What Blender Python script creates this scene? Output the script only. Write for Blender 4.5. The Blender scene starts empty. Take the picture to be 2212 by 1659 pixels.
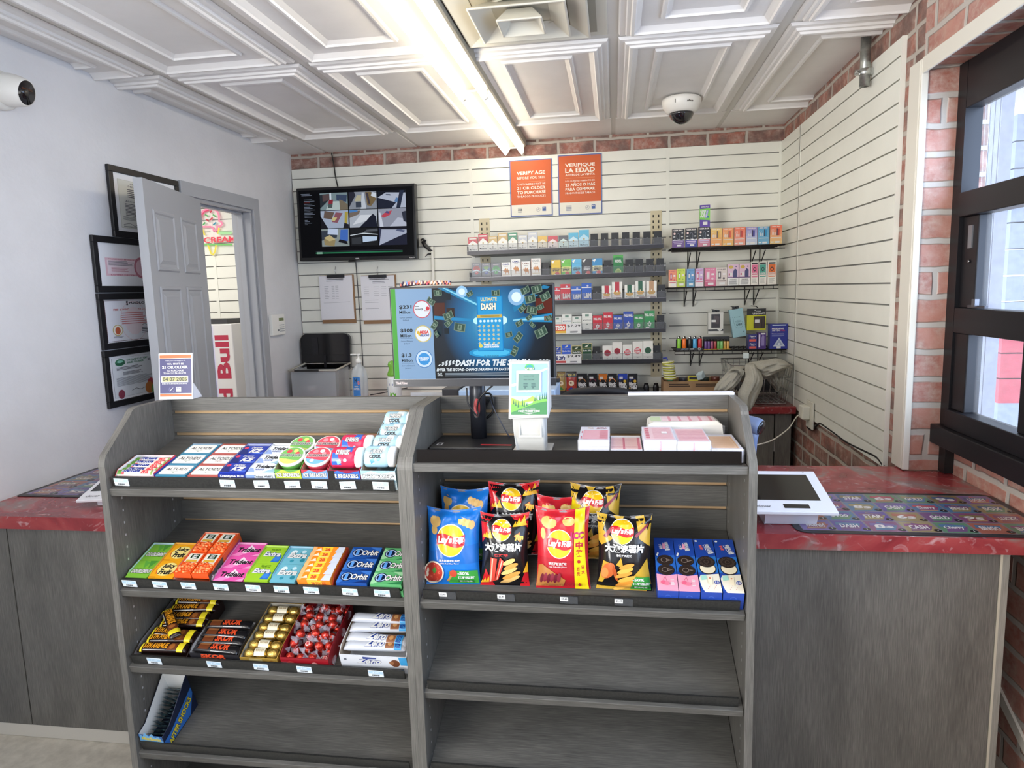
import bpy, math, random
from mathutils import Vector, Matrix
from mathutils.geometry import tessellate_polygon
random.seed(7)
SC = bpy.context.scene
COL = SC.collection
PI = math.pi

# ------------------------------------------------------------------ camera
CAMH = 1.41
YAW, PITCH, ROLL, FPX = .150336, .135628, .0292016, 1473.6
def _cam_axes():
    cy, sy, cp, sp, cr, sr = math.cos(YAW), math.sin(YAW), math.cos(PITCH), math.sin(PITCH), math.cos(ROLL), math.sin(ROLL)
    f = Vector((-sy*cp, cy*cp, -sp)); r = Vector((cy, sy, 0)); d = f.cross(r)
    return cr*r + sr*d, -sr*r + cr*d, f
RT, DN, FW = _cam_axes()
cam = bpy.data.cameras.new('camera'); cam.sensor_width = 36; cam.lens = FPX/2212*36; cam.clip_start = .02
camo = bpy.data.objects.new('camera', cam); COL.objects.link(camo)
camo.matrix_world = Matrix(((RT.x, -DN.x, -FW.x, 0), (RT.y, -DN.y, -FW.y, 0), (RT.z, -DN.z, -FW.z, CAMH), (0, 0, 0, 1)))
SC.camera = camo
SC.view_settings.view_transform = 'Standard'; SC.view_settings.look = 'None'
SC.view_settings.gamma = 1; SC.view_settings.use_curve_mapping = False
SC.view_settings.exposure = 0.6

# ------------------------------------------------------------------ light
w = bpy.data.worlds.new('world'); SC.world = w; w.use_nodes = True
w.node_tree.nodes['Background'].inputs[0].default_value = (.72, .85, 1, 1)
w.node_tree.nodes['Background'].inputs[1].default_value = 3.0
def area(name, loc, look, sx, sy, power, col):
    l = bpy.data.lights.new(name, 'AREA'); l.shape = 'RECTANGLE'; l.size = sx; l.size_y = sy; l.energy = power; l.color = col
    o = bpy.data.objects.new(name, l); COL.objects.link(o); o.location = loc
    o.rotation_euler = (Vector(look)-Vector(loc)).to_track_quat('-Z', 'Y').to_euler()
    return o
TUBE_EMIT = 11
area('window_daylight', (1.32, 1.2, 1.5), (0.0, 1.2, 1.3), 2.3, 1.1, 36, (.48, .66, 1))
area('rear_fill', (-.6, -2.3, 1.5), (-.6, 3, 1.2), 3.2, 1.7, 11.5, (.90, .95, 1))  # added fill lamp behind the camera; the wall there has no window
sw = area('right_wall_fill', (-1.93, -.2, 1.5), (.98, 3.4, 2.1), 1.6, 1.2, 30, (1, .985, .95)); sw.data.spread = math.radians(95)  # added fill lamp without any window, brightens the right slat wall
area('overhead_fill', (-.6, -.3, 2.27), (-.6, -.3, 0), .5, 2.4, 11, (1, .95, .87))  # added overhead fill lamp behind the camera, without any ceiling fixture

# ------------------------------------------------------------------ pixel rays (frame taken as 2212 x 1659) used to survey positions on known planes
def ray(x, y):
    return RT*((x-1106)/FPX) + DN*((y-829.5)/FPX) + FW
def PY(x, y, Y): d = ray(x, y); return d*(Y/d.y) + Vector((0, 0, CAMH))
def PX(x, y, X): d = ray(x, y); return d*(X/d.x) + Vector((0, 0, CAMH))
def PZ(x, y, Z): d = ray(x, y); return d*((Z-CAMH)/d.z) + Vector((0, 0, CAMH))

# ------------------------------------------------------------------ materials
def lin(c): return c/12.92 if c <= .04045 else ((c+.055)/1.055)**2.4
def hexc(h):
    return tuple(lin(int(h[i:i+2], 16)/255) for i in (0, 2, 4)) + (1,)
MATS = {}
def newmat(name):
    m = bpy.data.materials.new(name); m.use_nodes = True
    nt = m.node_tree; return m, nt, nt.nodes['Principled BSDF']
def mat(h, rough=.5, metal=0., emit=0., alpha=1., trans=0., coat=0.):
    k = (h, rough, metal, emit, alpha, trans, coat)
    if k in MATS: return MATS[k]
    m, nt, p = newmat('mat_'+h)
    c = hexc(h)
    p.inputs['Base Color'].default_value = c
    p.inputs['Roughness'].default_value = rough
    p.inputs['Metallic'].default_value = metal
    if emit:
        p.inputs['Emission Color'].default_value = c; p.inputs['Emission Strength'].default_value = emit
        p.inputs['Base Color'].default_value = (c[0]*.1, c[1]*.1, c[2]*.1, 1); p.inputs['Specular IOR Level'].default_value = .1
    if alpha < 1: p.inputs['Alpha'].default_value = alpha
    if trans: p.inputs['Transmission Weight'].default_value = trans; p.inputs['IOR'].default_value = 1.3
    if coat: p.inputs['Coat Weight'].default_value = coat; p.inputs['Coat Roughness'].default_value = .1
    MATS[k] = m
    return m
def N(nt, t, **kw):
    n = nt.nodes.new(t)
    for k, v in kw.items():
        if k.startswith('_'): setattr(n, k[1:], v)
        else: n.inputs[k.replace('__', ' ')].default_value = v
    return n
def ramp(nt, stops):
    r = nt.nodes.new('ShaderNodeValToRGB'); e = r.color_ramp.elements
    while len(e) < len(stops): e.new(.5)
    for el, (p, c) in zip(e, stops): el.position = p; el.color = hexc(c) if isinstance(c, str) else (c, c, c, 1)
    return r
def uvmap(nt, sx=1, sy=1):
    t = N(nt, 'ShaderNodeUVMap'); m = N(nt, 'ShaderNodeMapping'); m.inputs['Scale'].default_value = (sx, sy, 1)
    nt.links.new(t.outputs[0], m.inputs[0]); return m
def noisy(name, c1, c2, scale=6, sx=1, sy=1, rough=.5, bump=0, bscale=None, detail=5, lo=.35, hi=.65, coat=0, metal=0, bdist=.002):
    "two-tone noise material in metre UVs"
    m, nt, p = newmat(name); L = nt.links.new
    u = uvmap(nt, sx, sy)
    n = N(nt, 'ShaderNodeTexNoise', Scale=scale, Detail=detail, Roughness=.6)
    r = ramp(nt, [(lo, c1), (hi, c2)])
    L(u.outputs[0], n.inputs['Vector']); L(n.outputs[0], r.inputs[0]); L(r.outputs[0], p.inputs['Base Color'])
    p.inputs['Roughness'].default_value = rough; p.inputs['Coat Weight'].default_value = coat; p.inputs['Metallic'].default_value = metal
    p.inputs['Coat Roughness'].default_value = .08
    if bump:
        b = N(nt, 'ShaderNodeBump', Strength=bump, Distance=bdist)
        n2 = N(nt, 'ShaderNodeTexNoise', Scale=bscale or scale, Detail=3)
        L(u.outputs[0], n2.inputs['Vector']); L(n2.outputs[0], b.inputs['Height']); L(b.outputs[0], p.inputs['Normal'])
    return m
def wood(name, vertical, c1, c2, c3, rough=.45):
    m, nt, p = newmat(name); L = nt.links.new
    s = (1, .035) if vertical else (.035, 1)
    u = uvmap(nt, *s)
    n = N(nt, 'ShaderNodeTexNoise', Scale=420, Detail=4, Roughness=.65); L(u.outputs[0], n.inputs['Vector'])
    u2 = uvmap(nt, *((1, .22) if vertical else (.22, 1)))
    n2 = N(nt, 'ShaderNodeTexNoise', Scale=13, Detail=3); L(u2.outputs[0], n2.inputs['Vector'])
    a = N(nt, 'ShaderNodeMath', _operation='MULTIPLY'); a.inputs[1].default_value = .62; L(n.outputs[0], a.inputs[0])
    b = N(nt, 'ShaderNodeMath', _operation='MULTIPLY_ADD'); b.inputs[1].default_value = .38; L(n2.outputs[0], b.inputs[0]); L(a.outputs[0], b.inputs[2])
    r = ramp(nt, [(.34, c1), (.5, c2), (.66, c3)]); L(b.outputs[0], r.inputs[0]); L(r.outputs[0], p.inputs['Base Color'])
    bp = N(nt, 'ShaderNodeBump', Strength=.12, Distance=.0006); L(n.outputs[0], bp.inputs['Height']); L(bp.outputs[0], p.inputs['Normal'])
    p.inputs['Roughness'].default_value = rough
    return m
def brick(name, light=0, bw=.215, rh=.078, ms=.010):
    m, nt, p = newmat(name); L = nt.links.new
    u = uvmap(nt)
    d = N(nt, 'ShaderNodeTexNoise', Scale=9, Detail=3); L(u.outputs[0], d.inputs['Vector'])
    mx = N(nt, 'ShaderNodeMixRGB', Fac=.018); L(u.outputs[0], mx.inputs[1]); L(d.outputs['Color'], mx.inputs[2])
    bt = N(nt, 'ShaderNodeTexBrick', Scale=1, Mortar__Size=ms, Mortar__Smooth=.45, Bias=0, Brick__Width=bw, Row__Height=rh)
    bt.offset = .43; bt.squash = .72; bt.squash_frequency = 3
    bt.inputs['Color1'].default_value = hexc('A25F4E' if not light else 'A8645A'); bt.inputs['Color2'].default_value = hexc('8A6358' if not light else 'A87060'); bt.inputs['Mortar'].default_value = hexc('B2A79C')
    L(mx.outputs[0], bt.inputs['Vector'])
    n = N(nt, 'ShaderNodeTexNoise', Scale=26, Detail=7, Roughness=.7); L(u.outputs[0], n.inputs['Vector'])
    r = ramp(nt, [(.42, 0.), (.68, .75)] if not light else [(.38, 0.), (.64, .85)]); L(n.outputs[0], r.inputs[0])
    w_ = N(nt, 'ShaderNodeMixRGB'); w_.inputs[2].default_value = hexc('C4AC9E'); L(r.outputs[0], w_.inputs[0]); L(bt.outputs[0], w_.inputs[1])
    n3 = N(nt, 'ShaderNodeTexNoise', Scale=9, Detail=6); L(u.outputs[0], n3.inputs['Vector'])
    r3 = ramp(nt, [(.44, 0.), (.62, .75)]); L(n3.outputs[0], r3.inputs[0])
    w2 = N(nt, 'ShaderNodeMixRGB'); w2.inputs[2].default_value = hexc('5F4A44' if not light else 'C08878'); L(r3.outputs[0], w2.inputs[0]); L(w_.outputs[0], w2.inputs[1])
    mm = N(nt, 'ShaderNodeMixRGB'); L(bt.outputs['Fac'], mm.inputs[0]); L(w2.outputs[0], mm.inputs[1]); mm.inputs[2].default_value = hexc('B5ABA0' if not light else 'BDB5AC')
    L(mm.outputs[0], p.inputs['Base Color'])
    p.inputs['Roughness'].default_value = .55 if not light else .35
    h = N(nt, 'ShaderNodeMath', _operation='MULTIPLY_ADD'); h.inputs[1].default_value = -1.0; L(bt.outputs['Fac'], h.inputs[0])
    h2 = N(nt, 'ShaderNodeMath', _operation='MULTIPLY'); h2.inputs[1].default_value = .5; L(n.outputs[0], h2.inputs[0]); L(h2.outputs[0], h.inputs[2])
    b = N(nt, 'ShaderNodeBump', Strength=.7, Distance=.006); L(h.outputs[0], b.inputs['Height']); L(b.outputs[0], p.inputs['Normal'])
    return m

# ------------------------------------------------------------------ geometry builder
_G = {}
def glyphs(s, bold, shear):
    k = (s, bold, shear)
    if k in _G: return _G[k]
    cu = bpy.data.curves.new('t', 'FONT'); cu.body = s; cu.resolution_u = 2 if len(s) < 16 else 1; cu.offset = bold; cu.shear = shear; cu.size = 1
    o = bpy.data.objects.new('t', cu)
    me = o.to_mesh()
    v = [(a.co.x, a.co.y) for a in me.vertices]; f = [tuple(p.vertices) for p in me.polygons]
    o.to_mesh_clear(); bpy.data.objects.remove(o); bpy.data.curves.remove(cu)
    if v:
        x0 = min(a[0] for a in v); x1 = max(a[0] for a in v); y0 = min(a[1] for a in v); y1 = max(a[1] for a in v)
        v = [((a[0]-x0)/max(x1-x0, 1e-6), (a[1]-y0)/max(y1-y0, 1e-6)) for a in v]
    _G[k] = (v, f); return _G[k]

class B:
    def __init__(s): s.v = []; s.f = []; s.mi = []; s.sm = []; s.mats = []; s.M = Matrix()
    def m(s, mt):
        if mt not in s.mats: s.mats.append(mt)
        return s.mats.index(mt)
    def add(s, vs, fs, mt, smooth=False):
        o = len(s.v); k = s.m(mt)
        for p in vs: s.v.append(s.M @ Vector(p))
        for f in fs: s.f.append(tuple(o+i for i in f)); s.mi.append(k); s.sm.append(smooth)
        return s
    def poly(s, pts, mt): return s.add(pts, [tuple(range(len(pts)))], mt)
    def box(s, x0, y0, z0, x1, y1, z1, mt):
        if x0 > x1: x0, x1 = x1, x0
        if y0 > y1: y0, y1 = y1, y0
        if z0 > z1: z0, z1 = z1, z0
        vs = [(x0, y0, z0), (x1, y0, z0), (x1, y1, z0), (x0, y1, z0), (x0, y0, z1), (x1, y0, z1), (x1, y1, z1), (x0, y1, z1)]
        return s.add(vs, [(0, 3, 2, 1), (4, 5, 6, 7), (0, 1, 5, 4), (1, 2, 6, 5), (2, 3, 7, 6), (3, 0, 4, 7)], mt)
    def prism(s, pts, ax, a, b, mt, smooth=False):
        "2d outline extruded along axis ax (0,1,2) from a to b"
        def P(p, t):
            return {0: (t, p[0], p[1]), 1: (p[0], t, p[1]), 2: (p[0], p[1], t)}[ax]
        n = len(pts)
        vs = [P(p, a) for p in pts] + [P(p, b) for p in pts]
        fs = [(i, (i+1) % n, n+(i+1) % n, n+i) for i in range(n)]
        s.add(vs, fs, mt, smooth)
        for off in (0, n):
            for t in tessellate_polygon([[Vector((p[0], p[1], 0)) for p in pts]]):
                o = len(s.v)-2*n
                s.f.append(tuple(o+off+i for i in t)); s.mi.append(s.m(mt)); s.sm.append(False)
        return s
    def lathe(s, prof, mt, c=(0, 0, 0), n=24, ax=2, smooth=True, sx=1, sy=1):
        "prof: list of (r, h)"
        vs = []; fs = []
        for r, h in prof:
            for i in range(n):
                a = 2*PI*i/n; x = r*math.cos(a)*sx; y = r*math.sin(a)*sy
                vs.append({2: (x, y, h), 1: (x, h, y), 0: (h, x, y)}[ax])
        vs = [(v[0]+c[0], v[1]+c[1], v[2]+c[2]) for v in vs]
        for j in range(len(prof)-1):
            for i in range(n):
                k = (i+1) % n
                fs.append((j*n+i, j*n+k, (j+1)*n+k, (j+1)*n+i))
        if prof[0][0] > 1e-5: fs.append(tuple(range(n-1, -1, -1)))
        if prof[-1][0] > 1e-5: fs.append(tuple((len(prof)-1)*n+i for i in range(n)))
        return s.add(vs, fs, mt, smooth)
    def cyl(s, p0, p1, r, mt, n=12, smooth=True): return s.tube([p0, p1], r, mt, n)
    def tube(s, pts, r, mt, n=8, closed=False):
        pts = [Vector(p) for p in pts]; vs = []; fs = []; N_ = len(pts)
        prev = None
        for i, p in enumerate(pts):
            a = pts[i-1] if (i > 0 or closed) else p; b = pts[(i+1) % N_] if (i < N_-1 or closed) else p
            t = (b-a).normalized() if (b-a).length > 1e-9 else Vector((0, 0, 1))
            if prev is None:
                u = t.orthogonal().normalized()
            else:
                u = (prev - t*prev.dot(t)); u = u.normalized() if u.length > 1e-6 else t.orthogonal().normalized()
            prev = u; w_ = t.cross(u)
            rr = r[i] if isinstance(r, (list, tuple)) else r
            for k in range(n):
                q = 2*PI*k/n; vs.append(p + (u*math.cos(q)+w_*math.sin(q))*rr)
        for i in range(N_ if closed else N_-1):
            j = (i+1) % N_
            for k in range(n):
                l = (k+1) % n; fs.append((i*n+k, i*n+l, j*n+l, j*n+k))
        if not closed: fs += [tuple(range(n-1, -1, -1)), tuple((N_-1)*n+k for k in range(n))]
        return s.add(vs, fs, mt, True)
    def grid(s, fn, nu, nv, mt, smooth=True, two=0):
        vs = [fn(i/nu, j/nv) for j in range(nv+1) for i in range(nu+1)]
        fs = [(j*(nu+1)+i, j*(nu+1)+i+1, (j+1)*(nu+1)+i+1, (j+1)*(nu+1)+i) for j in range(nv) for i in range(nu)]
        return s.add(vs, fs, mt, smooth)
    def build(s, name, parent=None, M=None, bevel=0, seg=2, **props):
        me = bpy.data.meshes.new(name)
        me.from_pydata([tuple(v) for v in s.v], [], s.f)
        for mt in s.mats: me.materials.append(mt)
        me.polygons.foreach_set('material_index', s.mi); me.polygons.foreach_set('use_smooth', s.sm)
        uv = me.uv_layers.new(name='UVMap'); dat = [0.0]*(2*len(me.loops))
        for p in me.polygons:
            nx, ny, nz = (abs(a) for a in p.normal)
            for li in p.loop_indices:
                c = me.vertices[me.loops[li].vertex_index].co
                if nz >= nx and nz >= ny: q = (c.x, c.y)
                elif ny >= nx: q = (c.x, c.z)
                else: q = (c.y, c.z)
                dat[2*li] = q[0]; dat[2*li+1] = q[1]
        uv.data.foreach_set('uv', dat)
        me.update()
        o = bpy.data.objects.new(name, me); COL.objects.link(o)
        if parent: o.parent = parent
        if M is not None: o.matrix_local = M
        if bevel:
            b = o.modifiers.new('bevel', 'BEVEL'); b.width = bevel; b.segments = seg; b.limit_method = 'ANGLE'; b.angle_limit = .6
        for k, v in props.items():
            if v is not None: o[k] = v
        return o

def thing(name, label, category, group=None, M=None):
    o = bpy.data.objects.new(name, None); COL.objects.link(o); o.empty_display_size = .02
    o['label'] = label; o['category'] = category
    if group: o['group'] = group
    if M is not None: o.matrix_world = M
    return o
def copy_tree(o, M, label, group=None):
    c = o.copy(); COL.objects.link(c); c.matrix_world = M; c['label'] = label
    if group: c['group'] = group
    for ch in list(o.children):
        d = ch.copy(); COL.objects.link(d); d.parent = c
        for g in list(ch.children):
            e = g.copy(); COL.objects.link(e); e.parent = d
    return c
def T(x, y, z): return Matrix.Translation((x, y, z))
def RX(a): return Matrix.Rotation(math.radians(a), 4, 'X')
def RY(a): return Matrix.Rotation(math.radians(a), 4, 'Y')
def RZ(a): return Matrix.Rotation(math.radians(a), 4, 'Z')

class Cv:
    """drawing surface for print: origin o (lower left), u and v edge vectors, fractions 0..1"""
    def __init__(s, b, o, u, v, warp=None, tol=.02, step=.00012, l0=.0002):
        s.b = b; s.o = Vector(o); s.u = Vector(u); s.v = Vector(v); s.W = s.u.length; s.H = s.v.length
        s.n = s.u.cross(s.v).normalized(); s.l = l0; s.step = step; s.warp = warp; s.tol = tol
    def P(s, x, y):
        if s.warp: return s.warp(x, y, s.l)
        return s.o + s.u*x + s.v*y + s.n*s.l
    def tris(s, pts, tr, mt):
        if s.warp:
            out = []; st = [(pts[a], pts[b], pts[c]) for a, b, c in tr]; lim = s.tol
            while st:
                t = st.pop()
                e = [(math.hypot((t[i][0]-t[(i+1) % 3][0])*s.W, (t[i][1]-t[(i+1) % 3][1])*s.H), i) for i in range(3)]
                m_, i = max(e)
                if m_ > lim:
                    a, b_, c = t[i], t[(i+1) % 3], t[(i+2) % 3]; q = ((a[0]+b_[0])/2, (a[1]+b_[1])/2)
                    st.append((a, q, c)); st.append((q, b_, c))
                else: out.append(t)
            vs = []; ix = {}; fs = []
            for t in out:
                f = []
                for p in t:
                    k = (round(p[0], 6), round(p[1], 6))
                    if k not in ix: ix[k] = len(vs); vs.append(s.P(*p))
                    f.append(ix[k])
                fs.append(tuple(f))
            s.b.add(vs, fs, mt, True)
        else:
            s.b.add([s.P(*p) for p in pts], tr, mt)
        s.l += s.step
        return s
    def poly(s, pts, mt):
        tr = tessellate_polygon([[Vector((p[0]*s.W, p[1]*s.H, 0)) for p in pts]])
        return s.tris(pts, [tuple(t) for t in tr], mt)
    def rect(s, x0, y0, x1, y1, mt): return s.poly([(x0, y0), (x1, y0), (x1, y1), (x0, y1)], mt)
    def fill(s, mt): return s.rect(0, 0, 1, 1, mt)
    def disc(s, cx, cy, r, mt, ry=None, n=20, a0=0, a1=2*PI):
        "r: radius as fraction of width; ry in fraction of height (default round)"
        ry = r*s.W/s.H if ry is None else ry
        full = abs(a1-a0-2*PI) < 1e-6
        k = n if full else n+1
        pts = [(cx+r*math.cos(a0+(a1-a0)*i/n), cy+ry*math.sin(a0+(a1-a0)*i/n)) for i in range(k)]
        return s.poly(pts, mt)
    def ring(s, cx, cy, r, t, mt, ry=None, n=24, a0=0, a1=2*PI):
        ry = r*s.W/s.H if ry is None else ry; ty = t*s.W/s.H
        pts = []; tr = []
        for i in range(n+1):
            a = a0+(a1-a0)*i/n; c, q = math.cos(a), math.sin(a)
            pts += [(cx+r*c, cy+ry*q), (cx+(r-t)*c, cy+(ry-ty)*q)]
        for i in range(n): tr += [(2*i, 2*i+1, 2*i+3), (2*i, 2*i+3, 2*i+2)]
        return s.tris(pts, tr, mt)
    def line(s, pts, w, mt):
        "w: width as fraction of canvas width"
        for (a, b_) in zip(pts, pts[1:]):
            dx, dy = (b_[0]-a[0])*s.W, (b_[1]-a[1])*s.H; L = math.hypot(dx, dy) or 1
            ox, oy = -dy/L*w*s.W/2/s.W, dx/L*w*s.W/2/s.H
            s.poly([(a[0]-ox, a[1]-oy), (b_[0]-ox, b_[1]-oy), (b_[0]+ox, b_[1]+oy), (a[0]+ox, a[1]+oy)], mt); s.l -= s.step
        s.l += s.step
        return s
    def text(s, body, x0, y0, x1, y1, mt, bold=.0, shear=0, rot=0):
        v, f = glyphs(body, bold, shear)
        if not v: return s
        cx, cy = (x0+x1)/2, (y0+y1)/2; w_, h = (x1-x0)*s.W, (y1-y0)*s.H
        c, q = math.cos(math.radians(rot)), math.sin(math.radians(rot)); pts = []
        for a, b_ in v:
            X, Y = (a-.5)*w_, (b_-.5)*h
            pts.append((cx+(X*c-Y*q)/s.W, cy+(X*q+Y*c)/s.H))
        tr = []
        for t in f:
            for i in range(1, len(t)-1): tr.append((t[0], t[i], t[i+1]))
        return s.tris(pts, tr, mt)
    def lines(s, x0, y0, x1, y1, n, mt, fill=.45, var=.3):
        "rows of tiny unreadable print"
        l = s.l
        for i in range(n):
            y = y1-(y1-y0)*(i+.5)/n; hh = (y1-y0)/n*fill/2
            x = x1-(x1-x0)*random.random()*var
            s.rect(x0, y-hh, x, y+hh, mt); s.l = l
        s.l += s.step
        return s
SC.render.engine = 'CYCLES'
SC.cycles.use_denoising = True
SC.cycles.max_bounces = 7; SC.cycles.diffuse_bounces = 4; SC.cycles.glossy_bounces = 3; SC.cycles.transmission_bounces = 5
SC.cycles.transparent_max_bounces = 8; SC.cycles.caustics_reflective = False; SC.cycles.caustics_refractive = False
SC.cycles.sample_clamp_indirect = 6

# ================================================================== setting
XL, XR, YB, ZC = -2.04, .98, 4.28, 2.318     # left wall, right wall, back wall, ceiling
YN = -2.6                                     # wall behind the camera
M_WALL = noisy('wall_paint', 'D6D6D9', 'DEDEE1', scale=3, rough=.6, bump=.35, bscale=60, bdist=.003)
M_SLAT = noisy('slat_white', 'E6E5DA', 'ECEBE0', scale=4, rough=.45)
M_SLATB = mat('8E8C88', .8)
M_CEIL = noisy('ceiling_tile', 'E6E3E0', 'ECE9E6', scale=5, rough=.42)
M_GRID = mat('D8D5CF', .5)
M_BRICK = brick('brick_paper')
M_BRICKL = brick('brick_paper_bright', 1, .24, .089, .012)
M_FLOOR = noisy('vinyl_floor', 'B9B1A2', 'D2CABB', scale=22, rough=.4, detail=8)
M_WV = wood('laminate_upright', True, '4C4A46', '615E59', '77746D')
M_WH = wood('laminate_lengthwise', False, '43413E', '595753', '6F6C67')
M_EDGE = wood('laminate_edge', True, '75726B', '8A877F', '9C9890')
M_MDF = mat('B89870', .7)
M_BLACKM = mat('17161A', .45, .3)
M_TRIMC = mat('E2DDD0', .35)
M_GREYD = mat('A8AAAF', .38)

def struct(b, name, **k): return b.build(name, kind='structure', **k)

b = B(); b.box(-5, YN, -.06, 3.2 if False else 1.3, 4.4, 0, M_FLOOR); struct(b, 'floor')

# ---- ceiling: flat grid plane, moulded 2 x 4 panels hanging just under it
b = B()
b.box(XL, YN, ZC, XR, YB, ZC+.05, M_GRID)
PROF = [(0.006, 0), (.012, -.010), (.030, -.012), (.034, -.020), (.046, -.021), (.050, -.028), (.060, -.029), (.064, -.022), (.082, -.008), (.146, -.006), (.150, -.016), (.160, -.017), (.163, -.010), (.180, -.001), (.184, -.001)]
def tile(x0, y0, x1, y1):
    vs = []; fs = []; n = 0
    for ins, dz in PROF:
        for X, Y in ((x0+ins, y0+ins), (x1-ins, y0+ins), (x1-ins, y1-ins), (x0+ins, y1-ins)):
            vs.append((min(max(X, XL+.001), XR-.001), min(Y, YB), ZC-.001+dz))
    for j in range(len(PROF)-1):
        for i in range(4):
            k = (i+1) % 4; q4 = (j*4+i, j*4+k, j*4+4+k, j*4+4+i)[::-1]; xs = [vs[a][0] for a in q4]; (None if max(xs)-min(xs) < 1e-5 and (xs[0] < XL+.002 or xs[0] > XR-.002) else fs.append(q4))
    j = len(PROF)-1; fs.append((j*4+3, j*4+2, j*4+1, j*4))
    b.add(vs, fs, M_CEIL)
DIFF = (-.585, 2.065, -.012, 2.635)
for ix in range(-4, 2):
    x0 = .007+.6*ix+.012; x1 = x0+.576
    for y0 in (2.655, 1.445, .235, -.975, -2.185):
        if ix == -1 and y0 == 1.445: tile(x0, 1.457, x1, 2.04); continue
        tile(x0, y0+.01, x1, y0+1.2)
    b.box(max(x0, XL+.001), 3.88, ZC-.004, min(x1, XR-.001), YB-.004, ZC, M_CEIL)
struct(b, 'ceiling')

# ---- walls
def slats(X, plane, a0, a1, z0, ztop, side):
    "slat panel: boards between grooves; plane 'y' (back wall) or 'x' (right wall); proud of the wall by 15 mm"
    p = B(); zs = [z0]; k = 0
    g = [2.158-.0760*i for i in range(0, 20)]
    g = sorted([z for z in g if z0+.01 < z < ztop-.01])
    lo = z0
    rows = []
    for z in g+[ztop]:
        rows.append((lo, z-.003 if z != ztop else z)); lo = z+.003
    for lo, hi in rows:
        if plane == 'y': p.box(a0+.002, X-.015, lo, a1-.002, X-.001, hi, M_SLAT)
        else: p.box(X-.015, a0+.002, lo, X-.001, a1-.002, hi, M_SLAT)
    if plane == 'y':
        p.box(a0+.002, X-.0045, z0, a1-.002, X-.0006, ztop, M_SLATB)
        p.box(a1-.010, X-.017, z0, a1+.010, X-.0148, ztop, M_SLAT)
    else:
        p.box(X-.0045, a0+.002, z0, X-.0006, a1-.002, ztop, M_SLATB)
        p.box(X-.017, a1-.010, z0, X-.0148, a1+.010, ztop, M_SLAT) if a1 < YB-.05 else None
        p.box(X-.017, a0-.004, z0, X-.0006, a0+.003, ztop, M_SLAT)
    return p
b = B(); b.box(XL-.9, YB, 0, XR+.2, YB+.1, ZC, M_BRICK); wb = struct(b, 'wall_back')
for a0, a1 in ((XL+.004, -.867), (-.867, .324), (.324, XR-.018)):
    slats(YB, 'y', a0, a1, .55, 2.218, 0).build('slat_panel', wb)
b = B()
b.box(XR, 2.45, 0, XR+.2, YB, ZC, M_BRICK)
b.box(XR, YN, 2.075, XR+.2, 2.45, ZC, M_BRICKL)
wr = struct(b, 'wall_right')
for a0, a1 in ((3.86, YB-.002), (2.59, 3.86)):
    slats(XR, 'x', a0, a1, .735 if a0 > 3 else .735, 2.218, 0).build('slat_panel', wr)
p = B(); p.box(XR-.0016, 2.452, .763, XR+.13, 2.4485, 2.074, M_BRICKL); p.build('brick_return', wr)
p = B(); p.box(XR-.001, YN, 2.0735, XR+.14, 2.449, 2.0765, M_BRICKL); p.build('soffit', wr)
p = B(); p.box(1.116, YN, 0, 1.25, 2.4495, .862, M_BRICKL); p.build('sill_wall', wr)
b = B(); b.box(XR-.010, 2.452, .765, XR-.0018, 2.535, 2.10, M_TRIMC); b.box(XR-.010, 2.438, .765, XR+.012, 2.4482, 2.10, M_TRIMC)
struct(b, 'trim_1', bevel=.003)
b = B(); b.box(XR-.010, 0, 2.052, XR-.0006, 2.437, 2.102, M_TRIMC); struct(b, 'trim_2', bevel=.003)
b = B(); b.prism([(2.10, .20), (2.10, .245), (1.7, .02), (1.7, -.0)], 0, 1.108, 1.1159, M_TRIMC); struct(b, 'trim_3')

# left wall with the doorway
DZ = 1.717
DY0, DY1 = PX(383, 392, XL).y, PX(553, 431, XL).y       # outer edges of the casing
DZT = PX(553, 431, XL).z
CW = .062
OY0, OY1, OZ = DY0+CW, DY1-CW, DZT-CW
b = B()
b.box(XL-.11, YN, 0, XL, OY0, ZC, M_WALL); b.box(XL-.11, OY1, 0, XL, YB, ZC, M_WALL); b.box(XL-.11, OY0, OZ, XL, OY1, ZC, M_WALL)
struct(b, 'wall_left')
b = B(); b.box(XL-.1, YN-.1, 0, XR+.3, YN, ZC, M_WALL); struct(b, 'wall_front')
b = B()
b.box(XL+.0006, DY0, 0, XL+.016, OY0+.004, DZT, M_GREYD); b.box(XL+.0006, OY1-.004, 0, XL+.016, DY1, DZT, M_GREYD)
b.box(XL+.0006, OY0, OZ-.004, XL+.016, OY1, DZT, M_GREYD)
for y0, y1 in ((OY0, OY0+.018), (OY1-.018, OY1)):
    b.box(XL-.115, y0, 0, XL+.0005, y1, OZ-.018, M_GREYD)
b.box(XL-.115, OY0, OZ-.018, XL+.0005, OY1, OZ, M_GREYD)
b.box(XL-.075, OY1-.03, 0, XL-.045, OY1-.018, OZ-.018, M_GREYD); b.box(XL-.075, OY0+.018, 0, XL-.045, OY1-.018, OZ-.018-.012, M_GREYD) if False else None
b.box(XL-.075, OY0+.018, OZ-.03, XL-.045, OY1-.018, OZ-.018, M_GREYD)
struct(b, 'trim_4', bevel=.002)

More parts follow.
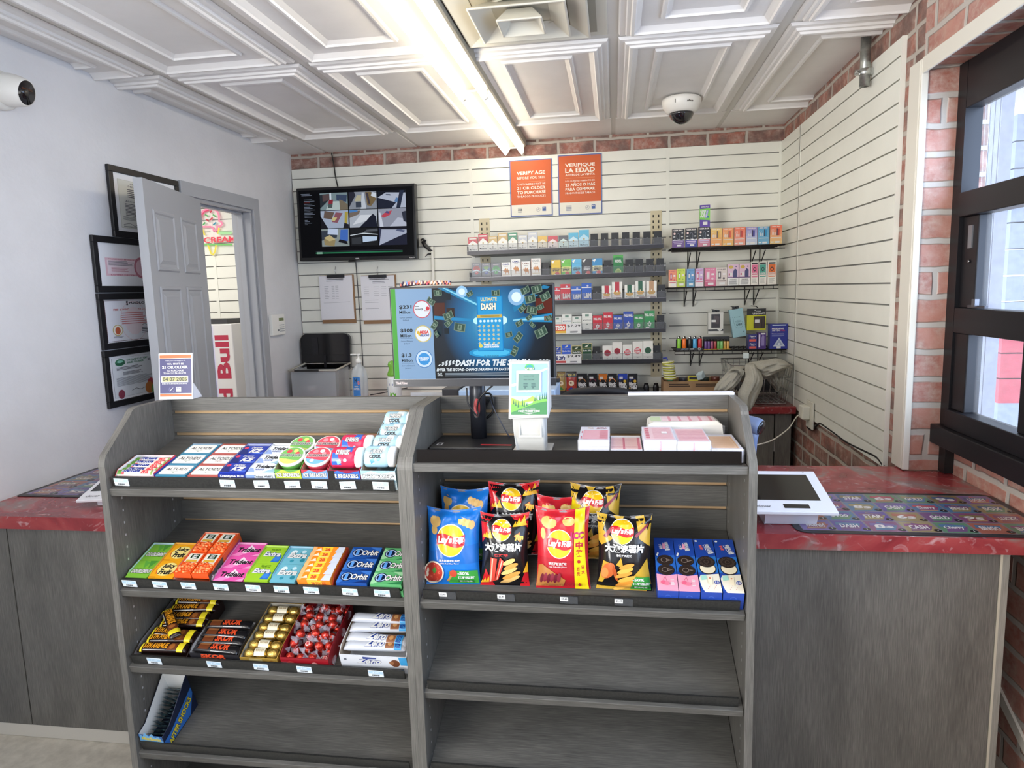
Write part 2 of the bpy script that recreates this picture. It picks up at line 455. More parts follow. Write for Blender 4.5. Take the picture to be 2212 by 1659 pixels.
# door leaf, swung into the room in front of the frames
hy = OY0+.02; ztop = OZ-.022
P1 = PZ(286, 383, ztop)                       # free edge
hinge = Vector((XL+.018, hy, 0))
dv = Vector((P1.x-hinge.x, P1.y-hinge.y, 0)); LW = dv.length; ang = math.atan2(dv.y, dv.x)
print('door', LW, math.degrees(ang), OY0, OY1, OZ, P1)
DM = T(hinge.x, hinge.y, .01) @ Matrix.Rotation(ang, 4, 'Z')
b = B(); H = ztop-.01; TH = .035
b.box(0, 0, 0, LW, TH, H, M_GREYD)
def dpanel(x0, x1, z0, z1):
    pr = [(0, 0), (.012, .007), (.03, .007), (.045, .001)]
    for sgn, yb in ((1, TH), (-1, 0)):
        vs = []; fs = []
        for ins, d in pr:
            y = yb-sgn*d if ins else yb+sgn*.0004
            y = yb+sgn*.0005-sgn*(0) if ins == 0 else (yb+sgn*(.0005+ (0 if d > .005 else .0045)))
            vs += [(x0+ins, y, z0+ins), (x1-ins, y, z0+ins), (x1-ins, y, z1-ins), (x0+ins, y, z1-ins)]
        for j in range(3):
            for i in range(4):
                k = (i+1) % 4; fs.append((j*4+i, j*4+k, j*4+4+k, j*4+4+i))
        fs.append((12, 13, 14, 15))
        b.add(vs, fs, M_GREYD)
d1 = struct(b, 'door_1', M=DM)
cxs = ((.10*LW/.7, .45*LW), (.55*LW, .90*LW))
for x0, x1 in cxs:
    for z0, z1 in ((.19, .62), (.72, H-.42), (H-.36, H-.11)):
        pb = B(); q = b; b = pb
        # raised panel with bevelled surround on both faces
        for sgn, yb in ((1, TH), (-1, 0)):
            rings = [(0, .0008), (.006, .006), (.014, .006), (.02, .0012), (.030, .0012), (.045, .0075)]
            vs = []; fs = []
            for ins, d in rings:
                y = yb+sgn*d
                vs += [(x0+ins, y, z0+ins), (x1-ins, y, z0+ins), (x1-ins, y, z1-ins), (x0+ins, y, z1-ins)]
            n_ = len(rings)
            for j in range(n_-1):
                for i in range(4):
                    k = (i+1) % 4; fs.append((j*4+i, j*4+k, j*4+4+k, j*4+4+i))
            fs.append(tuple(range(n_*4-4, n_*4)))
            pb.add(vs, fs, M_GREYD)
        pb.build('door_panel', d1); b = q
hb = B(); hb.cyl((LW-.06, -.055, .86), (LW-.06, TH+.055, .86), .009, mat('B8B4AA', .25, 1)); hb.lathe([(0, -.09), (.022, -.085), (.027, -.07), (.02, -.05), (.009, -.045)], mat('B8B4AA', .25, 1), c=(LW-.06, 0, .86), ax=1)
hb.build('door_knob', d1)

# back room seen through the doorway
b = B(); b.box(-4.6, YB+.001, 0, XL-.9, YB+.1, ZC, M_SLATB); struct(b, 'wall_storeroom')
pz = slats(YB, 'y', -2.62, XL-.125, .1, 2.25, 0); o = pz.build('slat_panel', wb)
pz = slats(YB, 'y', -3.9, -2.62, .1, 2.25, 0); o = pz.build('slat_panel', wb)
b = B(); b.box(-4.6, 1.8, ZC, XL-.001, YB, ZC+.05, M_CEIL); b.box(-4.7, 1.8, 0, -4.6, YB, ZC, M_WALL); b.box(-4.6, 1.75, 0, XL-.12, 1.8, ZC, M_WALL)
struct(b, 'wall_storeroom_shell')
area('storeroom_fill', (-3.1, 3.2, 2.25), (-3.1, 3.2, 0), 1.0, 1.0, 22, (1, .97, .9))  # added lamp out of view, lights the storeroom without a fixture

# ---- window
M_GLASS = mat('EEF6FF', .02, 0, 0, .12)
XW = 1.085
wd = struct(B().box(XW, 2.395, .86, XW+.05, 2.449, 2.072, M_BLACKM), 'window_1')
def wbar(y0, z0, y1, z1, dx=0, nm='window_frame'): 
    q = B(); q.box(XW+dx, y0, z0, XW+.05, y1, z1, M_BLACKM); return q.build(nm, wd, bevel=.003)
wbar(.2, 1.93, 2.395, 2.072); wbar(.2, 1.60, 2.395, 1.675, -.005); wbar(.2, 1.235, 2.395, 1.315)
wbar(.2, .862, 2.449, .925, -.03, 'window_sill'); wbar(.2, .925, 2.395, .985, -.01)
wbar(1.86, .985, 2.015, 1.60, .004); wbar(2.31, .985, 2.395, 1.235, .006); wbar(2.30, 1.315, 2.395, 1.60, .012)
wbar(1.86, 1.675, 1.92, 1.93, .004)
q = B(); q.box(XW+.012, 2.329, 1.50, XW+.008, 2.352, 1.57, mat('8E9094', .4, .6)); q.box(XW-.006, 2.2, 1.318, XW+.004, 2.3, 1.326, mat('55555A', .3, .8)); q.box(XW-.014, 2.24, 1.322, XW-.002, 2.26, 1.345, mat('6A6A70', .3, .8))
q.cyl((XW+.006, 2.34, 1.46), (XW+.012, 2.34, 1.46), .005, mat('9A9A9A', .3, 1)); q.build('window_latch', wd)
q = B(); q.box(XW+.034, .2, .985, XW+.038, 2.35, 1.93, M_GLASS); q.build('window_pane', wd)
q = B(); q.box(1.0875, 2.405, .763, 1.1158, 2.449, .862, mat('0C0B0D', .5)); struct(q, 'trim_5')

# ---- outside
M_OUT = mat('E8E6E2', .8)
b = B(); b.box(1.35, -8, -.35, 18, 16, -.3, M_OUT); struct(b, 'ground_outside')
b = B()
mb_g = noisy('block_paint_grey', '8690A8', '949EB5', scale=20, rough=.6, bump=.4, bscale=80)
mb_r = noisy('block_paint_red', 'B03F4E', 'C04C5C', scale=20, rough=.6, bump=.4, bscale=80)
A0 = PX(2136, 700, 3.0).y; A1 = PX(2168, 700, 3.0).y; cy0, cy1 = min(A0, A1), max(A0, A1)
b.box(3.0, cy0, -.3, 3.25, cy1, .42, mb_g)
for k in range(3): b.box(2.995, cy0-.005, .42+k*.2, 3.255, cy1+.005, .61+k*.2, mb_r)
for k in range(8): b.box(3.0, cy0, 1.02+k*.2, 3.25, cy1, 1.21+k*.2, mb_g)
o = b.build('porch_column'); o['label'] = 'painted block column with a red band, outside the black window'; o['category'] = 'column'
b = B(); A0 = PX(2110, 700, 2.0).y; A1 = PX(2134, 700, 2.0).y; b.box(2.0, min(A0, A1), -.3, 2.06, max(A0, A1), 2.9, noisy('post_paint', '8F96AC', '9EA5BA', scale=15))
for k in range(5): b.box(1.999, min(A0, A1)+.01+.05*k, -.29, 2.0, min(A0, A1)+.014+.05*k, 2.89, mat('5E6478', .6))
o = b.build('porch_post'); o['label'] = 'grey square post outside the window, nearer the jamb than the red-banded column'; o['category'] = 'post'
b = B(); A0 = PX(2170, 300, 7).y
for k in range(22): b.box(7+.012*(k % 2), A0-5.0, 1.7+k*.16, 7.1, A0+.8, 1.85+k*.16, mat('D8DCE6', .6))
for k in range(3): b.box(6.9, A0-.2-1.1*k, -.3, 6.99, A0-.05-1.1*k, 5.2, mat('B9BFD0', .6))
o = b.build('neighbour_wall'); o['kind'] = 'structure'
b = B(); b.box(1.5, 1.0, 2.75, 4.2, 6.5, 2.9, mat('D8D4CE', .7)); 
for k in range(8): b.box(1.5, 1.2+k*.6, 2.60, 4.2, 1.26+k*.6, 2.75, mat('CFCBC6', .7))
b.box(1.30, -.3, 2.9, 1.5, 6.5, 3.0, mat('CFCBC6', .7))
o = b.build('porch_roof'); o['kind'] = 'structure'

# ================================================================== counters
def swirl(name):
    m, nt, p = newmat(name); L = nt.links.new
    u = uvmap(nt)
    n = N(nt, 'ShaderNodeTexNoise', Scale=3.2, Detail=5, Distortion=1.6); L(u.outputs[0], n.inputs['Vector'])
    r = ramp(nt, [(.3, '6E262A'), (.45, '8A3236'), (.55, '9C4242'), (.63, '84706A'), (.72, '9C4A4A')]); L(n.outputs[0], r.inputs[0])
    n2 = N(nt, 'ShaderNodeTexNoise', Scale=14, Detail=6, Distortion=2.5); L(u.outputs[0], n2.inputs['Vector'])
    r2 = ramp(nt, [(.58, 0.), (.74, .55)]); L(n2.outputs[0], r2.inputs[0])
    mx = N(nt, 'ShaderNodeMixRGB'); mx.inputs[2].default_value = hexc('CDB4B4'); L(r2.outputs[0], mx.inputs[0]); L(r.outputs[0], mx.inputs[1])
    L(mx.outputs[0], p.inputs['Base Color'])
    p.inputs['Roughness'].default_value = .2; p.inputs['Specular IOR Level'].default_value = .3; p.inputs['Coat Weight'].default_value = .0; p.inputs['Coat Roughness'].default_value = .05
    return m
M_RED = swirl('red_epoxy')
def tag(o, label, cat, group=None, kind=None):
    o['label'] = label; o['category'] = cat
    if group: o['group'] = group
    if kind: o['kind'] = kind
    return o
b = B(); b.prism([(XL+.003, 1.79), (1.0, 1.79), (1.0, 2.0), (1.0, 2.4475), (XR+.105, 2.4475), (XR+.105, 2.4475), (XR+.005, 2.4475), (XR-.004, 2.50), (XL+.003, 2.50)], 2, .722, .762, M_RED) if False else None
b = B(); b.prism([(XL+.003, 1.79), (1.113, 1.79), (1.113, 2.4395), (.975, 2.4395), (.975, 2.497), (XL+.003, 2.497)], 2, .722, .762, M_RED)
ct = b.build('countertop', bevel=.004); tag(ct, 'long glossy red marbled countertop running across the front of the till area', 'countertop')
ctr = thing('front_counter', 'dark grey wood-grain counter front under the front red countertop', 'counter', M=T(0, 1.81, 0))
b = B()
for x0, x1 in ((XL+.004, -1.9), (-1.896, -.70), (-.696, .3), (.304, .961)):
    b.box(x0, 0, .0455, x1, .018, .7215, M_WV)
b.build('front_panel', ctr)
b = B(); b.box(.9625, -.001, .002, .968, .6, .7215, mat('BDB6A4', .5)); b.box(.968, -.001, .002, .984, .6, .7215, M_EDGE); b.build('end_panel', ctr)
b = B(); b.box(XL+.004, .002, .001, .961, .02, .0445, mat('C9C3B8', .5)); b.build('base_strip', ctr)
# back counter along the slat wall
b = B(); b.box(XL+.004, 3.78, .712, XR-.018, YB-.018, .752, M_RED)
tag(b.build('countertop', bevel=.004), 'red marbled worktop along the back wall under the wire basket', 'countertop')
cb = thing('base_cabinet', 'dark grey wood-grain cabinets under the back worktop', 'cabinet', M=T(0, 3.81, 0))
b = B(); b.box(XL+.02, .02, .003, .86, .44, .7115, M_WV); b.build('body', cb)
b = B(); b.box(.862, .0, .003, .945, .44, .7115, M_WV); b.build('side_panel', cb)
for i in range(4):
    x1 = .855-.6*i; x0 = x1-.592
    b = B(); b.box(x0, 0, .06, x1, .0185, .70, M_WV); d = b.build('cabinet_door', cb)
    q = B(); q.box(x1+.001, -.004, .50, x1+.006, .0, .56, mat('A9A9A6', .4, .5)); q.box(x1+.001, -.004, .14, x1+.006, 0, .20, mat('A9A9A6', .4, .5)); q.build('hinge', d)
# ================================================================== ceiling fittings
M_TUBE = mat('FFF4DE', .5, 0, TUBE_EMIT)
M_WHITE = mat('E6E3DC', .35)
M_CHROME = mat('C9C7C2', .2, 1)
M_HOUS = mat('8C887E', .6)
def strip_light(y0, lab):
    t = thing('strip_light', lab, 'light', M=T(-.588, y0, 0))
    b = B()
    b.prism([(-.075, ZC-.0005), (-.075, ZC-.046), (-.068, ZC-.052), (.068, ZC-.052), (.075, ZC-.046), (.075, ZC-.0005)], 1, 0, 2.44, M_HOUS)
    b.build('housing', t)
    for yy in (0.02, 1.23):
        for sx in (-.048, .048):
            q = B(); q.tube([(sx, yy, ZC-.078), (sx, yy+.006, ZC-.078)], .013, M_CHROME, 14)
            q.tube([(sx, yy+.006, ZC-.078), (sx, yy+1.184, ZC-.078)], .0135, M_TUBE, 16)
            q.tube([(sx, yy+1.184, ZC-.078), (sx, yy+1.19, ZC-.078)], .013, M_CHROME, 14); q.build('lamp_tube', t)
        for ye in (yy-.012, yy+1.192):
            q = B(); q.prism([(-.062, ZC-.04), (-.062, ZC-.085), (-.048, ZC-.097), (-.036, ZC-.085), (-.02, ZC-.06), (.02, ZC-.06), (.036, ZC-.085), (.048, ZC-.097), (.062, ZC-.085), (.062, ZC-.04)], 1, ye-.005, ye+.005, M_WHITE)
            q.build('lamp_holder', t, bevel=.002)
strip_light(1.80, 'long white two-lamp strip light on the ceiling running to the brick band')
df = thing('ceiling_diffuser', 'square white stepped air diffuser in the ceiling beside the strip light', 'vent', M=T((DIFF[0]+DIFF[2])/2+.008, (DIFF[1]+DIFF[3])/2+.008, ZC))
M_DIF = mat('D6D2C4', .5)
def cone(hw0, z0, hw1, z1, hw2=None, nm='vane'):
    b = B(); th = .006
    prof = [(hw0, z0), (hw1, z1), (hw1+.006, z1+.001), (hw1+.006, z1+.005), (hw0+th, z0+.004)]
    vs = []; fs = []
    for h, z in prof: vs += [(-h, -h, z), (h, -h, z), (h, h, z), (-h, h, z)]
    n = len(prof)
    for j in range(n):
        for i in range(4):
            k = (i+1) % 4; a = j*4; c = ((j+1) % n)*4; fs.append((a+i, a+k, c+k, c+i))
    b.add(vs, fs, M_DIF); b.build(nm, df, bevel=.002)
cone(.21, -.001, .272, -.003); cone(.15, -.004, .212, -.030); cone(.09, -.006, .148, -.044); cone(.035, -.012, .068, -.056)
b = B(); b.box(-.041, -.041, -.021, .041, .041, -.019, M_DIF); b.lathe([(.004, -.026), (.008, -.02)], M_CHROME, n=10); b.build('centre_plate', df)
b = B(); b.box(-.27, -.27, -.002, .27, .27, -.0004, mat('A8A292', .8)); b.lathe([(.0001, -.0032), (.127, -.0032), (.127, -.012), (.13, -.012), (.13, -.0026), (.0001, -.0025)], mat('C2BDB0', .5), n=32); b.build('duct_collar', df)

# dome camera
cpos = PZ(1472, 214, ZC-.012)
t = thing('dome_camera', 'white dome security camera with a black bubble, hanging under the ceiling panel', 'security camera', M=T(cpos.x, cpos.y, ZC-.0075))
b = B(); b.lathe([(.05, 0), (.085, -.001), (.092, -.006), (.094, -.018), (.089, -.040), (.076, -.062), (.064, -.071), (.060, -.072)], M_WHITE, n=36); b.build('housing', t)
b = B(); b.lathe([(.060, -.0715), (.057, -.080), (.050, -.096), (.036, -.112), (.018, -.121), (.0001, -.124)], mat('16151A', .05, 0, 0, 1, 0, 1), n=32); b.build('bubble', t)
def warp_cyl(r, z0, hgt, a0, a1, cx=0, cy=0):
    return lambda x, y, l: Vector((cx+(r+l)*math.sin(a0+(a1-a0)*x), cy-(r+l)*math.cos(a0+(a1-a0)*x), z0+hgt*y))
b = B(); c = Cv(b, (0, 0, 0), (.05, 0, 0), (0, 0, .012), warp=warp_cyl(.0935, -.040, .012, .18, .52)); c.text('alhua', 0, .1, 1, .9, mat('55544F', .5), .03, .3)
c.l = .0002; c = Cv(b, (0, 0, 0), (.01, 0, 0), (0, 0, .02), warp=warp_cyl(.0938, -.040, .018, -.42, -.38)); c.rect(0, 0, 1, 1, mat('6E6A60', .5)); b.build('maker_mark', t)

# turret camera on the left wall
tp = PX(-6, 196, XL)
t = thing('turret_camera', 'white turret security camera on the left wall at the edge of the ceiling panels', 'security camera', M=T(XL+.001, tp.y, tp.z))
b = B(); b.lathe([(.062, 0), (.064, .004), (.063, .022), (.058, .030), (.03, .034)], M_WHITE, n=32, ax=0); b.build('base', t)
R_ = Matrix.Rotation(math.radians(12), 4, 'Y') @ Matrix.Rotation(math.radians(6), 4, 'Z')
b = B(); b.M = T(.045, 0, 0) @ R_
b.lathe([(.0001, -.052), (.02, -.049), (.038, -.038), (.050, -.018), (.053, 0), (.052, .02), (.047, .045), (.044, .056), (.0415, .060)], M_WHITE, n=32, ax=0)
b.build('ball', t)
b = B(); b.M = T(.045, 0, 0) @ R_
b.lathe([(.041, .0585), (.039, .058), (.037, .055)], M_WHITE, n=32, ax=0); b.lathe([(.039, .0602), (.0001, .0603)], mat('1A1418', .1), n=32, ax=0)
b.lathe([(.012, .0606), (.010, .0625), (.0001, .0612)], mat('3A3733', .2), n=20, ax=0); b.box(.0604, -.025, .008, .0610, .025, .014, mat('060506', .1)); b.build('lens_face', t)

# ================================================================== two stepped display units
UX = (-1.243, -.471, .296); YF, YBK, ZU = 1.45, 1.742, 1.14
def side_outline():
    pts = [(YBK, .002), (YF, .002), (YF, 1.012)]
    def arc(p, a, c, n=5):  # quadratic corner
        for i in range(n+1):
            q = i/n; pts.append(((1-q)**2*p[0]+2*q*(1-q)*a[0]+q*q*c[0], (1-q)**2*p[1]+2*q*(1-q)*a[1]+q*q*c[1]))
    arc((YF, 1.015), (YF+.0005, 1.030), (YF+.010, 1.043))
    arc((1.555, 1.122), (1.566, 1.140), (1.590, 1.140))
    pts.append((YBK, 1.140)); return pts
SO = side_outline()
def unit(x0, x1, label, shelves):
    t = thing('display_unit', label, 'display shelf', 'stepped display units', M=T(0, 0, 0))
    for k, (a, b_) in enumerate(((x0, x0+.018), (x1-.018, x1))):
        q = B(); q.prism(SO, 0, a+.0002, b_-.0002, M_WV)
        # edge banding reads a little lighter and runs lengthwise
        fx = a+.018 if k == 0 else b_-.018
        sg = 1 if k == 0 else -1
        for i in range(30):
            z = .06+.032*i
            for yy in (YF+.045, YBK-.055):
                if z > 1.02 and yy < 1.55: continue
                q.add([(fx+sg*.0004, yy-.0022, z-.003), (fx+sg*.0004, yy+.0022, z-.003), (fx+sg*.0004, yy+.0022, z+.003), (fx+sg*.0004, yy-.0022, z+.003)], [(0, 1, 2, 3)], mat('C9C9CC', .3, .6))
        q.build('side_panel', t)
    q = B()
    zs = [1.1+.001-.0625*i for i in range(17)]
    hi = ZU
    for z in zs:
        q.box(x0+.0185, 1.722, z+.0045, x1-.0185, YBK, hi, M_WH)
        hi = z-.0045
    q.box(x0+.0185, 1.722, .01, x1-.0185, YBK, hi, M_WH)
    q.box(x0+.0186, 1.733, .01, x1-.0186, 1.7405, ZU-.005, M_MDF)
    q.build('slotted_back', t)
    for zf, tl, lip in shelves:
        dep = (1.7215-YF-.006)/math.cos(math.radians(tl))
        q = B(); th = .018
        pr = [(0, 0), (dep-.004, 0), (dep-.004-th*math.tan(math.radians(tl)), -th), (0, -th)]
        q.prism(pr, 0, x0+.0188, x1-.0188, M_WH)
        s = q.build('shelf', t, M=T(0, YF+.005, zf) @ RX(tl), bevel=.0012)
        if lip:
            q = B(); q.box(x0+.026, .010, .0003, x1-.030, .0145, .0285, lip[0]); q.build(lip[1], s)
    return t
M_LIP = noisy('speckled_black', '1B1B1A', '2B2B29', scale=160, rough=.35, detail=2)
M_SMOKE = mat('15110F', .08, 0, 0, .93)
unit(UX[0], UX[1], 'left grey wood-grain display unit holding the gum and candy trays', [(.958, 14.5, (M_LIP, 'shelf_lip')), (.698, 19, (M_LIP, 'shelf_lip')), (.494, 19, (M_LIP, 'shelf_lip')), (.255, 19, (M_LIP, 'shelf_lip')), (.08, 0, None)])
unit(UX[1], UX[2], 'right grey wood-grain display unit holding the chip bags under the monitor', [(1.029, 0, None), (.698, 20.5, (M_LIP, 'shelf_lip')), (.472, 20, (M_LIP, 'shelf_lip')), (.26, 20, (M_LIP, 'shelf_lip')), (.06, 0, None)])
q = B(); q.box(-.447, 1.468, 1.0295, .266, 1.471, 1.0585, M_SMOKE); q.box(-.447, 1.471, 1.0295, .266, 1.50, 1.0310, M_SMOKE)
tag(q.build('smoked_lip'), 'long smoked acrylic lip along the front of the monitor shelf', 'shelf lip')

def frame_on(zf, tl): return lambda x, v, h=0, rz=0: T(0, YF+.005, zf) @ RX(tl) @ T(x, v, h) @ RZ(rz)
L1 = frame_on(.958, 14.5); L2 = frame_on(.698, 19); L3 = frame_on(.494, 19); L4 = frame_on(.255, 19)
R1 = frame_on(1.029, 0); R2 = frame_on(.698, 20.5)
# ================================================================== left wall items
M_BLK = mat('1A191B', .4); M_PAPER = mat('EDEDF0', .6); M_INK = mat('5E5E68', .8); M_GLOSSB = mat('0B0B0D', .12)
def wallframe(px, name, label, art, fw=.026):
    "px: left-top, left-bottom pixels, right y; framed sheet hung on the left wall"
    (xa, ya), (xb, yb), wid = px
    A = PX(xa, ya, XL); Bq = PX(xb, yb, XL)
    y0 = (A.y+Bq.y)/2; z1 = A.z; z0 = Bq.z
    t = thing(name, label, 'framed certificate', 'certificates on the left wall', M=T(XL+.0015, y0, z0))
    h = z1-z0; b = B()
    for q in ((0, 0, wid, fw), (0, h-fw, wid, h), (0, fw, fw, h-fw), (wid-fw, fw, wid, h-fw)):
        b.box(0, q[0], q[1], .014, q[2], q[3], M_BLK)
    b.build('frame', t, bevel=.002)
    b = B(); b.box(.001, fw, fw, .006, wid-fw, h-fw, M_PAPER)
    c = Cv(b, (.0062, fw, fw), (0, wid-2*fw, 0), (0, 0, h-2*fw)); art(c)
    b.build('certificate', t, label=None)
    return t
def a1(c):
    g = mat('B6B5A8', .7); c.rect(.07, .06, .93, .90, g); c.rect(.075, .065, .925, .895, mat('DCDDD6', .6))
    c.text('STATE OF COLORADO', .25, .83, .75, .86, M_INK, .02); c.text('DEPARTMENT OF REVENUE', .22, .785, .78, .815, M_INK, .02)
    c.lines(.2, .60, .8, .76, 5, M_INK); c.text('ALCOHOL BEVERAGE LICENSE', .16, .52, .84, .55, M_INK, .02)
    c.lines(.15, .28, .85, .50, 9, M_INK); c.lines(.1, .2, .9, .27, 4, M_INK, .3, .05); c.text('Kathie Lee Smith', .1, .11, .5, .16, M_INK, 0, .4) if False else c.line([(.1, .12), (.2, .15), (.26, .11), (.36, .15), (.46, .12)], .004, M_INK)
    c.lines(.1, .075, .9, .1, 2, M_INK)
def a2(c):
    pk = mat('E8C2CC', .6); pd = mat('C47C8C', .7)
    c.rect(.11, .24, .9, .66, pk); c.rect(.14, .29, .87, .61, mat('EFDDE4', .6)); c.text('STANDARD MUNICIPAL LICENSE', .16, .62, .86, .645, pd, .02)
    c.lines(.16, .48, .6, .60, 5, M_INK); c.lines(.2, .34, .5, .44, 4, pd); c.disc(.72, .45, .13, pd); c.disc(.72, .45, .10, pk); c.text('EXPIRES DECEMBER', .18, .25, .7, .28, pd, .02)
def a3(c):
    rd = mat('C0504E', .6); dk = mat('2A2430', .6)
    c.rect(.02, .02, .98, .98, mat('5A2A33', .5)); c.rect(.03, .03, .97, .97, mat('E4E4EA', .6))
    c.rect(.39, .86, .42, .96, dk); c.text('PUEBLO', .44, .885, .72, .945, dk, .035); c.text('FMB & WINE RETAILER LICENSE', .16, .74, .84, .785, rd, .02, .1)
    c.ring(.5, .48, .24, .006, mat('E0C4C8', .6)); c.disc(.5, .48, .17, mat('EADADF', .6)); c.lines(.28, .40, .76, .70, 6, rd, .3)
    c.disc(.2, .28, .085, mat('B8A64E', .5), ry=.13); c.disc(.2, .28, .075, mat('EFE9DC', .5), ry=.115); c.disc(.2, .27, .045, mat('C0603E', .5)); c.lines(.12, .10, .3, .14, 2, M_INK)
    c.line([(.62, .36), (.68, .40), (.74, .35), (.84, .39)], .005, M_INK); c.lines(.62, .16, .9, .32, 4, M_INK)
def a4(c):
    gr = mat('3C7E5C', .6); c.rect(.05, .05, .95, .95, mat('9A9DA4', .6)); c.rect(.056, .055, .944, .945, mat('DEE2E6', .6))
    c.disc(.19, .84, .085, gr, ry=.08); c.disc(.19, .86, .05, mat('8CC8B4', .5), ry=.03); c.rect(.11, .79, .27, .83, mat('2C5E46', .5))
    c.text('COLORADO LOTTERY', .3, .855, .68, .90, gr, .035); c.text('SALES LICENSE', .3, .795, .6, .84, gr, .035); c.lines(.68, .80, .9, .86, 2, M_INK)
    c.lines(.12, .66, .6, .74, 3, M_INK); c.lines(.22, .54, .6, .62, 4, M_INK); c.lines(.1, .30, .85, .50, 9, M_INK, .3)
    for x, y, r, h in ((.80, .30, .075, '3E62A4'), (.70, .24, .07, 'B8434A'), (.66, .15, .075, 'C77A3E'), (.84, .17, .08, '4C8B57'), (.76, .10, .07, '6E9A4A')): c.disc(x, y, r, mat(h, .5))
    c.disc(.16, .12, .055, mat('8A3A4C', .6)); c.line([(.34, .16), (.42, .20), (.5, .15), (.58, .18)], .005, M_INK)
wallframe(((223.9, 353.5), (243, 511), .46), 'framed_certificate', 'topmost black-framed certificate, partly behind the open door', a1)
wallframe(((190, 507), (206, 632), .40), 'framed_certificate', 'black-framed sheet with a small pink licence, second from the top', a2)
wallframe(((204, 634), (219, 757), .40), 'framed_certificate', 'black-framed city licence with a red inner border, third from the top', a3)
wallframe(((219, 759), (229, 884), .40), 'framed_certificate', 'lowest black-framed certificate, with a green heading and coloured balls', a4)

kp = PX(583, 680, XL+.012); kq = PX(614, 722, XL+.012)
t = thing('alarm_keypad', 'small white alarm keypad with a green display, on the left wall beside the doorway', 'keypad', M=T(XL+.001, kp.y, kq.z))
kw = kq.y-kp.y; kh = kp.z-kq.z; print('keypad', kw, kh)
b = B(); b.box(0, 0, 0, .022, kw, kh, mat('EEEDE8', .4)); b.build('housing', t, bevel=.004)
b = B(); c = Cv(b, (.0222, 0, 0), (0, kw, 0), (0, 0, kh)); c.rect(.52, .68, .9, .82, mat('6E7A4A', .2))
for r in range(4): c.rect(.52, .16+.1*r, .92, .20+.1*r, mat('A9AEB2', .5)); c.l = .0004
c.rect(.4, .2, .5, .28, mat('3A4450', .5)); b.build('display_and_keys', t)

# ================================================================== back-room things seen through the doorway
t = thing('neon_sign', 'pink and yellow ice cream cone neon sign on the slat wall through the doorway', 'neon sign', M=T(0, YB-.03, 0))
def NP(x, y): return PY(x, y, YB-.03) - Vector((0, YB-.03, 0))
def ntube(pts, col, nm, r=.006, em=.75, closed=False):
    q = B(); q.tube([NP(*p) for p in pts], r, mat(col, .3, 0, em), 8, closed); q.build(nm, t)
sc_ = lambda x, y: (420+x/3.857, 430+y/3.857)
ntube([sc_(*p) for p in ((20, 232), (135, 230), (155, 240), (160, 262), (175, 268), (188, 258), (190, 226), (215, 226), (232, 210), (225, 192), (205, 185), (205, 140), (188, 100), (155, 82), (110, 80), (70, 100), (50, 140), (45, 190))], 'E88CA4', 'scoop_outline')
ntube([sc_(*p) for p in ((60, 160), (64, 130), (84, 104), (120, 92))], 'D0506C', 'scoop_highlight', .004)
ntube([sc_(*p) for p in ((62, 245), (85, 300))], 'E6D254', 'cone_edge', .005); ntube([sc_(*p) for p in ((112, 378), (138, 455), (155, 465), (170, 440), (182, 378))], 'E6D254', 'cone_edge', .005)
ntube([sc_(*p) for p in ((205, 240), (196, 290))], 'E6D254', 'cone_edge', .005)
ntube([sc_(*p) for p in ((10, 380), (312, 378))], '7CBE6E', 'underline', .005); ntube([sc_(*p) for p in ((195, 275), (310, 278), (305, 286), (200, 290))], 'A6D49A', 'underline', .005)
for x0, y0, x1, y1, col in ((90, 130, 110, 142, '5FA866'), (155, 130, 175, 145, '5FA866'), (130, 175, 150, 155, 'C04858'), (100, 170, 118, 185, 'C04858'), (72, 215, 90, 195, '5FA866'), (158, 215, 180, 195, '4E8EA0'), (130, 112, 142, 98, 'C04858')):
    ntube([sc_(x0, y0), sc_(x1, y1)], col, 'sprinkle', .005)
q = B(); A_ = NP(*sc_(82, 368)); D_ = NP(*sc_(345, 308)); c = Cv(q, A_+Vector((0, -.004, 0)), Vector((D_.x-A_.x, 0, 0)), Vector((0, 0, D_.z-A_.z))); c.text('CREAM', 0, 0, 1, 1, mat('D84A58', .4, 0, .8), .03); q.build('lettering', t)
q = B(); A_ = NP(*sc_(5, 470)); D_ = NP(*sc_(320, 75)); q.box(A_.x, .006, A_.z, D_.x, .010, D_.z, mat('F4F8F8', .1, 0, 0, .12)); q.build('backing', t)
# tall drinks cooler
cp = PY(462, 700, 4.0); cq = PY(500, 700, 4.0)
t = thing('drinks_cooler', 'white drinks cooler lettered in red with a blue lit edge, through the doorway', 'cooler', M=T(0, 4.0, 0))
zc_ = PY(480, 700, 4.0).z; x1_ = cq.x; x0_ = x1_-.16
q = B(); q.box(x0_-.45, .0, .002, x1_, .24, zc_, mat('DAD8D4', .35)); 
c = Cv(q, (x0_+.052, -.0005, .4), (0, 0, zc_-.43), (-(.085), 0, 0)) if False else None
q.build('body', t, bevel=.006)
q = B(); q.box(x0_-.45, -.006, .3, x0_+.02, -.001, zc_-.01, mat('2A2AF0', .3, 0, 1.2)); q.build('lit_front', t)
q = B(); c = Cv(q, (x1_-.028, -.0006, .55), (0, 0, zc_-.62), (-.095, 0, 0)); c.n = Vector((0, -1, 0)); c.text('Red Bull', 0, 0, 1, 1, mat('B03048', .5), .04)
q.build('lettering', t)
q = B(); q.box(x0_-.3, .02, zc_+.001, x1_-.04, .20, zc_+.03, mat('3A3A3C', .5)); tag(q.build('dark_tray', M=T(0, 4.0, 0) ), 'dark flat box lying on top of the cooler beyond the doorway', 'box')

